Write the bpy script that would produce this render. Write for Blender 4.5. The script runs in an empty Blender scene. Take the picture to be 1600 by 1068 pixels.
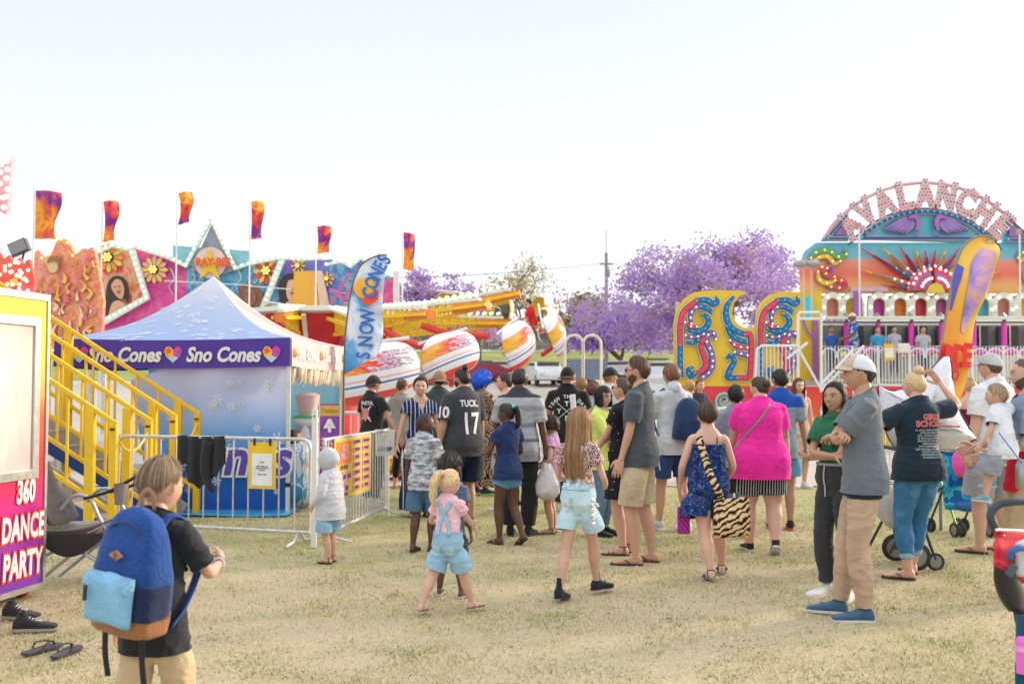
import bpy,bmesh,math,random
import numpy as np
from math import sin,cos,pi,radians as R,sqrt,atan2
from mathutils import Vector,Matrix,Quaternion
from mathutils.bvhtree import BVHTree
random.seed(7);np.random.seed(7)
SC=bpy.context.scene
C=SC.collection
CAMZ=1.55;FPX=1600.0;PITCH=math.atan(71/1600)
CP,SP=cos(PITCH),sin(PITCH)
def P(px,py,Y):
 """world point at depth Y (metres ahead) seen at photo pixel px, py"""
 u=(px-800)/FPX;v=(534-py)/FPX
 dy=CP-v*SP;dz=SP+v*CP;t=Y/dy
 return Vector((u*t,Y,CAMZ+dz*t))
def G(px,py):
 u=(px-800)/FPX;v=(534-py)/FPX
 dy=CP-v*SP;dz=SP+v*CP;t=-CAMZ/dz
 return Vector((u*t,dy*t,0))
def tag(o,label=None,cat=None,group=None,kind=None):
 if label:o['label']=label
 if cat:o['category']=cat
 if group:o['group']=group
 if kind:o['kind']=kind
 return o
def empty(name,loc=(0,0,0),rz=0.0,label=None,cat=None,group=None):
 o=bpy.data.objects.new(name,None);C.objects.link(o)
 o.location=loc;o.rotation_euler=(0,0,rz);o.empty_display_size=.1
 return tag(o,label,cat,group)
def copy_tree(o,parent=None):
 c=o.copy();C.objects.link(c);c.parent=parent
 for ch in list(o.children):copy_tree(ch,c)
 return c
MATS={}
def lin(c):
 return tuple((x/12.92 if x<=.04045 else((x+.055)/1.055)**2.4)for x in c)
class NT:
 def __init__(s,name):
  s.m=bpy.data.materials.new(name);s.m.use_nodes=True
  s.t=s.m.node_tree;s.b=s.t.nodes['Principled BSDF']
 def n(s,typ,**kw):
  nd=s.t.nodes.new('ShaderNode'+typ)
  for k,v in kw.items():
   if k.startswith('_'):setattr(nd,k[1:],v)
   else:nd.inputs[k.replace('__',' ')].default_value=v
  return nd
 def l(s,a,b):s.t.links.new(a,b)
 def coord(s,scale=(1,1,1),loc=(0,0,0),rot=(0,0,0),kind='Object'):
  tc=s.n('TexCoord');mp=s.n('Mapping')
  mp.inputs['Scale'].default_value=scale;mp.inputs['Location'].default_value=loc;mp.inputs['Rotation'].default_value=rot
  s.l(tc.outputs[kind],mp.inputs['Vector']);return mp.outputs['Vector']
 def ramp(s,fac,stops,interp='LINEAR'):
  r=s.n('ValToRGB');cr=r.color_ramp;cr.interpolation=interp
  while len(cr.elements)<len(stops):cr.elements.new(.5)
  for e,(p,c)in zip(cr.elements,sorted(stops,key=lambda q:q[0])):e.position=p;e.color=(*c[:3],1)
  s.l(fac,r.inputs['Fac']);return r.outputs['Color']
 def mix(s,fac,a,b,mode='MIX'):
  m=s.n('Mix',_data_type='RGBA',_blend_type=mode)
  for i,v in((0,fac),(6,a),(7,b)):
   if hasattr(v,'is_output'):s.l(v,m.inputs[i])
   elif i:m.inputs[i].default_value=(*v[:3],1)
   else:m.inputs[i].default_value=v
  return m.outputs[2]
 def math(s,op,a,b=0.0):
  m=s.n('Math',_operation=op)
  for i,v in enumerate((a,b)):
   if hasattr(v,'is_output'):s.l(v,m.inputs[i])
   else:m.inputs[i].default_value=v
  return m.outputs[0]
 def noise(s,vec,scale,detail=3,rough=.55,dist=0.0):
  n=s.n('TexNoise',Scale=scale,Detail=detail,Roughness=rough,Distortion=dist)
  if vec is not None:s.l(vec,n.inputs['Vector'])
  return n.outputs['Fac']
 def bump(s,h,strength=.3,dist=.01):
  b=s.n('Bump',Strength=strength,Distance=dist);s.l(h,b.inputs['Height']);s.l(b.outputs['Normal'],s.b.inputs['Normal'])
 def col(s,c):
  if hasattr(c,'is_output'):s.l(c,s.b.inputs['Base Color'])
  else:s.b.inputs['Base Color'].default_value=(*c[:3],1)
 def fin(s,rough=.6,metal=0.0,spec=.5):
  s.b.inputs['Roughness'].default_value=rough;s.b.inputs['Metallic'].default_value=metal
  s.b.inputs['Specular IOR Level'].default_value=spec;return s.m
def plain(c,rough=.5,metal=0.0,var=.12,scale=6.0,bump=.0,emit=0.0,spec=.5,name='paint',fine=60):
 """painted / moulded surface with slight grime variation"""
 key=('plain',tuple(c),rough,metal,var,scale,bump,emit,spec)
 if key in MATS:return MATS[key]
 t=NT(name);v=t.coord()
 n=t.noise(v,scale,4)
 d=tuple(x*(1-var)for x in c);u=tuple(min(1,x*(1+var*.6))for x in c)
 t.col(t.ramp(n,[(.3,d),(.7,u)]))
 rr=t.n('MapRange');rr.inputs['To Min'].default_value=max(0,rough-.1);rr.inputs['To Max'].default_value=min(1,rough+.1)
 t.l(t.noise(v,scale*3,2),rr.inputs['Value'])
 m=t.fin(rough,metal,spec);t.l(rr.outputs[0],t.b.inputs['Roughness'])
 if bump:t.bump(t.noise(v,fine,3),bump,.004)
 if emit:
  t.b.inputs['Emission Color'].default_value=(*c,1);t.b.inputs['Emission Strength'].default_value=emit
 MATS[key]=m;return m
def cloth(c,var=.22,weave=900,rough=.9,name='cloth',bump=.42):
 key=('cloth',tuple(c),var,weave)
 if key in MATS:return MATS[key]
 t=NT(name);v=t.coord()
 n=t.noise(v,9,4);n2=t.noise(v,220,2)
 d=tuple(x*(1-var)for x in c);u=tuple(min(1,x*(1+var*.5))for x in c)
 a=t.ramp(n,[(.3,d),(.7,u)])
 t.col(t.mix(t.math('MULTIPLY',n2,.35),a,tuple(min(1,x*1.35+.01)for x in c)))
 cre=t.noise(t.coord((1,1,1.8)),9,3,.5,1.6)
 rid=t.math('POWER',t.math('SUBTRACT',1.0,t.math('ABSOLUTE',t.math('MULTIPLY',t.math('SUBTRACT',cre,.5),5.0))),2.0)
 t.bump(t.math('ADD',t.math('MULTIPLY',rid,.5),t.math('MULTIPLY',n2,.06)),bump,.012)
 t.b.inputs['Sheen Weight'].default_value=.15
 m=t.fin(rough,0,.2);MATS[key]=m;return m
_PT=np.random.RandomState(3).rand(65536).astype(np.float64)
def vnoise(p):
 """vectorised 3-D value noise in [-1, 1]"""
 p=np.asarray(p,float);i=np.floor(p).astype(np.int64);f=p-i;f=f*f*(3-2*f)
 def h(a,b,c):return _PT[(a*7919+b*104729+c*1299709)&65535]
 x,y,z=i[:,0],i[:,1],i[:,2];r=0
 for dx in(0,1):
  for dy in(0,1):
   for dz in(0,1):
    w=(f[:,0]if dx else 1-f[:,0])*(f[:,1]if dy else 1-f[:,1])*(f[:,2]if dz else 1-f[:,2])
    r=r+w*h(x+dx,y+dy,z+dz)
 return r*2-1
def fbm(p,o=3):
 r=0;a=1;s=0
 for k in range(o):r=r+a*vnoise(np.asarray(p)*2**k+17.3*k);s+=a;a*=.5
 return r/s
def frame_of(d,up=(0,0,1)):
 d=Vector(d).normalized();up=Vector(up)
 if abs(d.dot(up))>.98:up=Vector((0,1,0))
 a=up.cross(d).normalized();b=d.cross(a);return a,b
def catmull(pts,k=6):
 pts=[Vector(p)for p in pts];n=len(pts);out=[]
 for i in range(n-1):
  p0=pts[max(i-1,0)];p1=pts[i];p2=pts[i+1];p3=pts[min(i+2,n-1)]
  for j in range(k):
   t=j/k
   out.append(.5*((2*p1)+(p2-p0)*t+(2*p0-5*p1+4*p2-p3)*t*t+(3*p1-p0-3*p2+p3)*t**3))
 out.append(pts[-1]);return out
class MB:
 def __init__(s):s.v=[];s.f=[];s.m=[]
 def add(s,vs,fs,mi=0,M=None):
  o=len(s.v)
  if M is not None:vs=[M@Vector(v)for v in vs]
  s.v.extend(tuple(v)for v in vs);s.f.extend(tuple(i+o for i in f)for f in fs);s.m.extend([mi]*len(fs));return s
 def box(s,c,d,mi=0,M=None):
  x,y,z=c;a,b,e=d[0]/2,d[1]/2,d[2]/2
  vs=[(x+i*a,y+j*b,z+k*e)for i in(-1,1)for j in(-1,1)for k in(-1,1)]
  return s.add(vs,[(0,1,3,2),(4,6,7,5),(0,4,5,1),(2,3,7,6),(0,2,6,4),(1,5,7,3)],mi,M)
 def bar(s,p,q,w,h=None,mi=0,up=(0,0,1)):
  h=h or w;p=Vector(p);q=Vector(q);a,b=frame_of(q-p,up)
  vs=[e+a*i*w/2+b*j*h/2 for e in(p,q)for i,j in((-1,-1),(1,-1),(1,1),(-1,1))]
  return s.add(vs,[(3,2,1,0),(4,5,6,7),(0,1,5,4),(1,2,6,5),(2,3,7,6),(3,0,4,7)],mi)
 def tube(s,pts,r,n=8,mi=0,cap=True,flat=1.0,up=(0,0,1)):
  pts=[Vector(p)for p in pts];k=len(pts)
  rs=list(r)if hasattr(r,'__len__')else[r]*k
  vs=[];a=b=None
  for i,p in enumerate(pts):
   d=(pts[min(i+1,k-1)]-pts[max(i-1,0)])
   if d.length<1e-9:d=Vector((0,0,1))
   d.normalize()
   if a is None:a,b=frame_of(d,up)
   else:
    a=(a-d*a.dot(d))
    a=a.normalized()if a.length>1e-6 else frame_of(d)[0]
    b=d.cross(a)
   for j in range(n):
    t=2*pi*j/n;vs.append(p+a*cos(t)*rs[i]+b*sin(t)*rs[i]*flat)
  fs=[(i*n+j,i*n+(j+1)%n,(i+1)*n+(j+1)%n,(i+1)*n+j)for i in range(k-1)for j in range(n)]
  if cap:fs+=[tuple(range(n))[::-1],tuple((k-1)*n+j for j in range(n))]
  return s.add(vs,fs,mi)
 def lathe(s,prof,n=20,mi=0,M=None,cap=True):
  vs=[(r*cos(2*pi*j/n),r*sin(2*pi*j/n),z)for r,z in prof for j in range(n)];k=len(prof)
  fs=[(i*n+j,i*n+(j+1)%n,(i+1)*n+(j+1)%n,(i+1)*n+j)for i in range(k-1)for j in range(n)]
  if cap:fs+=[tuple(range(n))[::-1],tuple((k-1)*n+j for j in range(n))]
  return s.add(vs,fs,mi,M)
 def ball(s,c,r,nu=12,nv=8,mi=0,M=None):
  if not hasattr(r,'__len__'):r=(r,r,r)
  vs=[(c[0]+r[0]*sin(pi*i/nv)*cos(2*pi*j/nu),c[1]+r[1]*sin(pi*i/nv)*sin(2*pi*j/nu),c[2]+r[2]*cos(pi*i/nv))for i in range(1,nv)for j in range(nu)]
  vs+=[(c[0],c[1],c[2]+r[2]),(c[0],c[1],c[2]-r[2])];t=len(vs)-2
  fs=[(i*nu+j,(i+1)*nu+j,(i+1)*nu+(j+1)%nu,i*nu+(j+1)%nu)for i in range(nv-2)for j in range(nu)]
  fs+=[(t,j,(j+1)%nu)for j in range(nu)]+[(t+1,(nv-2)*nu+(j+1)%nu,(nv-2)*nu+j)for j in range(nu)]
  return s.add(vs,fs,mi,M)
 def loft(s,rings,mi=0,cap=True,closed=True):
  n=len(rings[0]);vs=[p for r in rings for p in r];k=len(rings);e=n if closed else n-1
  fs=[(i*n+j,i*n+(j+1)%n,(i+1)*n+(j+1)%n,(i+1)*n+j)for i in range(k-1)for j in range(e)]
  if cap:fs+=[tuple(range(n))[::-1],tuple((k-1)*n+j for j in range(n))]
  return s.add(vs,fs,mi)
 def prism(s,poly,y0,y1,mi=0,M=None):
  """polygon in x-z, extruded from y0 (front) to y1 (back)"""
  n=len(poly)
  vs=[(x,y0,z)for x,z in poly]+[(x,y1,z)for x,z in poly]
  fs=[tuple(range(n)),tuple(range(2*n-1,n-1,-1))]+[(i,n+i,n+(i+1)%n,(i+1)%n)for i in range(n)]
  return s.add(vs,fs,mi,M)
 def sheet(s,fn,nu,nv,mi=0):
  vs=[fn(i/nu,j/nv)for i in range(nu+1)for j in range(nv+1)];w=nv+1
  return s.add(vs,[(i*w+j,(i+1)*w+j,(i+1)*w+j+1,i*w+j+1)for i in range(nu)for j in range(nv)],mi)
 def build(s,name,mats,parent=None,smooth=40,bevel=0,loc=None,solid=0,recalc=True):
  me=bpy.data.meshes.new(name);me.from_pydata(s.v,[],s.f)
  mats=mats if isinstance(mats,(list,tuple))else[mats]
  for m in mats:me.materials.append(m)
  if len(mats)>1:me.polygons.foreach_set('material_index',s.m)
  if recalc:
   bm=bmesh.new();bm.from_mesh(me);bmesh.ops.recalc_face_normals(bm,faces=bm.faces);bm.to_mesh(me);bm.free()
  if smooth:
   me.polygons.foreach_set('use_smooth',[True]*len(me.polygons))
   if smooth<180:me.set_sharp_from_angle(angle=R(smooth))
  o=bpy.data.objects.new(name,me);C.objects.link(o)
  if parent is not None:o.parent=parent
  if loc is not None:o.location=loc
  if bevel:
   b=o.modifiers.new('b','BEVEL');b.width=bevel;b.segments=2;b.limit_method='ANGLE'
  if solid:
   b=o.modifiers.new('s','SOLIDIFY');b.thickness=solid;b.offset=0
  return o
def np_mesh(name,v,f,mats,parent=None,mi=None,smooth=True):
 me=bpy.data.meshes.new(name);me.from_pydata([tuple(x)for x in v],[],[tuple(int(i)for i in q)for q in f])
 for m in(mats if isinstance(mats,(list,tuple))else[mats]):me.materials.append(m)
 if mi is not None:me.polygons.foreach_set('material_index',np.asarray(mi,dtype=np.int32))
 if smooth:me.polygons.foreach_set('use_smooth',[True]*len(me.polygons))
 o=bpy.data.objects.new(name,me);C.objects.link(o)
 if parent is not None:o.parent=parent
 return o
def text_mesh(txt,size=1.0,bold=0.0,shear=0.0,depth=0.0,align='CENTER',sx=1.0,spacing=1.0,line=1.0):
 """(verts, faces) of lettering in the x-y plane, z up out of it"""
 cu=bpy.data.curves.new('t','FONT');cu.body=txt;cu.size=size;cu.offset=bold;cu.shear=shear
 cu.extrude=depth;cu.align_x=align;cu.align_y='CENTER';cu.space_character=spacing;cu.space_line=line;cu.resolution_u=3
 o=bpy.data.objects.new('t',cu);C.objects.link(o)
 dg=bpy.context.evaluated_depsgraph_get();me=bpy.data.meshes.new_from_object(o.evaluated_get(dg))
 v=[(p.co.x*sx,p.co.y,p.co.z)for p in me.vertices];f=[tuple(p.vertices)for p in me.polygons]
 bpy.data.objects.remove(o);bpy.data.curves.remove(cu);bpy.data.meshes.remove(me)
 return v,f
def upright(o,xdir,updir=(0,0,1)):
 """matrix that stands x-y lettering up at o: x along xdir, y along updir, z out of the face"""
 x=Vector(xdir).normalized();y=Vector(updir).normalized();z=x.cross(y).normalized();y=z.cross(x)
 return Matrix(((x.x,y.x,z.x,o[0]),(x.y,y.y,z.y,o[1]),(x.z,y.z,z.z,o[2]),(0,0,0,1)))
def remesh(mb,voxel,smooth=3,fac=.5):
 me=bpy.data.meshes.new('tmp');me.from_pydata(mb.v,[],mb.f)
 bm=bmesh.new();bm.from_mesh(me)
 bmesh.ops.recalc_face_normals(bm,faces=bm.faces);bm.to_mesh(me);bm.free()
 o=bpy.data.objects.new('tmp',me);C.objects.link(o)
 r=o.modifiers.new('r','REMESH');r.mode='VOXEL';r.voxel_size=voxel
 if smooth:
  s=o.modifiers.new('s','SMOOTH');s.factor=fac;s.iterations=smooth
 dg=bpy.context.evaluated_depsgraph_get();m2=bpy.data.meshes.new_from_object(o.evaluated_get(dg))
 bpy.data.objects.remove(o);bpy.data.meshes.remove(me)
 return m2
def mesh_np(me):
 v=np.empty(len(me.vertices)*3);me.vertices.foreach_get('co',v);v=v.reshape(-1,3)
 return v,[tuple(p.vertices)for p in me.polygons]
def me_normals(me):
 n=np.empty(len(me.vertices)*3,dtype=np.float32);me.vertex_normals.foreach_get('vector',n);return n.reshape(-1,3).astype(float)
def head_pt(az,el,ch=0.0):
 """skull and face surface in head units (chin 0, crown 1, face +y); ch: 0 adult, 1 small child"""
 dx=np.cos(el)*np.sin(az);dy=np.cos(el)*np.cos(az);dz=np.sin(el)
 x=.345*dx;y=.425*dy;z=.5+.5*dz
 k=np.clip((.5-z)/.5,0,1)
 x=x*(1-.40*k**1.6)*(1+.05*np.clip((z-.5)/.4,0,1))
 y=np.where(y<0,y*(1-.5*k**1.1),y*(1-.10*k))
 y=y-.01
 fr=np.clip(dy*1.6,0,1)
 ax=np.abs(x)
 nz=np.clip((.57-z)/.17,0,1)*np.clip((z-.335)/.045,0,1)
 nose=(.115-.05*ch)*np.exp(-(x/(.035+.035*nz))**2)*nz
 sock=-.034*np.exp(-((ax-.15)/.075)**2-((z-.535)/.05)**2)
 brow=.016*(1-ch)*np.exp(-((z-.605)/.035)**2)*np.exp(-(x/.24)**2)
 chk=(.012+.022*ch)*np.exp(-((ax-.19)/.09)**2-((z-.37)/.1)**2)
 mo=.03*np.exp(-(x/.11)**2-((z-.235)/.05)**2)-.02*np.exp(-(x/.1)**2-((z-.235)/.011)**2)
 chn=.03*np.exp(-(x/.12)**2-((z-.07)/.06)**2)-.012*np.exp(-(x/.12)**2-((z-.155)/.03)**2)
 y=y+(nose+sock+brow+chk+mo+chn)*fr
 return np.stack([x,y,z],-1)
NAZ,NEL=68,74
def head_grid(ch):
 u=np.linspace(-1,1,NAZ,endpoint=False);az=np.sign(u)*np.abs(u)**1.35*pi
 el=np.linspace(-pi/2+.02,pi/2-.02,NEL)
 A,E=np.meshgrid(az,el);p=head_pt(A.ravel(),E.ravel(),ch)
 f=[];mi=[]
 def lab(q):
  x,y,z=q;s=0
  if y>.2 and(x/.115)**2+((z-.232)/.043)**2<1:s=1
  if y>.2 and .065<abs(x)<.245 and abs(z-(.632-.35*(abs(x)-.15)**2*6))<.017:s=2
  return s
 for i in range(NEL-1):
  for j in range(NAZ):
   q=(i*NAZ+j,i*NAZ+(j+1)%NAZ,(i+1)*NAZ+(j+1)%NAZ,(i+1)*NAZ+j);f.append(q)
   mi.append(lab((p[q[0]]+p[q[2]])/2))
 f.append(tuple(range(NAZ))[::-1]);mi.append(0);f.append(tuple((NEL-1)*NAZ+j for j in range(NAZ)));mi.append(0)
 return p,f,mi
_HC={}
def head_template(ch,smile=0):
 key=(round(ch,1),smile)
 if key in _HC:return _HC[key]
 v,f,mi=head_grid(ch);mb=MB();mb.v=[tuple(q)for q in v];mb.f=f;mb.m=mi
 es=1+.15*ch
 for s in(-1,1):
  M=Matrix.Translation((s*.345,-.03,.47))@Matrix.Rotation(s*R(-22),4,'Z')@Matrix.Rotation(R(-8),4,'X')
  mb.ball((0,0,0),(.028,.078,.125),12,10,0,M)
  mb.ball((s*.02,.01,.01),(.018,.045,.08),10,8,5,M)
  mb.ball((s*.148,.343,.535),(.056*es,.05,.029*es),14,10,3)
  mb.ball((s*.148,.374,.535),(.029*es,.024,.027*es),12,8,4)
  mb.tube([(s*.085,.372,.545),(s*.12,.392,.567),(s*.155,.396,.573),(s*.195,.38,.563),(s*.22,.355,.545)],.008,6,4)
 if smile:
  mb.ball((0,.405,.232),(.075,.03,.02),12,8,3)
 _HC[key]=mb;return mb
def _hand(curl,spread=1.0,thumb=0):
 mb=MB()
 rings=[]
 for y,w,t,z in((-.1,.15,.11,0),(.02,.15,.1,0),(.14,.2,.1,0),(.3,.225,.095,-.01),(.44,.22,.085,-.015),(.52,.19,.06,-.015)):
  rings.append([(w*cos(2*pi*j/14),y,z+t*sin(2*pi*j/14))for j in range(14)])
 mb.loft(rings)
 for k,(x,L,r)in enumerate(((-.165,.36,.045),(-.055,.46,.052),(.06,.5,.054),(.17,.45,.052))):
  p=Vector((x,.46,-.01));a=R(4+curl*.35);yaw=R((k-1.5)*4*spread);pts=[p-Vector((0,.1,0)),p]
  for j,s in enumerate((.46,.32,.26)):
   d=Vector((sin(yaw)*cos(a),cos(a)*cos(yaw),-sin(a)));p=p+d*L*s;pts.append(p);a+=R(curl*(1.0+.12*(3-k)*.6))
  mb.tube(pts,[r,r*1.06,r,r*.92,r*.72],10);mb.ball(pts[-1],r*.76,8,6)
 p=Vector((.15,.1,-.02));pts=[p];d=Vector((.62,.62,-.25+thumb*-.5)).normalized()
 for s,bend in((.2,.0),(.19,.45),(.16,.35)):
  d=(d+Vector((-bend*.6,bend*.5,-bend*.35*(1+curl/60)))).normalized();p=p+d*s;pts.append(p)
 mb.tube(pts,[.09,.075,.062,.046],10);mb.ball(pts[-1],.048,8,6)
 return mesh_np(remesh(mb,.021,2))
_HANDS={}
def hand_template(kind):
 if kind not in _HANDS:_HANDS[kind]=_hand({'relax':22,'fist':74,'hold':50,'open':8,'point':30}[kind])
 return _HANDS[kind]
def _foot_rings(sc=0.0,lift=0.0,toe=.62,ank=.30):
 rings=[]
 for y,w,zt in((-.27,.06,.12),(-.245,.1,.2),(-.19,.125,.27),(-.1,.13,ank+.02),(0,.125,ank),(.1,.128,.24),(.22,.145,.19),(.36,.168,.15),(.5,.185,.115),(toe,.17,.085)):
  w+=sc;zt+=sc*.8+lift;zb=lift*.5;cz=(zt+zb)/2;hz=(zt-zb)/2
  ring=[]
  for j in range(16):
   t=2*pi*j/16;c_,s_=cos(t),sin(t);e=.75
   ring.append((w*abs(c_)**e*(1 if c_>0 else-1)+.02*max(0,y),y,cz+hz*abs(s_)**e*(1 if s_>0 else-1)))
  rings.append(ring)
 return rings
_FT={}
def outline(w0=0.0):
 half=[(-.29,.0),(-.28,.07),(-.22,.12),(-.1,.13),(.05,.125),(.2,.14),(.38,.175),(.52,.19),(.64,.175),(.72,.13),(.76,.06),(.77,0)]
 r=[(w+w0*(1 if 0<i<11 else 0),y+(w0*(1 if i>6 else-1)))for i,(y,w)in enumerate(half)]
 pts=[(x,y)for x,y in r]+[(-x*.92,y)for x,y in reversed(r[1:-1])]
 return[(x+.02*max(0,y),y)for x,y in pts]
def slab(mb,z0,z1,w0=0.0,mi=0):
 o=outline(w0);n=len(o)
 mb.loft([[(x*.97,y*.985,z0)for x,y in o],[(x,y,z0+(z1-z0)*.3)for x,y in o],[(x,y,z1)for x,y in o]],mi)
def foot_template(kind):
 """foot-length units: heel -.27, toe .75, +x is the big-toe side of a LEFT foot... mirrored by the caller"""
 if kind in _FT:return _FT[kind]
 if kind=='bare':
  mb=MB();mb.loft(_foot_rings(0,.07,.6));mb.tube([(0,-.06,.2),(0,-.06,.36),(0,-.05,.6)],[.13,.115,.12],14)
  for x,y,r in((.125,.7,.052),(.045,.715,.038),(-.02,.7,.034),(-.08,.67,.032),(-.13,.63,.03)):
   mb.tube([(x*.9,.5,.1),(x,y-.03,.09),(x,y,.085)],[r,r,r*.8],8);mb.ball((x,y,.085),r*.85,8,6)
  for s in(-1,1):mb.ball((s*.115,-.06,.3),(.04,.05,.05))
  out=mesh_np(remesh(mb,.024,2))
 else:
  mb=MB();sole=.075 if kind!='boot' else .06
  if kind in('sneaker','boot','canvas'):
   rings=_foot_rings(.022,sole,.66,.34)
   rings.append([(x*.86,y*1.0+.07,z*.86+.01)for x,y,z in rings[-1]]);rings.append([(x*.5+.01,.775,z*.5+.04)for x,y,z in rings[-2]])
   mb.loft(rings,0)
   top=.48 if kind!='boot' else .72
   rr=[[(.125*k*cos(2*pi*j/16),-.07+(.19-.03*i)*k*sin(2*pi*j/16)+.02,z)for j in range(16)]for i,(z,k)in enumerate(((.2,1),(.34,.98),(.42 if kind!='boot' else .56,.9),(top,.9),(top-.005,.78),(top-.14,.7)))]
   mb.loft(rr,0)
   slab(mb,0,sole,.018,1)
   for k in range(5):
    y=.12+.07*k;z=.315-.033*k*1.25+(.03 if kind=='sneaker' else .02)
    mb.tube([(-.07,y,z-.005),(0,y+.012,z+.018),(.07,y,z-.005)],.012,6,2)
   mb.box((0,.27,.245),(.085,.3,.03),2,None)
  elif kind=='flipflop':
   slab(mb,0,.06,.012,0)
   for s in(-1,1):mb.tube(catmull([(.07,.56,.06),(.065,.53,.14),(s*.1+.02,.36,.185),(s*.165,.2,.16),(s*.15,.12,.05)],4),.016,8,1,flat=1.6)
  elif kind=='sandal':
   slab(mb,0,.065,.012,0)
   for y,w,z in((.47,.2,.17),(.3,.17,.215)):
    mb.tube(catmull([(-w,y,.05),(-w*.9,y+.01,z*.7),(0,y+.03,z),(w*.98,y+.01,z*.7),(w,y,.05)],4),.03,8,1,flat=.5)
   mb.tube([(.135*cos(t*pi/8)*1.0,-.06+.15*sin(t*pi/8),.34)for t in range(17)],.018,8,1)
   mb.tube([(-.13,-.1,.05),(-.135,-.12,.34)],.018,6,1);mb.tube([(.13,-.1,.05),(.135,-.12,.34)],.018,6,1)
  out=(mb.v,mb.f,mb.m)
 _FT[kind]=out;return out
def two_bone(a,t,l1,l2,pole):
 a=Vector(a);t=Vector(t);d=t-a;L=d.length;L2=min(L,(l1+l2)*.998);L2=max(L2,abs(l1-l2)*1.05+.001)
 d.normalize();t=a+d*L2;x=(l1*l1-l2*l2+L2*L2)/(2*L2);h=sqrt(max(0,l1*l1-x*x))
 p=Vector(pole);p=p-d*p.dot(d)
 if p.length<1e-5:p=Vector((0,1,0))
 p.normalize();return a+d*x+p*h,t
def interp(xs,ys,x):return float(np.interp(x,xs,ys))
LEG=([0,.25,.5,.8,1,1.12,1.35,1.6,1.9,2.05],[.0525,.0535,.047,.038,.035,.0345,.0365,.028,.0205,.021])
ARM=([0,.12,.35,.7,1,1.22,1.6,2,2.1],[.0275,.0295,.028,.0245,.0225,.0235,.0185,.0145,.015])
TOR=[-.13,0,.2,.42,.7,.86,.97,1.04,1.1,1.2,1.32]
def lerp(a,b,t):return a+(b-a)*t
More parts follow.
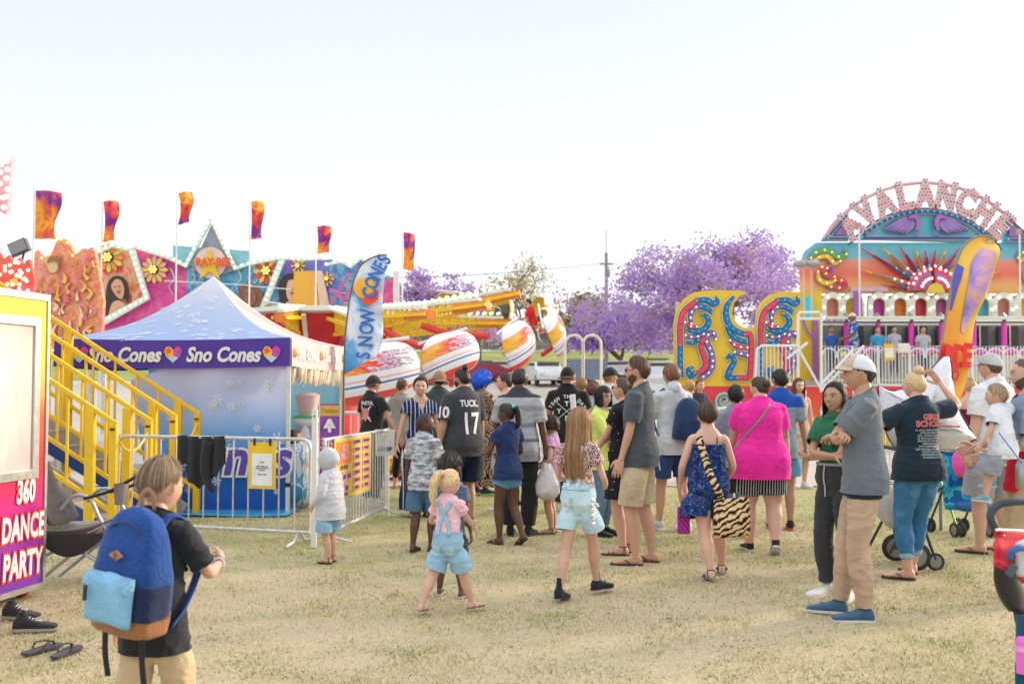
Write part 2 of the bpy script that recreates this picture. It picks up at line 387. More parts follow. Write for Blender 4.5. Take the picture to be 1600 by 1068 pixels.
def person(label,px,fy,H,face=0,child=0.0,fem=0,fat=1.0,skin=(.55,.32,.22),hairc=(.03,.02,.015),hair='short',top=None,bottom=None,shoes='sneaker',shoec=((.6,.6,.6),(.7,.7,.7),(.7,.7,.7)),Rh=None,Lh=None,Rp=None,Lp=None,rhand='relax',lhand='relax',rroll=0,lroll=0,Rf=None,Lf=None,head=(0,0),lean=0,side=0,twist=0,belly=0,beard=0,shades=0,glasses=0,cap=None,cat='person',loc=None,rz=None,lod=1.0,group=None,sit=0,smile=0,sh_up=(0,0),facehair=None,hairp=None,teeth=0):
 fat*=.92;c=child;base=loc if loc is not None else G(px,fy)
 root=empty('person',base,R(-face)if rz is None else rz,label,cat,group)
 hh=H*lerp(.134,.2,c);hipz=H*lerp(.515,.45,c);chz=H-hh;spz=chz-H*lerp(.035,.02,c)
 tl=chz-hipz-H*lerp(.022,.012,c)
 L1=(hipz-.052*H)*.512;L2=(hipz-.052*H)*.498
 sw=H*(.103-.012*fem-.006*c)*(1+(fat-1)*.35);hw=H*.046*(1+(fat-1)*.5)
 hip_h=[.073,.093+.008*fem,.09+.003*fem,.077-.009*fem,.087-.006*fem,(.094-.008*fem),.086-.007*fem,.064-.004*fem,.042,.031,.031]
 dep_h=[.055,.070+.004*fem,.064+.002*fem,.056-.004*fem,.066-.002*fem,.062,.05,.043,.034,.03,.03]
 if c:hip_h[3]+=.008*c;dep_h[3]+=.012*c
 offy=[0,-.010-.004*fem,-.006,0,.002,.0,-.004,-.007,-.008,-.004,.002]
 fmul=[fat,fat,fat**1.1,fat**1.25,fat**1.1,fat,fat**.7,fat**.5,fat**.4,fat**.3,fat**.3]
 P0=Vector((0,0,hipz))if not sit else Vector((0,0,sit))
 def TM(t):
  k=max(0,min(1,t/1.0))
  return Matrix.Translation(P0)@Matrix.Rotation(R(twist*k),4,'Z')@Matrix.Rotation(R(side*k),4,'Y')@Matrix.Rotation(R(-lean*k),4,'X')
 def tpt(x,y,t):return TM(t)@Vector((x,y,t*tl))
 def tor(t,fit=0.0,n=28,front=0.0,drop=0):
  w=max(t,0)if drop else t
  hx=interp(TOR,hip_h,w)*H*interp(TOR,fmul,t)+fit;hy=interp(TOR,dep_h,w)*H*interp(TOR,fmul,t)+fit
  oy=interp(TOR,offy,t)*H
  b=max(0,1-abs(t-.3)/.42)*belly*H+front
  ch=fem*H*.017*max(0,1-abs(t-.72)/.2)*(0 if c>.4 else 1)
  M=TM(t);ring=[]
  for j in range(n):
   a=2*pi*j/n;ca,sa=cos(a),sin(a);e=.85
   x=hx*abs(ca)**e*(1 if ca>0 else-1);y=hy*abs(sa)**e*(1 if sa>0 else-1)+oy
   if sa>0:y+=(b+ch)*sa
   ring.append(M@Vector((x,y,t*tl)))
  return ring
 J={}
 for s,sd in((1,'R'),(-1,'L')):
  up=sh_up[0 if s==1 else 1]*H
  J['sh'+sd]=tpt(s*sw,-.004*H,.905)+Vector((0,0,up))
  hip=P0+Vector((s*hw,0,-.01*H));J['hip'+sd]=hip
  ft={'R':Rf,'L':Lf}[sd]or(.055*fat,0,0,8,0)
  ft=tuple(ft)+(0,)*(5-len(ft));fx,fyy,fz,yaw,pit=ft
  ft_up=H*.15*.30
  ank=Vector((s*fx*H,fyy*H-.01*H,fz*H+H*.042))if True else 0
  kn,an=two_bone(hip,ank,L1,L2,(s*.12+sin(R(s*yaw))*.6,1,0));J['kn'+sd]=kn;J['an'+sd]=an
  J['ft'+sd]=(an-Vector((0,0,H*.042)),s*yaw,pit)
  tg={'R':Rh,'L':Lh}[sd]or(.155*fat**.7,.02,.455)
  tgt=Vector((s*tg[0]*H,tg[1]*H,tg[2]*H))if not sit or True else None
  pol={'R':Rp,'L':Lp}[sd]or(.5,-1,-.15)
  el,wr=two_bone(J['sh'+sd],tgt,H*.168,H*.145,(s*pol[0],pol[1],pol[2]));J['el'+sd]=el;J['wr'+sd]=wr
 nk=tpt(0,-.006*H,1.06);hd=tpt(0,.008*H,1.0);hb=nk+Vector((0,0,0))
 chin_c=tpt(0,.0,1.0)+TM(1).to_3x3()@Vector((0,0,chz-P0.z-tl))if not sit else tpt(0,0,1)+TM(1).to_3x3()@Vector((0,0,chz-hipz-tl))
 yaw,pit=head
 HM=Matrix.Translation(chin_c+Vector((0,.012*H,0)))@Matrix.Rotation(R(-yaw),4,'Z')@Matrix.Translation((0,0,.25*hh))@Matrix.Rotation(R(pit),4,'X')@Matrix.Translation((0,0,-.25*hh))@Matrix.Scale(hh,4)
 def leg_path(sd,s0,s1,n=12,ext=0.0):
  a,k,e=J['hip'+sd],J['kn'+sd],J['an'+sd];out=[]
  for i in range(n+1):
   s=lerp(s0,s1,i/n);p=a.lerp(k,s)if s<=1 else k+(e-k)*(s-1)
   if .85<s<1.15:q=a.lerp(k,.85).lerp(k+(e-k)*.15,(s-.85)/.3);p=p.lerp(q,.5)
   if s>1:p=p+Vector((0,-.006*H*sin(pi*(min(s,2)-1)),0))
   out.append((p,s))
  return out
 def arm_path(sd,s0,s1,n=12):
  a,k,e=J['sh'+sd],J['el'+sd],J['wr'+sd];out=[]
  for i in range(n+1):
   s=lerp(s0,s1,i/n);p=a.lerp(k,s)if s<=1 else k+(e-k)*(s-1)
   if .88<s<1.12:q=a.lerp(k,.88).lerp(k+(e-k)*.12,(s-.88)/.24);p=p.lerp(q,.5)
   out.append((p,s))
  return out
 af=fat**.8
 mb=MB()
 mb.loft([tor(t,-.004*H)for t in(-.12,-.05,.05,.2,.35,.5,.7,.86,.95,1.0,1.05,1.1,1.18,1.3)])
 nb=tpt(0,-.008*H,1.0);nt=HM@Vector((0,-.06,.22))
 mb.tube([nb,nb.lerp(nt,.5),nt],[H*.034*fat**.3,H*lerp(.0295,.027,fem)*lerp(1,1.05,c)*fat**.3,H*lerp(.030,.027,fem)*lerp(1,1.1,c)],16)
 for s,sd in((1,'R'),(-1,'L')):
  pts=arm_path(sd,0,2.04);mb.tube([p for p,q in pts],[interp(*ARM,q)*H*af*(1-.1*fem)*(1+.1*c)for p,q in pts],14)
  mb.ball(J['sh'+sd]+Vector((-s*.006*H,0,-.006*H)),H*.030*af,12,8)
  bare=shoes in('flipflop','sandal','bare')
  pts=leg_path(sd,0,2.0);mb.tube([p for p,q in pts],[interp(*LEG,q)*H*fat**(1 if q<1 else .7)*(1+.1*c)for p,q in pts],16)
 vox=H*.0062*lod if H>1.2 else H*.0075*lod
 me=remesh(mb,vox,4,.6);bv,bf=mesh_np(me);bpy.data.meshes.remove(me)
 vs=[bv];fs=list(bf);mi=[0]*len(bf);off=len(bv)
 def addv(v,f,m,M=None,flip=False):
  nonlocal off
  v=np.asarray(v,float)
  if M is not None:A=np.array(M);v=v@A[:3,:3].T+A[:3,3]
  vs.append(v);fs.extend(tuple(i+off for i in(q[::-1]if flip else q))for q in f);mi.extend(m);off+=len(v)
 ht=head_template(c,smile);addv(ht.v,ht.f,ht.m,HM)
 shoe_obj=[]
 for s,sd in((1,'R'),(-1,'L')):
  kind=rhand if s==1 else lhand;roll=rroll if s==1 else lroll
  el,wr=J['el'+sd],J['wr'+sd];d=(wr-el).normalized();hl=H*lerp(.104,.1,c)
  inn=Vector((-s,0,0));inn=(inn-d*inn.dot(d));inn=inn.normalized()if inn.length>.1 else Vector((0,0,-1))
  inn=Quaternion(d,R(s*roll))@inn
  zz=-inn;xx=d.cross(zz);xx=xx if True else xx
  M=Matrix(((xx.x,d.x,zz.x,wr.x),(xx.y,d.y,zz.y,wr.y),(xx.z,d.z,zz.z,wr.z),(0,0,0,1)))@Matrix.Scale(hl,4)
  want=Vector((0,1,.3))if abs(d.z)>.6 else Vector((0,.2,1))
  want=Quaternion(d,R(s*roll))@want
  fl=xx.dot(want)<0
  if fl:M=M@Matrix.Diagonal((-1,1,1,1))
  hv,hf=hand_template(kind);addv(hv,hf,[0]*len(hf),M,fl)
  J['hm'+sd]=M
  fp,fyaw,fpit=J['ft'+sd];fl_=H*lerp(.148,.145,c)
  FM=Matrix.Translation(fp)@Matrix.Rotation(R(-fyaw),4,'Z')@Matrix.Translation((0,0,.3*fl_))@Matrix.Rotation(R(-fpit),4,'X')@Matrix.Translation((0,.05*fl_,-.3*fl_))@Matrix.Diagonal((fl_*(-s),fl_,fl_,1))
  if bare:
   v,f=foot_template('bare');addv(v,f,[0]*len(f),FM,s==1)
  if shoes!='bare':
   v,f,m=foot_template(shoes);b=MB();b.v=[tuple(FM@Vector(q))for q in v];b.f=f;b.m=m
   if shoes in('flipflop','sandal'):shm=[plain(shoec[0],.7),plain(shoec[1],.6)]
   else:shm=[cloth(shoec[0]),plain(shoec[1],.6),cloth(shoec[2])]
   nm={'sneaker':'sneaker','canvas':'canvas_shoe','boot':'ankle_boot','flipflop':'flip_flop','sandal':'sandal'}[shoes]
   b.build(nm,shm,root,50)
 sk=skin_mat(skin);lip=plain(tuple(min(1,a*b)for a,b in zip(skin,(.95,.55,.55))),.4,var=.05)
 white=plain((.5,.47,.44),.25,var=.02);iris=plain((.03,.02,.015),.2,var=.02)
 ears=skin_mat(tuple(a*b for a,b in zip(skin,(.8,.62,.58))))
 body=np_mesh('body',np.concatenate(vs),fs,[sk,lip,hair_mat(tuple(x*.8 for x in hairc)),white,iris,ears],root,mi)
 ctx=dict(root=root,J=J,HM=HM,H=H,TM=TM,tl=tl,tor=tor,tpt=tpt,leg=leg_path,arm=arm_path,hh=hh,vox=vox,fat=fat,fem=fem,c=c,af=af,P0=P0,cl=[],hipz=hipz,sw=sw)
 if bottom:
  bottom=dict(bottom)
  if top and not top.get('tuck')and 'waist' not in bottom:bottom['waist']=top.get('hem',-.02)+.07
  if top and top.get('tuck'):bottom.setdefault('wfit',top.get('fit',.012)+.016)
  ctx['bottom']=make_bottom(ctx,**bottom)
 if top:
  top=dict(top);tk=top.pop('tuck',None)
  ctx['top']=make_top(ctx,under=(0 if tk else(bottom or{}).get('fit',.008)*.6),**top)
 if cap:hairp=dict(hairp or{},strands=0,thick=.03)
 if hair and hair!='none':make_hair(ctx,hair,hairc,**(hairp or{}))
 if beard:make_beard(ctx,hairc,beard)
 if cap:make_cap(ctx,**cap)
 if shades or glasses:make_glasses(ctx,shades)
 return ctx
def skin_mat(c):
 key=('skin',tuple(round(x,3)for x in c))
 if key in MATS:return MATS[key]
 t=NT('skin');v=t.coord();n=t.noise(v,7,4);n2=t.noise(v,60,3)
 a=t.ramp(n,[(.3,tuple(x*y for x,y in zip(c,(.93,.84,.8)))),(.7,tuple(min(1,x*1.06)for x in c))])
 t.col(t.mix(t.math('MULTIPLY',n2,.25),a,tuple(x*y for x,y in zip(c,(.95,.78,.72)))))
 t.bump(t.noise(v,240,3),.12,.003)
 t.b.inputs['Subsurface Weight'].default_value=.08;t.b.inputs['Subsurface Radius'].default_value=(.012,.005,.003);t.b.inputs['Subsurface Scale'].default_value=1.0
 m=t.fin(.5,0,.4);MATS[key]=m;return m
def hair_mat(c):
 key=('hair',tuple(round(x,4)for x in c))
 if key in MATS:return MATS[key]
 t=NT('hair');v=t.coord((1,1,.12));n=t.noise(v,130,3,.7);n2=t.noise(t.coord(),14,3)
 a=t.ramp(n,[(.3,tuple(x*.55 for x in c)),(.5,c),(.75,tuple(min(1,x*1.5+.01)for x in c))])
 t.col(t.mix(t.math('MULTIPLY',n2,.4),a,tuple(min(1,x*1.3)for x in c)))
 t.bump(n,.5,.006);m=t.fin(.48,0,.4);MATS[key]=m;return m
def hem_rolls(v,f,r=.0038):
 """a rolled, stitched edge along every open edge of the cloth"""
 cnt={}
 for q in f:
  for i in range(len(q)):
   a,b=q[i],q[(i+1)%len(q)];k=(a,b)if a<b else(b,a);cnt[k]=cnt.get(k,0)+1
 adj={}
 for(a,b),n in cnt.items():
  if n==1:adj.setdefault(a,[]).append(b);adj.setdefault(b,[]).append(a)
 seen=set();mb=MB()
 for s0 in list(adj):
  if s0 in seen or len(adj[s0])!=2:continue
  loop=[s0];seen.add(s0);cur=adj[s0][0]
  while cur not in seen and len(adj[cur])==2:
   loop.append(cur);seen.add(cur);nx=[x for x in adj[cur]if x not in seen]
   if not nx:break
   cur=nx[0]
  if len(loop)<14:continue
  p=v[loop]
  for _ in range(3):p=(np.roll(p,1,0)+np.roll(p,-1,0)+p)/3
  p=p[::2];mb.tube([tuple(x)for x in p]+[tuple(p[0])],r,6,cap=False)
 if mb.v:
  n=len(v);v=np.concatenate([v,np.array([tuple(x)for x in mb.v])]);f=list(f)+[tuple(i+n for i in q)for q in mb.f]
 return v,f
def finish_cloth(ctx,mb,name,mat,cuts=(),wr=.006,wfreq=(11,11,20),seed=0,vox=None,mats2=None,parent=None,smooth=4,keep=None,raised=None):
 me=remesh(mb,vox or ctx['vox']*1.15,smooth,.55)
 bm=bmesh.new();bm.from_mesh(me)
 for(p,n,c,r)in cuts:
  c=Vector(c);n=Vector(n)
  if r<0:
   fc=[];bm.normal_update()
   for f in bm.faces:
    q=f.calc_center_median()-c;a=q.dot(n)
    if-.016*ctx['H']<a<.03*ctx['H']and(q-n*a).length<-r and f.normal.dot(n)>.45:fc.append(f)
   vv=set(v for f in fc for v in f.verts)
   bmesh.ops.delete(bm,geom=fc,context='FACES')
   for v in vv:
    if v.is_valid and v.is_boundary:v.co=v.co-n*((v.co-c).dot(n))
   continue
  else:fc=[f for f in bm.faces if(f.calc_center_median()-c).length<r]
  ed=set(e for f in fc for e in f.edges);vv=set(v for f in fc for v in f.verts)
  bmesh.ops.bisect_plane(bm,geom=list(vv)+list(ed)+fc,plane_co=p,plane_no=n,clear_outer=True,dist=1e-5)
 bm.to_mesh(me);bm.free()
 v,f=mesh_np(me);nrm=me_normals(me)
 q=v*np.array(wfreq)/max(.6,ctx['H']/1.7)+seed*7.7
 w=(1-np.abs(vnoise(q+1.3*vnoise(v*5+seed)[:,None])))**2.5*1.6-.3
 w2=fbm(v*np.array([5,5,4])+seed*3.1,2)
 lim=1.0
 v=v+nrm*((w*.6+w2*.55)*wr*lim)[:,None]
 bpy.data.meshes.remove(me)
 v,f=hem_rolls(v,f)
 o=np_mesh(name,v,f,mat,parent or ctx['root'])
 ctx['cl'].append((o,v,f));return(o,v,f)
def make_top(ctx,mat,hem=-.02,sleeve=.55,fit=.012,flare=0.0,neck=1.06,name='t_shirt',wr=.008,strap=0,seed=1,low=None,bag=0.0,arms=None,neckcut=None,hemtilt=0.0,collar=None,cuff=None,under=0.0):
 H=ctx['H'];tor,J=ctx['tor'],ctx['J'];mb=MB();fitm=fit
 ts=np.linspace(hem-.06,.9,10).tolist()+[.97,1.03,1.09,1.14]
 if strap:ts=np.linspace(hem-.06,strap+.05,11).tolist()
 rings=[]
 for t in ts:
  k=max(0,min(1,(.75-t)/.75))
  rings.append(tor(t,fitm+(under+(.004*H if under>=0 else 0))*max(0,min(1,(.3-t)/.25))+flare*k+(bag+(.003 if ctx['fem']else .008)*H)*max(0,1-abs(t-.38)/.38)+(-.006*H if t>1.0 else 0),drop=1))
 mb.loft(rings)
 cuts=[]
 zh=ctx['tpt'](0,0,hem)
 cuts.append((zh,ctx['TM'](0 if hem<.2 else hem).to_3x3()@Vector((0,-sin(R(hemtilt)),-cos(R(hemtilt)))),zh,.28*H if H>1.2 else .3*H))
 if strap:
  zt=ctx['tpt'](0,0,strap);cuts.append((zt,Vector((0,0,1)),zt,.3*H))
 else:
  zt=ctx['tpt'](0,0,neck);cuts.append((zt,ctx['TM'](1).to_3x3()@Vector((0,.55,1)).normalized(),zt,.062*H*ctx['fat']**.4))
 if sleeve>0 and not strap:
  for i,sd in enumerate('RL'):
   sl=sleeve if not isinstance(sleeve,tuple)else sleeve[i]
   if not sl:continue
   pts=ctx['arm'](sd,-.1,sl,10 if sl<1 else 18)
   loose=.010*H if sl<1 else .005*H
   rr=[interp(*ARM,max(0,q))*H*ctx['af']+fitm*.7+loose*min(1,max(0,q)/.5)*(1 if sl<1 else .8)for p,q in pts]
   mb.tube([p for p,q in pts],rr,16)
   mb.ball(J['sh'+sd]+Vector((-(1 if sd=='R' else-1)*.008*H,0,-.005*H)),H*.0305*ctx['af']+fitm*.6,14,10)
   (p1,q1),(p2,q2)=ctx['arm'](sd,sl-.05,sl,1)
   cuts.append((p2,(p2-p1).normalized(),p2,-(rr[-1]*1.22+.004)))
 o=finish_cloth(ctx,mb,name,mat,cuts,wr,(10,10,17),seed)
 if collar:
  cb=MB();base=ctx['tpt'](0,-.006*H,1.08);rr=[]
  for i,(dz,r)in enumerate(((-.02,.052),(.012,.043),(.022,.041),(-.006,.056),(-.018,.06))):
   rr.append([ctx['TM'](1)@Vector((r*H*cos(2*pi*j/20),-.006*H+r*H*1.0*sin(2*pi*j/20)*.95,1.05*ctx['tl']+dz*H-(.012*H if sin(2*pi*j/20)>.5 else 0)))for j in range(21)])
  cb.loft(rr,cap=False,closed=False);cb.build('collar',collar,ctx['root'],180)
 if cuff:
  for i,sd in enumerate('RL'):
   sl=sleeve if not isinstance(sleeve,tuple)else sleeve[i]
   (p1,q1),(p2,q2)=ctx['arm'](sd,sl-.06,sl+.01,1);r=interp(*ARM,sl)*H*ctx['af']+fitm*.7+.010*H
   b=MB();b.tube([p1,p2],r+.003,18,cap=False);b.build('cuff',cuff,ctx['root'],60)
 return o
def make_bottom(ctx,mat,kind='pants',length=1.9,waist=.2,fit=.008,loose=.0,name=None,wr=.006,seed=2,cuff=None,hem=None,flare=.0,taper=0.0,crotch=-.14,belt=None,wfit=None):
 wfit=fit if wfit is None else wfit
 H=ctx['H'];tor,J=ctx['tor'],ctx['J'];mb=MB();fat=ctx['fat'];cuts=[]
 if kind in('pants','shorts'):
  mb.loft([tor(t,lerp(fit,wfit,max(0,min(1,t/.12))))for t in(crotch,-.06,0,.08,.15,waist,waist+.06)if t<=.08 or waist>.16 or t>=waist])
  zt=ctx['tpt'](0,0,waist);cuts.append((zt,Vector((0,0,1)),zt,.3*H))
  for sd in 'RL':
   pts=ctx['leg'](sd,-.05,length,18)
   def rad(q):
    q=max(0,q);r0=interp(*LEG,min(q,2))*H*fat**(1 if q<1 else .7)*(1+.1*ctx['c'])+fit
    return max(r0,r0*(1-.6*0)+loose*H*min(1,q/max(.3,length))*(1-taper*max(0,q-1)))
   if length<1.3 and fat<1.4:
    sg=1 if sd=='R' else-1;np_=[]
    for p,q in pts:
     need=rad(q)+.0035*H
     if q>.2 and sg*p.x<need:p=p+Vector((sg*(need-sg*p.x)*min(1,(q-.2)/.2),0,0))
     np_.append((p,q))
    pts=np_
   mb.tube([p for p,q in pts],[rad(q)for p,q in pts],18)
   p1,p2=pts[-2][0],pts[-1][0]
   cuts.append((p2,(p2-p1).normalized(),p2,-(rad(length)*1.25+.004)))
   if cuff:
    r=rad(length)+.004;a=J['kn'+sd]if length>1 else J['hip'+sd]
    (p1,q1),(p2,q2)=ctx['leg'](sd,length-.12,length+.0,1)
    b=MB();b.tube([p1,p1.lerp(p2,.5),p2],[r,r+.002,r+.001],20,cap=False);b.build('cuff',cuff,ctx['root'],180)
  freq=(12,12,18)
 else:
  kz=[J['hipR'].lerp(J['hipL'],.5),J['knR'].lerp(J['knL'],.5),J['anR'].lerp(J['anL'],.5)]
  rings=[tor(t,fit)for t in(waist+.06,waist,.08)]
  z0=ctx['P0'].z;zend=z0*(1-length/2*.96)-.02*H;n=12
  for i in range(n+1):
   z=lerp(z0*1.0,zend,i/n);k=(z0-z)/z0
   ks=min(2,k*2);m=kz[0].lerp(kz[1],min(1,ks))if ks<=1 else kz[1].lerp(kz[2],ks-1)
   dx=abs((J['hipR'].lerp(J['knR'],ks)if ks<=1 else J['knR'].lerp(J['anR'],ks-1)).x-m.x)
   dy=abs((J['hipR'].lerp(J['knR'],ks)if ks<=1 else J['knR'].lerp(J['anR'],ks-1)).y-m.y)
   hx=max(dx+interp(*LEG,ks)*H*fat+fit+.008*H,.098*H*fat)+flare*H*k;hy=dy+interp(*LEG,ks)*H*fat*1.1+fit+.012*H+flare*H*k*.8
   ring=[]
   for j in range(40):
    a=2*pi*j/40;w=1+.045*k*sin(a*9+seed)*(1 if flare else .3)
    ring.append(Vector((m.x+hx*w*cos(a),m.y-.006*H+hy*w*sin(a),z)))
   rings.append(ring)
  r3=[[Vector(r[int(j*len(r)/40)%len(r)])for j in range(40)]for r in rings[:3]]
  rings=[tor(t,wfit,40)for t in(waist+.06,waist,.08)]+rings[3:]
  mb.loft(rings)
  zt=ctx['tpt'](0,0,waist);cuts.append((zt,Vector((0,0,1)),zt,.3*H))
  zc=Vector((0,0,zend+.02*H));cuts.append((zc,Vector((0,0,-1)),zc,.45*H));freq=(20,20,3.5)
 nm=name or{'pants':'trousers','shorts':'shorts','skirt':'skirt'}[kind]
 o=finish_cloth(ctx,mb,nm,mat,cuts,wr,freq,seed)
 if belt:
  b=MB();rr=[[p for p in tor(t,fit+.008,32)]for t in(waist-.05,waist+.02)];b.loft(rr,cap=False);b.build('belt',belt,ctx['root'],180)
 return o
def decal(ctx,target,txt,mat,pos,dirn,size,name='printed_lettering',bold=.012,shear=0,line=1.0,sx=1.0,off=.004,up=(0,0,1),pre=None,polys=None,parent=None,align='CENTER'):
 """lettering laid on cloth: pos = local point outside, dirn = local direction towards the cloth"""
 o,v,f=target;bv=BVHTree.FromPolygons([tuple(x)for x in v],f)
 if polys is None:tv,tf=text_mesh(txt,size,bold*size,shear,0,align,sx=sx,line=line)
 else:
  tv=[(x,y,0)for pl in polys for x,y in pl];tf=[];k=0
  for pl in polys:tf.append(tuple(range(k,k+len(pl))));k+=len(pl)
 bm=bmesh.new();vv=[bm.verts.new(p)for p in tv]
 for q in tf:
  try:bm.faces.new([vv[i]for i in q])
  except ValueError:pass
 bmesh.ops.triangulate(bm,faces=bm.faces)
 for _ in range(3):
  es=[e for e in bm.edges if e.calc_length()>max(.02,size*.28)]
  if not es:break
  bmesh.ops.subdivide_edges(bm,edges=es,cuts=1);bmesh.ops.triangulate(bm,faces=bm.faces)
 d=Vector(dirn).normalized();x=d.cross(Vector(up)).normalized();y=x.cross(d)
 out=[]
 for p in bm.verts:
  w=Vector(pos)+x*p.co.x+y*p.co.y;hit,n,i,ds=bv.ray_cast(w,d,1.0)
  if hit is None:hit=w+d*.2;n=-d
  out.append(tuple(hit-d*off))
 for b_,q in zip(bm.verts,out):b_.co=q
 me=bpy.data.meshes.new(name);bm.to_mesh(me);bm.free();me.materials.append(mat)
 ob=bpy.data.objects.new(name,me);C.objects.link(ob);ob.parent=parent or o
 return ob
def hline(az,front=50,temple=22,ear=14,back=-32):
 a=abs(math.degrees(az));return interp([0,35,58,82,100,125,180],[front,front-3,temple+12,ear-4,ear,(ear+back)/2-4,back],a)
def make_hair(ctx,style,col,thick=.058,front=48,temple=22,ear=12,back=-34,length=1.0,mat=None,rough=.03,seed=1,band=None,curl=0.0,parting=0,spread=1.0,open_=72,strands=None,pos=None,name='hair',gray=None):
 HM=ctx['HM'];c=ctx['c'];rs=np.random.RandomState(seed*13+5);mb=MB();hh=ctx['hh']
 m=mat or hair_mat(col)
 def col_path(az,extra=0.0,n=18,ex_len=None,jit=0.0,lo=None):
  e1=R(hline(az,front,temple,ear,back)+jit)if lo is None else lo;pts=[]
  hang=style in('long','bob')and abs(math.degrees(az))>open_
  if hang:e1=R(-4)
  for i in range(n):
   k=i/(n-1);el=lerp(pi/2-.03,e1,k);p=head_pt(np.array([az]),np.array([el]),c)[0]
   ctr=np.array([0,-.02,.5]);d=p-ctr;d=d/np.linalg.norm(d)
   t=thick*(1-.75*max(0,(k-.55)/.45)**1.5)if not hang else thick*1.05
   if style in('afro','curly'):t=thick*(1-.5*max(0,(k-.75)/.25))
   if style=='buzz':t=.012
   if style=='tied':t=.022
   pts.append(p+d*(t+extra))
  if hang:
   q=pts[-1];L=length if ex_len is None else ex_len;s=14
   rad=q-np.array([0,0,q[2]])
   for i in range(1,s+1):
    k=i/s;w=1-.10*k*spread+.035*sin(k*7+az*3)
    pts.append(np.array([q[0]*w,q[1]*(1-.06*k)-(.24 if q[1]<0 else-.05)*min(1,k*L*1.1)**1.3,q[2]-L*k]))
  return pts
 na=92
 az=[-pi+2*pi*i/na for i in range(na)]
 grid=[]
 for a in az:
  L=length*(1+.06*rs.randn()*.5)if style in('long','bob')else None
  pts=col_path(a,0,18,L,rs.uniform(-2.5,2.5))
  ridge=rough*(math.sin(a*23+seed)*.35+rs.uniform(-.5,.5))
  out=[]
  for i,p in enumerate(pts):
   ctr=np.array([0,-.02,min(.5,p[2])]);d=p-ctr;d=d/(np.linalg.norm(d)+1e-9);out.append(p+d*ridge*min(1,i/5))
  grid.append(out)
 n=max(len(g)for g in grid)
 G2=[]
 for g in grid:
  while len(g)<n:g.append(g[-1]*.999)
  G2.append(g)
 arr=np.array(G2)
 if style in('afro','curly')or curl:
  am=curl or(.05 if style=='afro' else .04);flat=arr.reshape(-1,3);fr=9 if style=='afro' else 6
  dd=flat-np.array([0,-.02,.5]);dd/=np.linalg.norm(dd,axis=1)[:,None]
  flat=flat+dd*(fbm(flat*fr+seed,3)*am)[:,None];arr=flat.reshape(arr.shape)
 inner=arr[:,-1,:]*1.0
 ctr=np.array([0,-.02,.45])
 if style not in('long','bob'):inner=ctr+(inner-ctr)*.93
 arr=np.concatenate([arr,inner[:,None,:]],1);n+=1
 vs=arr.reshape(-1,3);V=[tuple(HM@Vector(p))for p in vs]
 long_=style in('long','bob')
 fs=[]
 for i in range(na):
  j=(i+1)%na
  la=math.degrees(abs(az[i]))>open_;lb=math.degrees(abs(az[j]))>open_
  for k in range(n-1):
   if long_ and k>=17 and(la!=lb):continue
   fs.append((i*n+k,i*n+k+1,j*n+k+1,j*n+k))
 mb.add(V,fs)
 top=tuple(i*n for i in range(na));mb.add([],[]);mb.f.append(top);mb.m.append(0)
 ns=strands if strands is not None else(520 if style in('long','bob')else 420)
 wd=.006
 if style not in('buzz','tied','afro','curly'):
  for _ in range(ns):
   a=rs.uniform(-pi,pi);L=length*rs.uniform(.75,1.06);ex=rs.uniform(-.004,.034)if rs.rand()<.93 else rs.uniform(.03,.075)
   pts=col_path(a,ex,9,L,rs.uniform(-9,6));pts=pts[rs.randint(0,4):]
   w0=rs.uniform(-.03,.03);ln=[]
   for i,p in enumerate(pts):
    q=p+np.array([w0*i/len(pts)*-p[1],w0*i/len(pts)*p[0],0]);ln.append(HM@Vector(q))
   vv=[]
   for i,q in enumerate(ln):
    d=(ln[min(i+1,len(ln)-1)]-ln[max(0,i-1)]).normalized();o_=(q-(HM@Vector((0,0,.5)))).normalized();sdv=d.cross(o_).normalized()*hh*wd*(1-.6*i/len(ln));vv+=[q-sdv,q+sdv]
   mb.add(vv,[(2*i,2*i+1,2*i+3,2*i+2)for i in range(len(ln)-1)],int(rs.rand()*3))
 elif style in('afro','curly'):
  for _ in range(ns*2):
   a=rs.uniform(-pi,pi);e1=R(hline(a,front,temple,ear,back));e=pi/2-(pi/2-e1)*rs.rand()**.8
   p=head_pt(np.array([a]),np.array([e]),c)[0];d=p-ctr;d/=np.linalg.norm(d);p=p+d*thick*rs.uniform(.75,1.05)
   r=.028*rs.uniform(.6,1.3)*(1.4 if style=='afro' else 1);u=np.cross(d,rs.randn(3));u/=np.linalg.norm(u);w=np.cross(d,u)
   pts=[HM@Vector(p+d*(r*1.1*sin(t))+u*r*cos(t)+w*.012*t)for t in np.linspace(0,5.2,7)]
   mb.tube(pts,hh*.008,3,cap=False)
 lt=m if mat else hair_mat(tuple(min(1,x*1.55+.012)for x in col));dk_=m if mat else hair_mat(tuple(x*.6 for x in col))
 o=mb.build(name,[m,lt,dk_],ctx['root'],180,recalc=False)
 return o
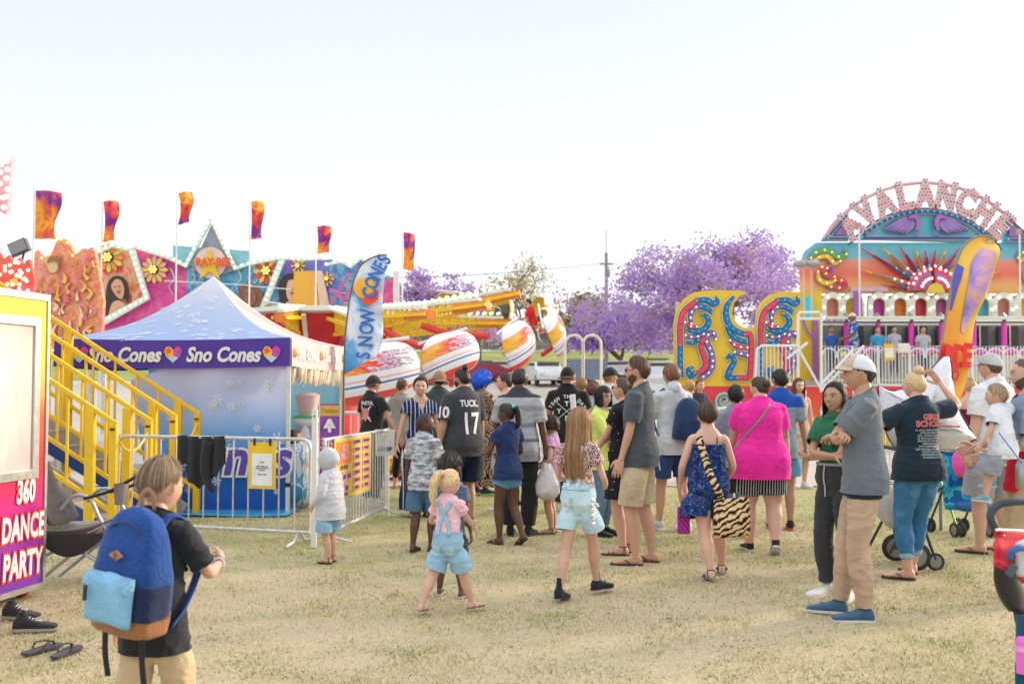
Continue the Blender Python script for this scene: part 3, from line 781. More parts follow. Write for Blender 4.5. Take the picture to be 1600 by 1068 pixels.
def lock(ctx,pts,radii,col,name='ponytail',n=14,ridge=.12,strands=60,seed=3,flat=1.0,mat=None):
 """a tail of hair through head-unit points"""
 HM=ctx['HM'];hh=ctx['hh'];rs=np.random.RandomState(seed);mb=MB()
 cp=catmull([HM@Vector(p)for p in pts],6);rr=np.interp(np.linspace(0,1,len(cp)),np.linspace(0,1,len(radii)),radii)*hh
 mb.tube(cp,rr,n,flat=flat)
 k=len(mb.v)
 for i in range(k):
  ring=i//n;ctr=cp[min(ring,len(cp)-1)];v=Vector(mb.v[i]);mb.v[i]=tuple(ctr+(v-ctr)*(1+ridge*(math.sin(i%n*2.7)*.6+rs.uniform(-.5,.5))))
 for _ in range(strands):
  a=rs.uniform(0,2*pi);f=rs.uniform(.85,1.25);L=rs.randint(int(len(cp)*.6),len(cp)+1);vv=[]
  fa,fb=frame_of(cp[min(3,len(cp)-1)]-cp[0])
  for i in range(L):
   q=cp[i]+(fa*cos(a)+fb*sin(a))*rr[i]*f*1.02;d=fa*(-sin(a))+fb*cos(a);vv+=[q-d*hh*.006,q+d*hh*.006]
  mb.add(vv,[(2*i,2*i+1,2*i+3,2*i+2)for i in range(L-1)])
 return mb.build(name,mat or hair_mat(col),ctx['root'],180)
def bun(ctx,p,r,col,name='hair_bun',seed=1):
 HM=ctx['HM'];mb=MB();mb.ball((0,0,0),1,26,18);v=np.array(mb.v);rad=1+.16*np.abs(vnoise(v*3.2+seed))+.05*np.sin(v[:,2]*16+v[:,0]*9)
 mb.v=[tuple(HM@(Vector(p)+Vector(x)*r*q))for x,q in zip(v,rad)]
 return mb.build(name,hair_mat(col),ctx['root'],180)
def make_beard(ctx,col,amt):
 HM=ctx['HM'];c=ctx['c'];mb=MB();rs=np.random.RandomState(4);vs=[];n=40;k=12
 for i in range(n+1):
  a=R(lerp(-100,100,i/n));aa=abs(math.degrees(a))
  for j in range(k+1):
   z0=interp([0,20,40,100],[.17,.20,.3,.52],aa);z1=.0
   z=lerp(z0,z1,j/k);el=math.asin(max(-1,min(1,(z-.5)/.5)));p=head_pt(np.array([a]),np.array([el]),c)[0]
   d=p-np.array([0,0,.45]);d/=np.linalg.norm(d);e=min(1,j/2)*min(1,(k-j)/2+.2)
   vs.append(tuple(HM@Vector(p+d*(.022*amt*e-.004+rs.uniform(0,.008)*e))))
 w=k+1;mb.add(vs,[(i*w+j,(i+1)*w+j,(i+1)*w+j+1,i*w+j+1)for i in range(n)for j in range(k)])
 mb.build('beard',hair_mat(col),ctx['root'],180)
def make_cap(ctx,c1,c2=None,brim=None,back=False,mesh_back=False,logo=None):
 HM=ctx['HM'];ch=ctx['c'];mb=MB();na=40;ne=12;vs=[];rot=pi if back else 0;mi=[]
 for i in range(na):
  a=-pi+2*pi*i/na
  for j in range(ne):
   k=j/(ne-1);e0=R(interp([0,90,180],[24,14,2],abs(math.degrees(a)))if not back else interp([0,90,180],[32,14,-6],abs(math.degrees(a))))
   p=head_pt(np.array([a]),np.array([lerp(pi/2-.02,e0,k)]),ch)[0];d=p-np.array([0,-.02,.45]);d/=np.linalg.norm(d);vs.append(tuple(HM@Vector(p+d*(.05+.02*(1-k)))))
 fs=[]
 for i in range(na):
  for j in range(ne-1):
   fs.append((i*ne+j,i*ne+j+1,((i+1)%na)*ne+j+1,((i+1)%na)*ne+j));a=abs(-180+360*(i+.5)/na);mi.append(1 if(a>62)else 0)
 mb.add(vs,fs);mb.f.append(tuple(i*ne for i in range(na)));mi.append(0);mb.m=mi[:]
 mb.ball(HM@Vector((0,-.01,1.065)),ctx['hh']*.03,8,6,0)
 o=mb.build('cap',[cloth(c1),cloth(c2 or c1)],ctx['root'],180,solid=.004)
 b=MB();rows=[]
 for i in range(5):
  row=[]
  for j in range(17):
   a=lerp(-R(62),R(62),j/16);e0=R(25 if not back else 4);aa=a+rot
   p=head_pt(np.array([aa if aa<pi else aa-2*pi]),np.array([e0+R(2)]),ch)[0];d=np.array([sin(aa),cos(aa),0]);ext=.36*cos(a*1.35)**.7 if abs(a*1.35)<pi/2 else 0
   q=p+d*(.045+ext*i/4)+np.array([0,0,-.10*(i/4)-.03*(a*a)]);row.append(tuple(HM@Vector(q)))
  rows.append(row)
 b.loft(rows,cap=False,closed=False);b.build('brim',cloth(brim or c1),o,180,solid=.005)
 return o
def make_glasses(ctx,shades):
 HM=ctx['HM'];mb=MB();fr=plain((.02,.02,.022),.25,var=.05)
 for s in(-1,1):
  cx=s*.15;pts=[HM@Vector((cx+.085*cos(t*pi/8),.405-abs(cx+.085*cos(t*pi/8))*.1,.535+.062*sin(t*pi/8)))for t in range(17)]
  mb.tube(pts,ctx['hh']*.011,6)
  mb.tube([HM@Vector((s*.235,.38,.55)),HM@Vector((s*.33,.2,.55)),HM@Vector((s*.36,-.03,.54))],ctx['hh']*.012,6)
  if shades:mb.add([HM@Vector((cx+.085*cos(t*pi/8),.41-abs(cx+.085*cos(t*pi/8))*.1,.535+.062*sin(t*pi/8)))for t in range(16)],[tuple(range(16))])
 mb.tube([HM@Vector((-.065,.40,.545)),HM@Vector((0,.42,.555)),HM@Vector((.065,.40,.545))],ctx['hh']*.012,6)
 mb.build('sunglasses' if shades else 'glasses',fr,ctx['root'],60)
def pat(key,fn):
 if key in MATS:return MATS[key]
 m=fn();MATS[key]=m;return m
def _cloth_fin(t,col,rough=.9):
 v=t.coord();n=t.noise(v,9,4);t.col(t.mix(t.math('MULTIPLY',n,.3),col,t.mix(1.0,col,(.72,.72,.76),'MULTIPLY')));t.bump(t.noise(t.coord((1,1,1.8)),14,4),.3,.012)
 return t.fin(rough,0,.2)
def stripes(period,c1,c2,duty=.5,axis=0,thin=None,rot=0):
 def f():
  t=NT('striped_cloth');v=t.coord((1,1,1),rot=(0,rot,0));s=t.n('SeparateXYZ');t.l(v,s.inputs[0]);fr=t.math('FRACT',t.math('DIVIDE',t.math('ADD',s.outputs[axis],5),period))
  st=[(0,c1),(duty,c2)]if not thin else[(0,c1),(duty,c2),(duty+.12,c1),(duty+.3,thin),(duty+.36,c1)]
  return _cloth_fin(t,t.ramp(fr,st,'CONSTANT'))
 return pat(('str',period,c1,c2,duty,axis,rot),f)
def bands(z0,z1,stops,nm='banded_cloth'):
 def f():
  t=NT(nm);v=t.coord();s=t.n('SeparateXYZ');t.l(v,s.inputs[0]);m=t.n('MapRange');m.inputs['From Min'].default_value=z0;m.inputs['From Max'].default_value=z1;t.l(s.outputs[2],m.inputs['Value'])
  return _cloth_fin(t,t.ramp(m.outputs[0],stops,'CONSTANT'))
 return pat(('band',z0,z1,str(stops)),f)
def blobs(base,cols,scale,size=.35,key='',stretch=(1,1,1),dist=0.0):
 def f():
  t=NT('printed_cloth');v=t.coord(stretch);vo=t.n('TexVoronoi',Scale=scale);t.l(v,vo.inputs['Vector'])
  ns=t.noise(v,scale*1.3,3,.6);d=t.math('ADD',vo.outputs['Distance'],t.math('MULTIPLY',ns,.35))
  sp=t.n('SeparateColor');t.l(vo.outputs['Color'],sp.inputs[0])
  c=t.ramp(sp.outputs[0],[(i/len(cols),q)for i,q in enumerate(cols)],'CONSTANT')
  m=t.ramp(d,[(0,(1,1,1)),(size,(0,0,0))],'CONSTANT');sc=t.n('SeparateColor');t.l(m,sc.inputs[0])
  return _cloth_fin(t,t.mix(sc.outputs[0],base,c))
 return pat(('blob',base,str(cols),scale,size,key),f)
def noisy(cols,scale,key='',stretch=(1,1,1),dist=0,interp='CONSTANT',detail=3):
 def f():
  t=NT('camo_cloth');n=t.noise(t.coord(stretch),scale,detail,.5,dist)
  return _cloth_fin(t,t.ramp(n,cols,interp))
 return pat(('noisy',str(cols),scale,key),f)
def rings_cloth():
 def f():
  t=NT('medallion_cloth');vo=t.n('TexVoronoi',Scale=5.2);t.l(t.coord(),vo.inputs['Vector']);fr=t.math('FRACT',t.math('MULTIPLY',vo.outputs['Distance'],5.0));n=t.noise(t.coord(),55,2)
  a=t.ramp(fr,[(0,(.03,.02,.02)),(.35,(.55,.38,.26)),(.55,(.05,.03,.03)),(.7,(.70,.55,.42)),(.85,(.25,.10,.07))],'CONSTANT')
  return _cloth_fin(t,t.mix(t.ramp(n,[(0,(0,0,0)),(.6,(1,1,1))],'CONSTANT'),a,(.03,.02,.02)))
 return pat('rings',f)
def tiger():
 def f():
  t=NT('tiger_print');w=t.n('TexWave',Scale=7.0,Distortion=6.0,Detail=2.0);w.bands_direction='Z';w.inputs['Detail Scale'].default_value=2.2;t.l(t.coord((1,1,1),rot=(0,.5,0)),w.inputs['Vector'])
  return _cloth_fin(t,t.ramp(w.outputs['Fac'],[(0,(.03,.02,.015)),(.36,(.62,.38,.16)),(.7,(.8,.62,.38))],'CONSTANT'))
 return pat('tiger',f)
def denim(c):return pat(('denim',c),lambda:_denim(c))
def _denim(c):
 t=NT('denim');v=t.coord();n=t.noise(v,8,5,.7);w=t.noise(t.coord((1,1,.25)),260,2,.8)
 a=t.ramp(n,[(.3,tuple(x*.7 for x in c)),(.55,c),(.75,tuple(min(1,x*1.5+.05)for x in c))]);t.col(t.mix(t.math('MULTIPLY',w,.5),a,tuple(min(1,x*1.6+.08)for x in c)));t.bump(t.math('ADD',t.noise(t.coord((1,1,1.6)),22,4),t.math('MULTIPLY',w,.1)),.35,.012);return t.fin(.9,0,.2)
def ribbon(targets,pts,width,mat,name,parent,off=.004,thick=.003,axis=None,n=26,mb=None,smooth=True):
 bvs=[BVHTree.FromPolygons([tuple(x)for x in v],f)for o,v,f in targets]
 cp=catmull(pts,max(2,n//max(1,len(pts)-1)));hits=[]
 for p in cp:
  c=Vector((axis[0],axis[1],p.z))if axis else Vector((p.x,0,p.z));d=(c-p);d.z=0
  if d.length<1e-4:d=Vector((0,1,0))
  d.normalize();s=p-d*.5;best=None
  for bv in bvs:
   h,nn,i,ds=bv.ray_cast(s,d,.9)
   if h is not None and(best is None or ds<best[2]):best=(h,nn,ds)
  if best:hits.append((best[0]-d*off,-d))
 if len(hits)<2:return None
 m=MB();rows=[]
 for i,(p,nn)in enumerate(hits):
  t=(hits[min(i+1,len(hits)-1)][0]-hits[max(0,i-1)][0]).normalized();s=t.cross(nn).normalized()*width/2
  rows.append([tuple(p-s),tuple(p-s*.5+nn*thick),tuple(p+s*.5+nn*thick),tuple(p+s)])
 m.loft(rows,cap=False,closed=False);return m.build(name,mat,parent,180,solid=thick,recalc=False)
def top_empty(name,ctx,label,cat,group=None):
 r=ctx['root'];e=empty(name,r.location,r.rotation_euler.z,label,cat,group);return e
def over(ctx,pts,r):return[Vector(p)for p in pts]
def shoulder_y(ctx,x,sgn,z):return 0
L_=(.60,.385,.285);T_=(.44,.26,.165);B_=(.13,.068,.045);M_=(.27,.15,.095);O_=(.50,.29,.18)
GR='people in the crowd on the grass'
def atd(px,d):return Vector(((px-800)/FPX*d,d,0))
PE={}
c=person('boy in black tee wearing a large blue backpack, nearest the camera',0,0,1.268,20,child=.35,fat=.84,loc=atd(250,3.95),skin=L_,hairc=(.21,.145,.085),hair='short',lod=.8,hairp=dict(thick=.07,ear=15,back=-15,front=38,seed=4,strands=1500,rough=.012),top=dict(mat=cloth((.018,.02,.026)),hem=-.16,fit=.016,sleeve=.72,flare=.012),bottom=dict(mat=cloth((.56,.43,.26)),kind='shorts',length=.98,loose=.012,fit=.010,waist=.02),Rh=(.07,.215,.665),Rp=(.6,-.6,-.7),Lh=(.185,.05,.475),head=(12,-4),Rf=(.05,.1,0,5,0),Lf=(.05,-.1,.01,5,12),shoes='canvas',shoec=((.05,.05,.06),(.7,.7,.7),(.6,.6,.6)),rhand='hold')
PE['boy']=c
b=MB();M=c['J']['hmR']
for k,col in((0,0),(.07,1)):
 e,w=c['J']['elR'],c['J']['wrR'];d=(w-e).normalized();a,bb=frame_of(d);p=w-d*(.012+k*.16)
 b=MB();b.tube([p+(a*cos(t*pi/10)+bb*sin(t*pi/10))*.0245 for t in range(21)],.0045,6);b.build('wristband',plain(((.04,.04,.12),(.75,.72,.8))[col],.5),c['root'])
def backpack(ctx,label,cols,size,off=(0,0,0),tilt=0,fancy=True,group=None,yaw=0):
 """cols: main, base, pocket, side"""
 W,D,Hh=size;e=top_empty('backpack',ctx,label,'backpack',group);A=Matrix.Translation(Vector(off))@Matrix.Rotation(R(yaw),4,'Z')@Matrix.Rotation(R(tilt),4,'Y')
 def ring(z,w,d,y0=0,n=36,ee=.55):
  r=[]
  for j in range(n):
   a=2*pi*j/n;ca,sa=cos(a),sin(a);r.append(A@Vector((w/2*abs(ca)**ee*(1 if ca>0 else-1),y0+d/2*abs(sa)**ee*(1 if sa>0 else-1),z)))
  return r
 prof=[(0,.84,.80),(.015,.95,.95),(.12,1,1.05),(.3,1,1.06),(.5,.98,1.0),(.68,.93,.88),(.82,.82,.70),(.92,.66,.52),(.98,.45,.34),(1,.22,.18)]
 def loftpart(z0,z1,g=0.0,nz=14):
  rs=[]
  for i in range(nz+1):
   z=lerp(z0,z1,i/nz);rs.append(ring(z*Hh,np.interp(z,[p[0]for p in prof],[p[1]for p in prof])*W+g,np.interp(z,[p[0]for p in prof],[p[2]for p in prof])*D+g,-.012*Hh*sin(z*3)))
  return rs
 def wr(m,amp):
  v=np.array([tuple(q)for q in m.v]);w=(1-np.abs(vnoise(v*13)))**3*amp+vnoise(v*6)*amp*.8;c0=np.array(A@Vector((0,0,Hh*.45)));d=v-c0;d/=np.linalg.norm(d,axis=1)[:,None]+1e-9;m.v=[tuple(x)for x in v+d*w[:,None]]
 m=MB();m.loft(loftpart(.17,1.0,0,22));wr(m,.008);m.build('main_compartment',cloth(cols[0]),e,180)
 m=MB();m.loft(loftpart(0,.2,.004,8));wr(m,.004);m.build('base_panel',cloth(cols[1],rough=.6),e,180)
 if fancy:
  m=MB()
  for z in(.42,.62):pass
  def front(u,v):
   x=(u-.5)*W*.74;z=Hh*lerp(.10,.50,v);dd=D*.5*np.interp(z/Hh,[p[0]for p in prof],[p[2]for p in prof])
   edge=min(1,min(u,1-u,v,1-v)*9);return A@Vector((x,-dd-.012-.034*edge**.6,z-.02*(0)))
  m.sheet(front,18,14);wr(m,.005);pk=m.build('front_pocket',cloth(cols[2]),e,180,solid=.006)
  m=MB();m.sheet(lambda u,v:A@Vector(((u-.5)*W*.75,-D*.53-.044-.005*sin(pi*v)+.03*v*v,Hh*(.39+.12*v)-.008*sin(u*9)*.6)),16,5);m.build('pocket_flap',cloth(tuple(x*1.12 for x in cols[2])),pk,180,solid=.003)
  m=MB();m.box((-W*.23,-D*.53-.068,Hh*.35),(.012,.008,.055),0,A);m.build('zip_pull',plain((.02,.02,.03),.5),pk,0)
  m=MB();q=[(W*.03,-D*.545,Hh*.70),(W*.03+.032,-D*.535,Hh*.66),(W*.03+.002,-D*.55,Hh*.615),(W*.03-.034,-D*.55,Hh*.655)]
  q=[A@(Vector(x)+Vector((0,-.012,0)))for x in q];qb=[A.to_3x3()@Vector((0,.006,0))+x for x in q];m.loft([q,qb]);pt=m.build('leather_patch',plain((.42,.19,.10),.7),e,0)
  m=MB();v,f=text_mesh('()',.026,.0012);Mt=A@upright((W*.03,-D*.55-.0155,Hh*.657),(1,0,.0));m.add(v,f,0,Mt);m.build('embossed_mark',plain((.12,.08,.07),.7),pt,0)
  for s in(1,-1):
   def sp_(u,v):
    a=R(lerp(-78,12,u));k=1.035+.03*sin(pi*u);return A@Vector((s*W/2*cos(a)**.5*k,-D/2*abs(sin(a))**.55*(1 if a<0 else-1)*1.06*k,Hh*(.16+.28*v)))
   m=MB();m.sheet(sp_,10,8);wr(m,.003);m.build('side_pocket',cloth(cols[3]),e,180,solid=.005)
  m=MB();m.tube(catmull([A@Vector(p)for p in((-.03,D*.22,Hh*.99),(-.028,D*.2,Hh*1.10),(0,D*.2,Hh*1.15),(.028,D*.2,Hh*1.10),(.03,D*.22,Hh*.99))],5),.011,8,flat=.35);m.build('grab_handle',plain((.33,.16,.09),.6),e,180)
  m=MB();m.tube(catmull([A@Vector(p)for p in((-W*.36,-D*.3,Hh*.80),(-W*.1,-D*.40,Hh*.90),(W*.2,-D*.36,Hh*.88),(W*.44,-D*.12,Hh*.62),(W*.46,0,Hh*.45))],6),.004,6);m.build('zip_line',plain((.02,.04,.14),.6),e,180)
 tg=[ctx['top']];J=ctx['J'];H=ctx['H']
 for s,sd in((1,'R'),(-1,'L')):
  x=ctx['sw']*.72;zs=J['sh'+sd].z
  m=MB();pts=catmull([(s*x*.75,-.085,zs-.0*H+.005),(s*x*.85,-.03,zs+.034*H+.012),(s*x,.03,zs+.022*H+.012),(s*x*1.05,.085*H*1.3,zs-.05*H),(s*x*1.15,.085*H*1.1,zs-.13*H),(s*x*1.5,.0,zs-.22*H),(s*W*.42,-.07,zs-.27*H)],5)
  rows=[]
  for i,p in enumerate(pts):
   t=(pts[min(i+1,len(pts)-1)]-pts[max(0,i-1)]).normalized();o_=(p-Vector((s*x*.6,0,zs-.1*H))).normalized();sd_=t.cross(o_).normalized()*.024;rows.append([p-sd_,p-sd_*.5+o_*.008,p+sd_*.5+o_*.008,p+sd_])
  m.loft(rows,cap=False,closed=False);m.build('shoulder_strap',cloth(cols[0]),e,180,solid=.006)
 if fancy:
  for x,z1,dx in((-W*.22,-.16,.035),(W*.40,-.20,.045)):
   m=MB();p=[A@Vector((x,-D*.30,.01)),A@Vector((x+dx*.4,-D*.32,-.08)),A@Vector((x+dx,-D*.3,z1))];m.tube(catmull(p,5),.0135,6,flat=.2,up=(0,1,0));m.build('dangling_strap',plain((.012,.012,.014),.8),e,180)
 return e
bp=backpack(c,'large two tone blue backpack with light blue pocket and brown base on the nearest boy',((.012,.06,.25),(.30,.135,.055),(.20,.42,.62),(.01,.022,.07)),(.29,.17,.45),(-.005,-.145,.655),6,yaw=-6)
hood=cloth((.52,.54,.60));
c=person('toddler in pale grey hoodie with hood up standing by the white barrier post',515,878,1.0,-62,child=1,skin=L_,hair='none',shoes='sandal',shoec=((.03,.03,.035),(.03,.03,.035),(0,0,0)),top=dict(mat=hood,hem=-.18,sleeve=1.72,fit=.022,flare=.02,name='hooded_jacket',bag=.01),bottom=dict(mat=denim((.22,.40,.56)),kind='shorts',length=.78,loose=.02,fit=.012,waist=0),Rh=(.11,.10,.50),Lh=(.11,.10,.50),Rf=(.06,.02,0,5,0),Lf=(.05,-.02,0,5,0),head=(-6,-6))
mb=MB();hv,hf,_=head_grid(1.0);cc=np.array([0,-.02,.5]);vv=hv-cc;vv*=np.array([1.26,1.2,1.16]);vv+=cc;vv[:,2]=np.where(vv[:,2]<.12,vv[:,2]*1.0-.02,vv[:,2]);vv+=(fbm(vv*3.2,3)*.05)[:,None]*(vv-cc)
A=np.array(c['HM']);vv=vv@A[:3,:3].T+A[:3,3];ff=[]
for q in hf:
 ce=hv[list(q)].mean(0)
 if len(q)==4 and(ce[1]>.22 and .08<ce[2]<.80 and abs(ce[0])<.25):continue
 ff.append(q)
np_mesh('hood',vv,ff,hood,c['root'])
pk=cloth((.80,.50,.58));dn=denim((.24,.42,.56))
c=person('little blonde girl in pink top and light denim overall shorts walking, high ponytail',700,958,.985,22,child=.95,fem=1,skin=(.66,.43,.34),hairc=(.62,.45,.24),hair='tied',lod=.85,hairp=dict(front=46,temple=30,ear=16,back=-22,rough=.014),top=dict(mat=pk,hem=.1,sleeve=.42,fit=.010,name='pink_top',flare=.0,tuck=1),bottom=dict(mat=dn,kind='shorts',length=.72,waist=.34,fit=.012,loose=.022,name='overall_shorts'),Rh=(.10,.24,.56),Rp=(.5,-.8,-.6),Lh=(.13,.19,.60),Rf=(.13,.14,0,25,0),Lf=(.15,-.13,.005,12,8),shoes='flipflop',shoec=((.20,.14,.12),(.75,.68,.70),(0,0,0)),head=(14,-6))
Hh=c['H'];z0=c['tpt'](0,0,.36).z;z1=c['tpt'](0,0,1.0).z
for s in(-1,1):ribbon([c['top'],c['bottom']],[(s*.045,-.3,z0-.02),(s*.02,-.3,lerp(z0,z1,.4)),(-s*.015,-.3,lerp(z0,z1,.66)),(-s*.05,-.3,z1-.01)],.028,dn,'overall_strap',c['root'],.006)
for s in(-1,1):
 m=MB();m.sheet(lambda u,v:(s*.055+(u-.5)*.07,-.5,c['P0'].z-.05+.07*v),8,8);q=decal(c,c['bottom'],'',denim((.30,.48,.60)),(s*.05,-.4,c['P0'].z+.0),(0,1,0),.1,'back_pocket',polys=[[(-.034,.03),(.034,.03),(.034,-.03),(0,-.045),(-.034,-.03)]],off=.006)
 m=MB();pts=[c['J']['sh'+('R' if s>0 else 'L')]+Vector((s*.012+.035*cos(a)*s*.3,.035*cos(a),.035*sin(a)-.01))for a in np.linspace(0,2*pi,13)]
 m.tube([Vector(p)+Vector((s*.006*(i%2),0,0))for i,p in enumerate(pts)],.013,6);m.build('frill',pk,c['root'],180)
lock(c,[(-.02,-.42,.84),(-.06,-.62,.78),(-.16,-.68,.45),(-.22,-.62,.05),(-.24,-.52,-.35)],[.09,.13,.15,.13,.04],(.66,.50,.27),ridge=.2,strands=160)
bun(c,(-.02,-.46,.86),.10,(.70,.45,.55),'scrunchie')
c=person('small child with dark curly hair and slate blue tee hidden behind the blonde girl',703,931,1.05,15,child=.9,skin=B_,hairc=(.02,.016,.014),hair='curly',hairp=dict(thick=.11,back=-30),top=dict(mat=cloth((.10,.14,.22)),hem=-.15),bottom=dict(mat=cloth((.05,.05,.07)),kind='shorts',length=.9,loose=.02),shoes='flipflop',shoec=((.6,.6,.62),(.6,.6,.65),(0,0,0)),Rf=(.09,.0,0,10,0),Lf=(.09,.05,0,10,0),head=(10,0))
camo=noisy([(0,(.16,.17,.20)),(.40,(.28,.30,.34)),(.5,(.48,.50,.55)),(.62,(.66,.67,.70))],15,'c',(1,1,2.4))
c=person('boy with shaved head in grey camouflage tee and blue denim shorts looking right',662,860,1.30,18,child=.4,skin=(.11,.055,.037),hairc=(.035,.022,.016),hair='buzz',top=dict(mat=camo,hem=-.12,sleeve=.7,fit=.016,flare=.01),bottom=dict(mat=denim((.05,.13,.22)),kind='shorts',length=.85,loose=.02,fit=.012),Rh=(.14,.10,.50),Lh=(.15,.03,.47),head=(55,-5),Rf=(.05,.03,0,5,0),Lf=(.06,-.05,0,5,0),shoes='flipflop',shoec=((.03,.03,.03),(.03,.03,.03),(0,0,0)))
st=stripes(.045,(.018,.03,.11),(.55,.60,.72),.80)
c=person('woman with short hair in navy maxi dress with white pinstripes, facing the camera',656,806,1.66,165,fem=1,skin=(.56,.36,.26),hairc=(.045,.025,.015),hair='short',hairp=dict(thick=.09,ear=0,back=-30,front=50,temple=30,seed=9),top=dict(mat=st,hem=.1,sleeve=.42,fit=.016,neck=1.0,name='dress_bodice',bag=.01,tuck=1),bottom=dict(mat=st,kind='skirt',length=1.86,waist=.2,fit=.014,flare=.07,name='dress_skirt'),Rh=(.19,.06,.48),Lh=(.15,.05,.50),head=(8,4),shoes='sandal',shoec=((.1,.06,.04),(.1,.06,.04),(0,0,0)),smile=1)
mm=MB();zc=c['J']['shR'].z;T=c['top'];decal(c,T,'',skin_mat((.56,.36,.26)),(0,.5,zc+.0),(0,-1,0),.1,'neckline',polys=[[(-.055,.05),(-.03,-.02),(0,-.11),(.03,-.02),(.055,.05)]],off=.003)
jer=cloth((.045,.048,.058))
c=person('big man with top knot and beard in charcoal jersey numbered 10, navy shorts',722,822,1.76,-38,fat=1.28,skin=T_,hairc=(.02,.015,.012),hair='tied',beard=1,top=dict(mat=jer,hem=-.2,sleeve=.85,fit=.02,flare=.02,wr=.005),bottom=dict(mat=cloth((.012,.02,.045)),kind='shorts',length=.92,loose=.03,fit=.016),belly=.02,head=(-12,2),shoes='sandal',shoec=((.025,.025,.03),(.025,.025,.03),(0,0,0)),Rh=(.18,.03,.45),Lh=(.19,.01,.45))
bun(c,(0,-.22,1.08),.14,(.02,.015,.012))
wh=plain((.78,.79,.8),.7,var=.05)
sz=c['J']['shL'];el=c['J']['elL'];q=sz.lerp(el,.55)
decal(c,c['top'],'10',wh,q+Vector((-.4,-.25,0)),Vector((.4,.25,0)),.17,'jersey_number',.03,sx=.8)
decal(c,c['top'],'TUCK..',wh,(.0,-.5,c['J']['shR'].z-.06),(0,1,0),.1,'jersey_name',.03,sx=.8)
decal(c,c['top'],'17',wh,(.0,-.5,c['J']['shR'].z-.29),(0,1,0),.33,'jersey_number',.02,sx=.75)
c=person('man in dark cap and black emblem tee behind the price board gate',0,0,1.70,42,loc=atd(582,13.6),skin=(.55,.32,.22),hairc=(.09,.05,.03),hair='bob',hairp=dict(length=.1,thick=.05),cap=dict(c1=(.02,.02,.022),c2=(.03,.03,.03)),top=dict(mat=cloth((.02,.02,.022)),hem=-.12,fit=.018,sleeve=.55),bottom=dict(mat=cloth((.02,.02,.03)),kind='pants',loose=.012),Rh=(.22,.10,.50),Lh=(.16,.05,.46),head=(12,0))
z=c['J']['shR'].z
decal(c,c['top'],'SPARTA',plain((.8,.8,.8),.7),(0,-.5,z-.04),(0,1,0),.07,'printed_lettering',.03)
decal(c,c['top'],'',plain((.75,.28,.24),.7),(0,-.5,z-.19),(0,1,0),.1,'printed_emblem',polys=[[(-.07,.07),(0,.09),(.07,.07),(.06,-.03),(0,-.09),(-.06,-.03)]])
decal(c,c['top'],'X',plain((.8,.75,.72),.7),(0,-.5,z-.19),(0,1,0),.3,'printed_swords',0,sx=1.3,off=.003)
c=person('woman with hair up in grey top and black leggings carrying a black handbag',627,762,1.66,22,fem=1,fat=1.12,skin=(.60,.36,.27),hairc=(.12,.05,.025),hair='short',hairp=dict(back=-20,thick=.07,ear=16),top=dict(mat=cloth((.30,.27,.24)),hem=-.28,sleeve=.5,fit=.02,flare=.02),bottom=dict(mat=cloth((.012,.012,.014)),kind='pants',length=1.75,fit=.004),Rh=(.17,.06,.47),Lh=(.15,.12,.58),head=(5,0),shoes='flipflop',shoec=((.3,.2,.15),(.3,.2,.15),(0,0,0)))
bun(c,(0,-.3,.93),.15,(.14,.06,.03))
e=top_empty('handbag',c,'black slouchy leather handbag on the shoulder of the woman in grey','handbag')
m=MB();m.ball((0,0,0),(.19,.08,.14),24,14);m.v=[(-.21+x,-.03+y,1.0+z*(1 if z<0 else .75)+.02*sin(x*30))for x,y,z in m.v];m.build('bag_body',plain((.02,.02,.022),.35),e,180)
m=MB();m.tube(catmull([(-.33,-.03,1.05),(-.24,-.02,1.28),(-.15,0,1.43),(-.12,0,1.3),(-.08,-.03,1.06)],5),.011,6);m.build('strap',plain((.02,.02,.022),.4),e)
m=MB();m.box((-.15,-.115,1.02),(.05,.012,.10));m.build('gold_clasp',plain((.55,.36,.08),.3,.8),e,0,bevel=.004)
c=person('man in dark green tee and brown patterned cap behind the woman in stripes',0,0,1.76,10,loc=atd(686,13.7),skin=M_,hairc=(.02,.015,.01),hair='short',cap=dict(c1=(.2,.12,.07),c2=(.28,.17,.09),back=True),top=dict(mat=cloth((.05,.075,.065)),hem=-.15,fit=.02),bottom=dict(mat=cloth((.03,.03,.04)),kind='pants',loose=.012),head=(-20,0),fat=1.1)
rc=rings_cloth();bw=pat('bluewig',lambda:hair_mat((.01,.10,.62)))
c=person('person in bright blue curly wig and brown medallion print long dress',752,772,1.74,48,fem=1,fat=1.15,skin=B_,hairc=(.02,.10,.55),hair='afro',hairp=dict(thick=.30,front=34,temple=5,ear=-10,back=-42,strands=700,curl=.12,mat=bw,name='wig'),top=dict(mat=rc,hem=.1,sleeve=.9,fit=.02,name='dress_bodice',tuck=1),bottom=dict(mat=rc,kind='skirt',length=1.8,waist=.2,fit=.018,flare=.05,name='dress_skirt'),Rh=(.10,.20,.62),Lh=(.08,.18,.60),shoes='sneaker',shoec=((.05,.07,.2),(.55,.8,.05),(.5,.6,.1)))
c=person('girl with braids in navy tee and short denim shorts near the plastic bag',793,850,1.39,-38,child=.25,fem=1,skin=(.12,.06,.04),hairc=(.02,.015,.013),hair='tied',top=dict(mat=cloth((.015,.035,.12)),hem=-.1,sleeve=.42,fit=.014),bottom=dict(mat=denim((.08,.24,.42)),kind='shorts',length=.32,loose=.006,fit=.008),Lh=(.09,.17,.64),Rh=(.1,.16,.62),Lf=(.05,.04,0,5,0),Rf=(.05,-.10,.03,5,28),head=(-22,-5),shoes='flipflop',shoec=((.02,.02,.02),(.5,.2,.2),(0,0,0)),lhand='open')
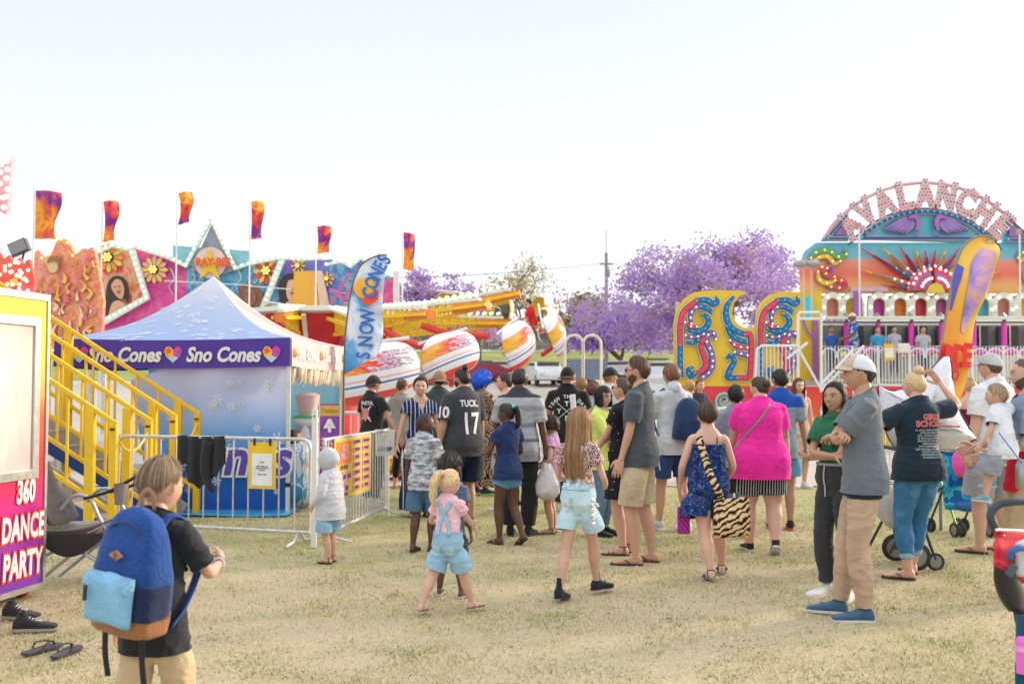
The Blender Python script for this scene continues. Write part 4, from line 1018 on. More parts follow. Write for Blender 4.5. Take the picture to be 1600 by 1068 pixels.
lock(c,[(0,-.42,.78),(.05,-.6,.65),(.08,-.62,.35),(.08,-.58,0),(.08,-.5,-.2)],[.09,.13,.13,.12,.06],(.02,.015,.013),ridge=.3)
bun(c,(0,-.45,.8),.1,(.02,.55,.5),'hair_tie')
po=bands(.80,1.5,[(0,(.26,.28,.31)),(.07,(.36,.38,.41)),(.26,(.14,.15,.17)),(.31,(.40,.42,.46)),(.48,(.22,.24,.28)),(.54,(.40,.42,.45)),(.72,(.28,.30,.34)),(.80,(.46,.47,.5)),(.92,(.05,.055,.07))])
c=person('man in grey banded polo shirt and black trousers holding a white bag',812,836,1.75,10,skin=(.13,.07,.045),hairc=(.015,.012,.01),hair='buzz',top=dict(mat=po,hem=-.2,sleeve=.8,fit=.02,flare=.015,collar=cloth((.05,.06,.08)),name='polo_shirt'),bottom=dict(mat=cloth((.015,.015,.02)),kind='pants',loose=.014,fit=.012),Rh=(.17,.02,.44),Lh=(.12,.14,.58),head=(12,0),fat=1.1,rhand='fist',shoes='sneaker',shoec=((.02,.02,.03),(.03,.03,.03),(.03,.03,.03)))
e=top_empty('plastic_bag',c,'full white translucent plastic carrier bag hanging from a man’s hand'.replace('’',''),'plastic bag')
w=c['J']['wrR'];m=MB();rows=[]
for i in range(18):
 k=i/17;r=interp([0,.12,.3,.6,.85,1],[.02,.045,.075,.125,.135,.06],k);z=w.z-.09-.42*k
 rows.append([(w.x+.015*k+r*cos(a)*(1+.10*sin(a*5+k*6)),w.y+r*.65*sin(a)*(1+.1*sin(a*4+k*9)),z+.012*sin(a*3)*k)for a in np.linspace(0,2*pi,28,endpoint=False)])
m.loft(rows);t=NT('thin_plastic');t.col((.80,.76,.80));t.bump(t.noise(t.coord((1,1,.4)),26,4),.8,.03);t.b.inputs['Transmission Weight'].default_value=.15;m.build('bag',t.fin(.35),e,180)
c=person('man in pale pink shirt partly hidden between blue wig and grey polo, looking left',0,0,1.72,-70,loc=atd(790,12.9),skin=(.64,.38,.30),hairc=(.06,.035,.025),hair='short',hairp=dict(front=58),top=dict(mat=cloth((.62,.38,.36)),hem=-.15,sleeve=.5),bottom=dict(mat=cloth((.5,.45,.45)),kind='shorts',length=.8,loose=.02),head=(-15,0),fat=1.1)
c=person('man in black tee reading YEAH THE DAY with a towel on his shoulder',0,0,1.80,8,loc=atd(887,13.0),skin=(.58,.34,.24),hairc=(.35,.16,.06),hair='bob',hairp=dict(length=.12,thick=.09),cap=dict(c1=(.015,.015,.015),back=True),top=dict(mat=cloth((.015,.015,.017)),hem=-.2,sleeve=.6,fit=.022),bottom=dict(mat=cloth((.03,.03,.04)),kind='pants',loose=.015),fat=1.12,head=(10,0),Rh=(.17,.1,.5),Lh=(.17,.1,.5))
z=c['J']['shR'].z;wh2=plain((.72,.74,.74),.7,var=.05)
for i,ch in enumerate('YEAH THE DAY'):
 a=R(62-i*11.3)*-1
 if ch!=' ':decal(c,c['top'],ch,wh2,(.24*sin(a),-.5,z-.27+.24*cos(a)),(0,1,0),.062,'printed_lettering',.03,up=(sin(a)*.8,0,cos(a)))
for ch,x,dz in(('T',0,-.12),('Y',-.10,-.21),('D',.10,-.21),('B',0,-.30)):decal(c,c['top'],ch,wh2,(x,-.5,z+dz),(0,1,0),.085,'printed_lettering',.03)
for s in(-1,1):ribbon([c['top']],[(-s*.13,-.4,z-.10),(0,-.4,z-.21),(s*.13,-.4,z-.32)],.007,wh2,'printed_line',c['top'][0],.004,.001)
ribbon([c['top']],[(.09,-.4,z-.28),(.08,-.4,z-.12),(.07,-.35,z+.0)],.07,cloth((.7,.7,.72)),'towel',c['root'],.012,.01)
c=person('young girl with dark bob in lilac top and denim shorts facing left',862,833,1.25,-75,child=.5,fem=1,skin=(.52,.31,.22),hairc=(.03,.018,.013),hair='bob',hairp=dict(length=.18),top=dict(mat=cloth((.52,.30,.56)),hem=-.1,sleeve=.3),bottom=dict(mat=denim((.2,.33,.42)),kind='shorts',length=.6,loose=.02),Rh=(.1,.14,.58),Lh=(.12,.1,.55),shoes='sandal',shoec=((.02,.02,.02),(.02,.02,.02),(0,0,0)))
leo=blobs((.66,.47,.42),[(.06,.03,.06),(.20,.09,.14),(.07,.04,.06)],75,.64,'leo');ld=denim((.42,.60,.74))
c=person('girl with waist length golden brown hair, leopard print tee and pale denim pinafore shorts',905,934,1.385,30,child=.3,fem=1,fat=.86,skin=(.60,.385,.29),hairc=(.30,.165,.075),hair='long',lod=.85,hairp=dict(length=1.75,open_=62,thick=.07,strands=1300,rough=.012,seed=6),top=dict(mat=leo,hem=.1,sleeve=.52,fit=.016,flare=.0,tuck=1),bottom=dict(mat=ld,kind='shorts',length=.56,waist=.34,fit=.010,loose=.014,name='pinafore_shorts',wr=.005),Rh=(.09,.15,.60),Lh=(.09,.15,.60),Rp=(.6,-1,-.3),Lp=(.6,-1,-.3),Rf=(.03,.17,.0,20,0),Lf=(.05,-.13,0,8,8),shoes='boot',shoec=((.018,.022,.032),(.02,.02,.025),(.04,.04,.05)),head=(2,2))
z0=c['tpt'](0,0,.34).z;z1=c['tpt'](0,0,1.0).z
for s in(1,-1):ribbon([c['top'],c['bottom']],[(s*.035,-.3,z0-.02),(s*.045,-.3,lerp(z0,z1,.5)),(s*.06,-.3,z1-.02)],.035,ld,'pinafore_strap',c['root'],.006)
for s in(-1,1):decal(c,c['bottom'],'',denim((.50,.66,.78)),(s*.06,-.4,c['P0'].z+.01),(0,1,0),.1,'back_pocket',polys=[[(-.045,.045),(.045,.045),(.045,-.04),(0,-.055),(-.045,-.04)]],off=.006)
ribbon([c['bottom']],[(-.14,-.3,c['tpt'](0,0,.27).z),(0,-.4,c['tpt'](0,0,.27).z),(.14,-.3,c['tpt'](0,0,.27).z)],.025,denim((.36,.54,.70)),'waistband',c['root'],.005)
m=MB()
for k in range(30):m.ball((.128+random.uniform(-.004,.006),random.uniform(-.05,.05),c['P0'].z+.05-.0072*k),(.012,.022,.008),8,6)
m.build('lace_panel',cloth((.8,.8,.78)),c['root'],180)
c=person('woman with black fringe and glasses in lime cardigan and jeans, arms folded',942,836,1.55,125,fem=1,skin=(.58,.37,.27),hairc=(.014,.012,.013),hair='bob',hairp=dict(length=.45,front=28,thick=.075,open_=55),glasses=1,top=dict(mat=cloth((.62,.72,.16)),hem=-.2,sleeve=1.9,fit=.018,name='cardigan'),bottom=dict(mat=denim((.11,.19,.28)),kind='pants',length=1.86,fit=.006),Rh=(-.06,.10,.66),Lh=(-.06,.11,.65),Rp=(1,.5,-.8),Lp=(1,.5,-.8),head=(15,3),shoes='sneaker',shoec=((.015,.015,.018),(.02,.02,.02),(.03,.03,.03)))
decal(c,c['top'],'',cloth((.45,.27,.27)),(0,.5,c['J']['shR'].z-.12),(0,-1,0),.1,'inner_top',polys=[[(-.07,.12),(.07,.12),(.06,-.12),(.055,-.22),(-.055,-.22),(-.06,-.12)]],off=.005)
fl=blobs((.018,.016,.024),[(.55,.38,.40),(.30,.18,.22),(.6,.55,.5)],24,.30,'fl')
c=person('woman in black floral playsuit and sunglasses holding a teal bag, beside the tall man',975,865,1.64,-68,fem=1,fat=1.1,skin=(.64,.40,.31),hairc=(.09,.05,.03),hair='tied',shades=1,top=dict(mat=fl,hem=.05,sleeve=.5,fit=.018,name='playsuit_top',tuck=1),bottom=dict(mat=fl,kind='skirt',length=.78,waist=.2,fit=.018,flare=.08,name='playsuit_skirt'),Rh=(-.02,.18,.60),Lh=(0,.17,.57),Rp=(.8,-.5,-.5),Lp=(.8,-.5,-.5),head=(6,8),shoes='sandal',shoec=((.05,.03,.03),(.05,.03,.03),(0,0,0)))
bun(c,(0,-.42,.7),.13,(.09,.05,.03))
e=top_empty('shoulder_bag',c,'teal and white fabric bag held by the woman in the floral playsuit','bag')
m=MB();rows=[[(x*.075*w,.36+.03*y*w,z)for x,y in[(cos(a),sin(a))for a in np.linspace(0,2*pi,18,endpoint=False)]]for z,w in((.62,.9),(.68,1.15),(.80,1.1),(.92,.8))]
m.loft(rows[:2]+rows[1:]);m.m=[1 if f<18 else 0 for f in range(len(m.f))];m.build('bag_body',[cloth((.02,.30,.32)),cloth((.6,.58,.6))],e,180)
c=person('tall bearded man in sunglasses, charcoal tee and khaki shorts, hand at pocket',1000,880,1.81,-72,skin=(.58,.36,.265),hairc=(.10,.055,.03),hair='short',beard=.8,shades=1,lod=.85,hairp=dict(thick=.075,ear=16,temple=18),top=dict(mat=cloth((.07,.082,.098)),hem=-.12,sleeve=.72,fit=.018,flare=.004),bottom=dict(mat=cloth((.50,.41,.27)),kind='shorts',length=.92,loose=.02,fit=.012),Lh=(.115,.07,.50),Rh=(.15,.05,.46),Lp=(.3,-1,0),shoes='flipflop',shoec=((.08,.05,.04),(.03,.02,.02),(0,0,0)),Lf=(.06,.02,0,6,0),Rf=(.06,-.04,0,10,0),head=(4,3),fat=1.04)
c=person('ginger haired man in pale grey hoodie, navy sports shorts and white sneakers',1052,828,1.79,-22,skin=(.58,.35,.25),hairc=(.22,.10,.045),hair='short',hairp=dict(thick=.07),top=dict(mat=cloth((.50,.53,.57)),hem=-.16,sleeve=1.7,fit=.02,name='hooded_sweatshirt',flare=.01),bottom=dict(mat=cloth((.02,.055,.16)),kind='shorts',length=.75,loose=.03,fit=.016),Rh=(.12,.18,.56),Lh=(.12,.17,.56),head=(10,0),shoes='sneaker',shoec=((.75,.76,.78),(.78,.78,.8),(.7,.7,.7)),Lf=(.07,.06,0,6,0),Rf=(.06,-.05,0,6,0))
bun(c,(0,-.32,-.02),.32,(.50,.53,.57),'hood');c['root'].children[-1].data.materials[0]=cloth((.50,.53,.57))
ribbon([c['bottom']],[(-.25,-.06,c['P0'].z-.02),(-.25,-.09,c['P0'].z-.26)],.014,wh2,'side_stripe',c['root'],axis=(0,0))
backpack(c,'slim navy blue backpack on the man in the pale grey hoodie',((.015,.045,.12),(.012,.035,.10),(.02,.05,.13),(.01,.02,.06)),(.29,.15,.46),(.03,-.20,.98),9,fancy=False)
c=person('man in black cap and white tee standing just behind the sunglasses pair',0,0,1.80,55,loc=atd(952,13.4),skin=(.55,.33,.24),hairc=(.3,.14,.06),hair='short',cap=dict(c1=(.02,.022,.03)),top=dict(mat=cloth((.62,.66,.72)),hem=-.15,fit=.022),bottom=dict(mat=cloth((.1,.12,.16)),kind='shorts',length=.9,loose=.02),fat=1.1)
c=person('woman with curly auburn hair at the back left of the capped man',0,0,1.62,20,loc=atd(926,14.4),skin=(.55,.33,.24),hairc=(.12,.045,.025),hair='curly',hairp=dict(thick=.13,back=-45),fem=1,top=dict(mat=cloth((.32,.35,.42)),hem=-.15),bottom=dict(mat=cloth((.1,.1,.14)),kind='pants'))
c=person('man in dark tee glimpsed behind the sunglasses man near parked cars',0,0,1.68,0,loc=atd(908,15.4),skin=(.55,.33,.24),hairc=(.3,.15,.06),hair='short',top=dict(mat=cloth((.05,.06,.07)),hem=-.15),bottom=dict(mat=cloth((.1,.1,.14)),kind='pants'))
c=person('fair haired woman in sunlit cream top far back near the yellow panel',0,0,1.66,-20,loc=atd(1078,16.8),skin=(.62,.36,.24),hairc=(.55,.33,.12),hair='short',fem=1,top=dict(mat=cloth((.70,.50,.30)),hem=-.2,sleeve=.5),bottom=dict(mat=cloth((.4,.3,.2)),kind='skirt',length=1.2,waist=.1,flare=.1),Rh=(.1,.2,.7),Lh=(.1,.18,.66))
c=person('small child held up by the fair haired woman far back',0,0,.95,160,child=1,loc=atd(1093,16.5)+Vector((0,0,.72)),skin=(.6,.35,.24),hairc=(.25,.1,.04),hair='short',top=dict(mat=cloth((.05,.05,.07)),hem=-.1),bottom=dict(mat=cloth((.5,.3,.2)),kind='shorts',length=.9),Rf=(.1,.14,.2),Lf=(.1,.14,.2),shoes='bare')
ro=noisy([(0,(.010,.025,.11)),(.42,(.015,.045,.19)),(.495,(.20,.36,.52)),(.508,(.012,.04,.16)),(.60,(.30,.14,.34)),(.61,(.010,.03,.13))],11,'ro',dist=1.0,detail=1)
c=person('short haired child in sleeveless blue patterned romper carrying a tiger print bag',1108,902,1.42,2,child=.25,fem=1,fat=1.12,skin=(.66,.42,.33),hairc=(.07,.04,.028),hair='short',lod=.85,hairp=dict(thick=.07,back=-26,ear=8,strands=900),top=dict(mat=ro,hem=.22,sleeve=0,strap=.80,fit=.018,name='romper_top',bag=.015,tuck=1),bottom=dict(mat=ro,kind='shorts',length=.62,waist=.24,fit=.02,loose=.022,name='romper_shorts'),Rh=(.13,.12,.55),Lh=(.15,.08,.53),Rf=(.09,.11,.0,10,0),Lf=(.01,-.12,.01,4,8),shoes='sandal',shoec=((.3,.25,.28),(.06,.06,.1),(0,0,0)))
zs=c['J']['shR'].z;zb=c['tpt'](0,0,.8).z;body=[o for o in c['root'].children if o.name.startswith('body')][0];bvp=([v.co[:]for v in body.data.vertices],[tuple(p.vertices)for p in body.data.polygons])
BT=(body,np.array(bvp[0]),bvp[1])
for s in(-1,1):ribbon([BT,c['top']],[(s*.062,-.3,zb-.02),(s*.062,-.3,zb+.05),(s*.055,-.3,zs+.01)],.006,cloth((.015,.03,.12)),'spaghetti_strap',c['root'],.004)
e=top_empty('shoulder_bag',c,'tiger print shoulder bag with wide strap on the child in the blue romper','bag')
ribbon([BT,c['top'],c['bottom']],[(-.085,-.3,zs+.02),(-.06,-.3,zs-.10),(0,-.35,zs-.30),(.07,-.35,zs-.45),(.10,-.3,zs-.55)],.055,tiger(),'strap',e,.012,.006)
m=MB()
m.sheet(lambda u,v:(.02+.28*u,-.15-.05*sin(pi*u)*sin(pi*min(1,v+.2)),.36+.30*v+.03*(u-.5)),14,12);m.build('bag_body',tiger(),e,180,solid=.03)
m=MB();m.tube([(.22,-.10,.70),(.26,-.12,.36)],.022,10,mi=0);m.tube([(.262,-.121,.36),(.265,-.122,.345)],.024,10,mi=1);m.build('rolled_poster',[plain((.05,.12,.22),.6),plain((.7,.7,.05),.6)],e)
e=top_empty('gift_bag',c,'pink and blue striped bag hanging at the left of the romper child','bag')
m=MB();m.box((-.20,.03,.46),(.10,.05,.22));m.build('bag',stripes(.03,(.75,.03,.22),(.12,.05,.40),.5,0,rot=.7),e,30,bevel=.01)
zst=stripes(.024,(.02,.02,.024),(.62,.62,.62),.74)
c=person('large woman in bright pink tee and black white striped shorts with hair in a bun',1190,862,1.65,4,fem=1,fat=1.62,skin=(.64,.40,.32),hairc=(.05,.03,.02),hair='tied',top=dict(mat=cloth((.83,.025,.33)),hem=-.28,sleeve=.66,fit=.012,flare=.0,bag=.0,wr=.009),bottom=dict(mat=zst,kind='shorts',length=.72,loose=.012,fit=.016,waist=-.05),Rh=(.17,.06,.44),Lh=(.16,.13,.53),Rf=(.06,-.10,.03,8,30),Lf=(.06,.06,0,8,0),head=(-38,-2),shoes='sneaker',shoec=((.02,.02,.025),(.6,.6,.6),(.5,.5,.5)))
bun(c,(0,-.44,.68),.16,(.04,.025,.018))
e=top_empty('crossbody_bag',c,'thin taupe crossbody strap and small bag on the woman in pink','bag')
z=c['J']['shR'].z;ribbon([c['top']],[(.07,-.4,z+.055),(0,-.4,z-.05),(-.14,-.4,z-.22),(-.24,-.35,z-.36)],.02,plain((.30,.22,.22),.6),'strap',e,.006)
m=MB();m.ball((-.27,.02,z-.44),(.05,.1,.08),16,10);m.build('bag_body',plain((.15,.13,.14),.5),e)
q=c['J']['shR'].lerp(c['J']['elR'],.85);decal(c,(body if False else[o for o in c['root'].children if o.name.startswith('body')][0],np.array([v.co[:]for v in[o for o in c['root'].children if o.name.startswith('body')][0].data.vertices]),[tuple(p.vertices)for p in[o for o in c['root'].children if o.name.startswith('body')][0].data.polygons]),'',plain((.28,.20,.20),.6),q+Vector((.2,-.4,0)),Vector((-.2,.4,0)),.05,'tattoo',polys=[[(-.02,.04),(.0,.055),(.022,.03),(.012,0),(.024,-.03),(.0,-.05),(-.02,-.03),(-.01,0)]],off=.002)
c=person('boy with black hair in slate grey tee and black shorts left of the pink woman',1152,836,1.56,5,child=.1,skin=(.56,.36,.27),hairc=(.015,.012,.012),hair='short',hairp=dict(thick=.08),top=dict(mat=cloth((.20,.24,.32)),hem=-.15,sleeve=.7,fit=.02),bottom=dict(mat=cloth((.02,.02,.025)),kind='shorts',length=.9,loose=.025),shoes='flipflop',shoec=((.02,.02,.02),(.02,.02,.02),(0,0,0)),Rf=(.05,-.1,.03,5,30),Lf=(.05,.04,0,5,0))
bl=bands(.8,1.5,[(0,(.24,.30,.36)),(.76,(.02,.09,.42))])
c=person('man in grey tee with royal blue shoulders right of the pink woman',1222,826,1.74,8,skin=(.40,.24,.16),hairc=(.03,.02,.015),hair='short',hairp=dict(thick=.05,ear=16),top=dict(mat=bl,hem=-.2,sleeve=.8,fit=.022),bottom=dict(mat=cloth((.10,.28,.42)),kind='shorts',length=.7,loose=.02),Rh=(.17,.05,.44),head=(-12,0),shoes='sneaker',shoec=((.02,.02,.025),(.6,.12,.12),(.4,.4,.4)))
c=person('woman with very long wavy auburn hair facing the camera in front of the ride base',0,0,1.68,172,loc=atd(1247,16.0),fem=1,skin=(.62,.40,.31),hairc=(.13,.06,.03),hair='long',hairp=dict(length=2.0,open_=62,thick=.07),top=dict(mat=cloth((.60,.42,.34)),hem=-.1,sleeve=0,strap=.84),bottom=dict(mat=cloth((.5,.36,.28)),kind='skirt',length=1.0,waist=.1,flare=.1),Rh=(.15,.05,.46))
c=person('smiling young woman in bottle green polo and black cuffed trousers with folded arms',1310,932,1.575,-128,fem=1,skin=(.46,.28,.19),hairc=(.02,.014,.012),hair='long',lod=.85,hairp=dict(length=.55,open_=78,thick=.06,front=52,strands=900),top=dict(mat=cloth((.015,.13,.06)),hem=.22,sleeve=.66,fit=.016,collar=cloth((.012,.12,.05)),name='polo_shirt',tuck=1),bottom=dict(mat=cloth((.035,.038,.045)),kind='pants',length=1.88,waist=.34,loose=.008,fit=.010,cuff=cloth((.03,.04,.06))),Rh=(-.07,.10,.665),Lh=(-.07,.085,.65),Rp=(1,.5,-.8),Lp=(1,.5,-.8),head=(-5,6),shoes='sneaker',shoec=((.74,.73,.71),(.78,.77,.75),(.7,.7,.7)),Rf=(.055,.02,0,10,0),Lf=(.06,-.01,0,12,0),smile=1,rhand='hold',lhand='hold')
z=c['tpt'](0,0,.33).z;ribbon([c['bottom'],c['top']],[(x,-sqrt(max(.0,.04-x*x)),z)for x in(-.14,0,.14)],.02,cloth((.3,.32,.35)),'drawcord_belt',c['root'],.006,axis=(0,0))
ribbon([c['bottom'],c['top']],[(.145*cos(a),.2*sin(a),z)for a in np.linspace(0,pi,7)],.02,cloth((.3,.32,.35)),'drawcord_belt',c['root'],.006,axis=(0,0))
ribbon([c['bottom']],[(.02,.3,z),(.03,.3,z-.12),(.035,.3,z-.24)],.012,cloth((.42,.44,.47)),'drawcord',c['root'],.008)
ribbon([c['top']],[(.075,-.28,c['J']['shR'].z-.1),(.09,-.2,c['J']['shR'].z-.02)],.03,cloth((.7,.7,.66)),'bag_strap',c['root'],.008)
c=person('man in tan trucker cap, slate grey tee, beige chinos and blue canvas shoes, arms crossed',1352,966,1.755,-80,skin=(.50,.30,.20),hairc=(.02,.015,.013),hair='short',hairp=dict(thick=.05,back=-38,ear=14),lod=.8,cap=dict(c1=(.52,.40,.27),c2=(.62,.66,.72)),top=dict(mat=cloth((.135,.165,.19)),hem=-.10,sleeve=.70,fit=.016,flare=.004),bottom=dict(mat=cloth((.47,.335,.235)),kind='pants',length=1.93,loose=.006,fit=.007,wr=.010),Rh=(-.08,.085,.70),Lh=(-.07,.10,.69),Rp=(1,.6,-.8),Lp=(1,.6,-.8),head=(2,2),shoes='canvas',shoec=((.05,.12,.20),(.70,.69,.66),(.04,.08,.14)),Lf=(.065,.02,0,2,0),Rf=(.05,.10,0,18,0),lhand='hold',rhand='hold',fat=1.06)
ribbon([c['bottom']],[(.17*cos(a),.17*sin(a),c['tpt'](0,0,-.125).z)for a in np.linspace(-pi,pi,15)],.035,cloth((.015,.02,.035)),'undershirt_hem',c['root'],.007,axis=(0,0))
c=person('blonde woman in navy tour tee and cuffed blue jeans reaching up to the pram canopy',1437,905,1.67,-12,fem=1,fat=1.2,skin=(.66,.43,.34),hairc=(.58,.42,.22),hair='tied',lod=.85,hairp=dict(strands=0,rough=.02),top=dict(mat=cloth((.012,.03,.05)),hem=-.10,sleeve=.62,fit=.02,flare=.0),bottom=dict(mat=denim((.03,.15,.32)),kind='pants',length=1.72,fit=.008,cuff=denim((.22,.38,.48)),wr=.008),Rh=(.20,.10,.95),Rp=(1,-.2,-.6),Lh=(.24,.17,.72),Lp=(.7,-.4,-.5),shoes='flipflop',shoec=((.05,.03,.03),(.03,.02,.02),(0,0,0)),Lf=(.05,.03,0,50,0),Rf=(.03,.12,0,10,0),head=(-20,-4))
bun(c,(.03,-.2,1.09),.15,(.60,.44,.25));bun(c,(.03,-.16,.985),.10,(.03,.02,.02),'hair_tie')
z=c['J']['shR'].z;red=plain((.62,.16,.16),.7);gry=plain((.42,.50,.52),.7)
decal(c,c['top'],'GIRLS',red,(.045,-.5,z-.045),(0,1,0),.062,'printed_lettering',.06);decal(c,c['top'],'SCHOOL',red,(.04,-.5,z-.10),(0,1,0),.065,'printed_lettering',.06)
rs=random.Random(5)
decal(c,c['top'],'\n'.join(''.join(rs.choice('ilnmrtucoe ')for _ in range(rs.randint(14,24)))for _ in range(11)),gry,(.04,-.5,z-.255),(0,1,0),.027,'printed_tour_dates',.02,line=.8)
for s,dx in((1,.09),(-1,-.07)):decal(c,c['bottom'],'',denim((.05,.20,.38)),(dx,-.4,c['P0'].z-.13),(0,1,0),.1,'back_pocket',polys=[[(-.055,.05),(.055,.05),(.055,-.05),(0,-.07),(-.055,-.05)]],off=.005)
c=person('tall man in pale grey cap, white tee and grey shorts wearing a watch',1556,864,1.86,-30,skin=(.62,.40,.30),hairc=(.10,.06,.04),hair='short',cap=dict(c1=(.42,.44,.45),c2=(.44,.46,.47)),top=dict(mat=cloth((.68,.70,.73)),hem=-.2,sleeve=.72,fit=.026,flare=.02),bottom=dict(mat=cloth((.30,.31,.32)),kind='shorts',length=.92,loose=.03,fit=.016),Lh=(.17,.03,.44),fat=1.18,shoes='flipflop',shoec=((.03,.035,.04),(.03,.035,.04),(0,0,0)),Lf=(.07,.05,0,20,0),Rf=(.08,0,0,10,0),lhand='fist')
e_,w_=c['J']['elL'],c['J']['wrL'];d=(w_-e_).normalized();a,bb=frame_of(d);m=MB();p=w_-d*.02;m.tube([p+(a*cos(t*pi/10)+bb*sin(t*pi/10))*.034 for t in range(21)],.008,6,flat=1.4);m.build('watch',plain((.02,.02,.025),.4),c['root'])
rg=bands(.75,1.5,[(0,(.62,.02,.04)),(.50,(.60,.60,.62)),(.56,(.26,.32,.42))])
c=person('man with tattooed arm in grey, white and red tee at the right edge',0,0,1.76,-75,loc=atd(1606,7.6),skin=(.60,.39,.30),hairc=(.10,.07,.06),hair='buzz',hairp=dict(back=-10,ear=32),top=dict(mat=rg,hem=-.2,sleeve=.8,fit=.022,flare=.01),bottom=dict(mat=cloth((.50,.37,.22)),kind='shorts',length=.95,loose=.03,fit=.016),Lh=(.08,.16,.60),Lp=(.5,-.7,-.6),Rh=(.1,.2,.62),fat=1.12,beard=.6,head=(8,0))
bd=[o for o in c['root'].children if o.name.startswith('body')][0];tv=np.array([v.co[:]for v in bd.data.vertices])
tt=NT('tattooed_skin');nn=tt.noise(tt.coord(),26,4,.6,2.5);tt.col(tt.ramp(nn,[(.0,(.10,.10,.11)),(.44,(.20,.17,.16)),(.5,(.50,.34,.27)),(.6,(.58,.38,.29))]));bd.data.materials.append(tt.fin(.5));ti=len(bd.data.materials)-1
el,wr_,sh=c['J']['elL'],c['J']['wrL'],c['J']['shL']
for p in bd.data.polygons:
 q=p.center;
 for a0,b0 in((sh,el),(el,wr_)):
  k=(q-a0).dot(b0-a0)/(b0-a0).length_squared
  if 0<k<1 and(q-a0.lerp(b0,k)).length<.055 and p.material_index==0:p.material_index=ti
c2=person('toddler in white tee and grey shorts carried on the arm of the tattooed man',0,0,.86,-40,child=1,fem=0,loc=atd(1563,7.35)+Vector((0,0,.72)),skin=(.64,.42,.33),hairc=(.38,.26,.16),hair='short',hairp=dict(thick=.05,front=44),top=dict(mat=cloth((.66,.68,.73)),hem=-.2,sleeve=.7,fit=.022),bottom=dict(mat=cloth((.28,.32,.38)),kind='shorts',length=.95,loose=.04,fit=.02),Rh=(.30,.10,.68),Rp=(1,.2,.2),Lh=(.16,.10,.5),Rf=(.14,.16,.12),Lf=(.12,.10,.02),lean=10,side=12,shoes='canvas',shoec=((.18,.45,.55),(.7,.7,.7),(.3,.5,.6)),head=(-15,0))
mf=blobs((.16,.015,.04),[(.6,.35,.42),(.45,.15,.25)],22,.35,'mf')
c=person('woman with fair hair up in strappy maroon floral dress beyond the yellow flag',0,0,1.66,10,loc=atd(1515,13.6),fem=1,fat=1.05,skin=(.66,.44,.35),hairc=(.45,.27,.13),hair='tied',hairp=dict(strands=0),top=dict(mat=mf,hem=.1,strap=.74,sleeve=0,fit=.014,name='dress_bodice',tuck=1),bottom=dict(mat=mf,kind='skirt',length=1.2,waist=.2,fit=.014,flare=.12,name='dress_skirt'),Rh=(.16,.08,.5))
bun(c,(0,-.1,1.02),.17,(.5,.3,.15))
def lettering(parent,name,txt,size,M,mat,bold=.0,shear=0.0,depth=.002,sx=1.0,align='CENTER',spacing=1.0,line=1.0,wave=None):
 v,f=text_mesh(txt,size,bold*size,shear,depth,align,sx,spacing,line);m=MB()
 if wave:v=[wave(*p)for p in v]
 m.add(v,f,0,M);return m.build(name,mat,parent,0,recalc=False)
steel=plain((.55,.55,.54),.35,.85,var=.15);galv=plain((.58,.585,.59),.45,.6,var=.2,scale=14)
white_p=plain((.76,.76,.75),.45,var=.07);black_p=plain((.015,.015,.017),.6);rubber=plain((.03,.03,.03),.8)
K0=Vector((-3.6,7.2,0));K1=Vector((-3.51,7.75,0));uu=(K1-K0).normalized();nn=Vector((uu.y,-uu.x,0))
bt=empty('photo_booth',K1,0,'yellow to purple dance party booth with framed window on castors at the left edge','booth')
MBt=upright((0,0,0),uu)
t=NT('printed_booth_skin');s=t.n('SeparateXYZ');t.l(t.coord(),s.inputs[0]);m=t.n('MapRange');m.inputs['From Max'].default_value=2.3;t.l(t.math('ADD',s.outputs[2],t.math('MULTIPLY',t.noise(t.coord(),2,3),.35)),m.inputs['Value'])
t.col(t.ramp(m.outputs[0],[(.0,(.10,.03,.33)),(.22,(.20,.03,.36)),(.36,(.52,.02,.20)),(.5,(.75,.03,.05)),(.66,(.72,.12,.05)),(.78,(.80,.48,.10)),(.92,(.80,.62,.06))]));skinm=t.fin(.3,0,.5)
def pb(name,x0,x1,y0,y1,z0,z1,mat,bev=0):return MB().box(((x0+x1)/2,(y0+y1)/2,(z0+z1)/2),(x1-x0,y1-y0,z1-z0),0,MBt).build(name,mat,bt,0,bevel=bev)
pb('wall_panel',-2.4,-.03,.10,2.2,-1.0,0,skinm)
pb('edge_frame',-.03,.0,.08,2.25,-1.0,.012,steel);pb('edge_frame',-2.4,-.03,2.2,2.25,-1.0,.012,steel);pb('edge_frame',-2.4,-.03,.06,.10,-1.0,.012,steel)
glass=NT('frosted_window');gn=glass.noise(glass.coord((1,1,.5)),2.5,3);glass.col(glass.ramp(gn,[(.3,(.60,.42,.42)),(.7,(.82,.74,.66))]))
wd=pb('window',-2.2,-.16,.92,2.03,.001,.004,glass.fin(.22,0,.6))
for a in((-.19,-.12,.88,2.07),(-2.2,-.19,2.0,2.07),(-2.2,-.19,.88,.95)):pb('window_frame',*a,.0,.022,steel,.004).parent=wd
for txt,x,y,sz in(('360',-.25,.79,.235),('DANCE',-.27,.53,.24),('PARTY',-.27,.265,.25)):
 M=MBt@Matrix.Translation((x,y,.006));q=lettering(bt,'red_outline',txt,sz,M,plain((.80,.03,.02),.5),.10,.08,.001,.58,spacing=1.05)
 lettering(q,'lettering',txt,sz,MBt@Matrix.Translation((x,y,.010)),plain((.85,.80,.80),.5),.035,.08,.001,.58,spacing=1.05)
for x in(-.12,-2.2):
 m=MB();m.tube([(0,-.02,0),(0,.02,0)],.055,18);w=m.build('castor',plain((.55,.03,.03),.5),bt);w.location=MBt@Vector((x,.056,-.10));m=MB();m.tube([(0,-.024,0),(0,.024,0)],.035,14);m.build('hub',rubber,w)
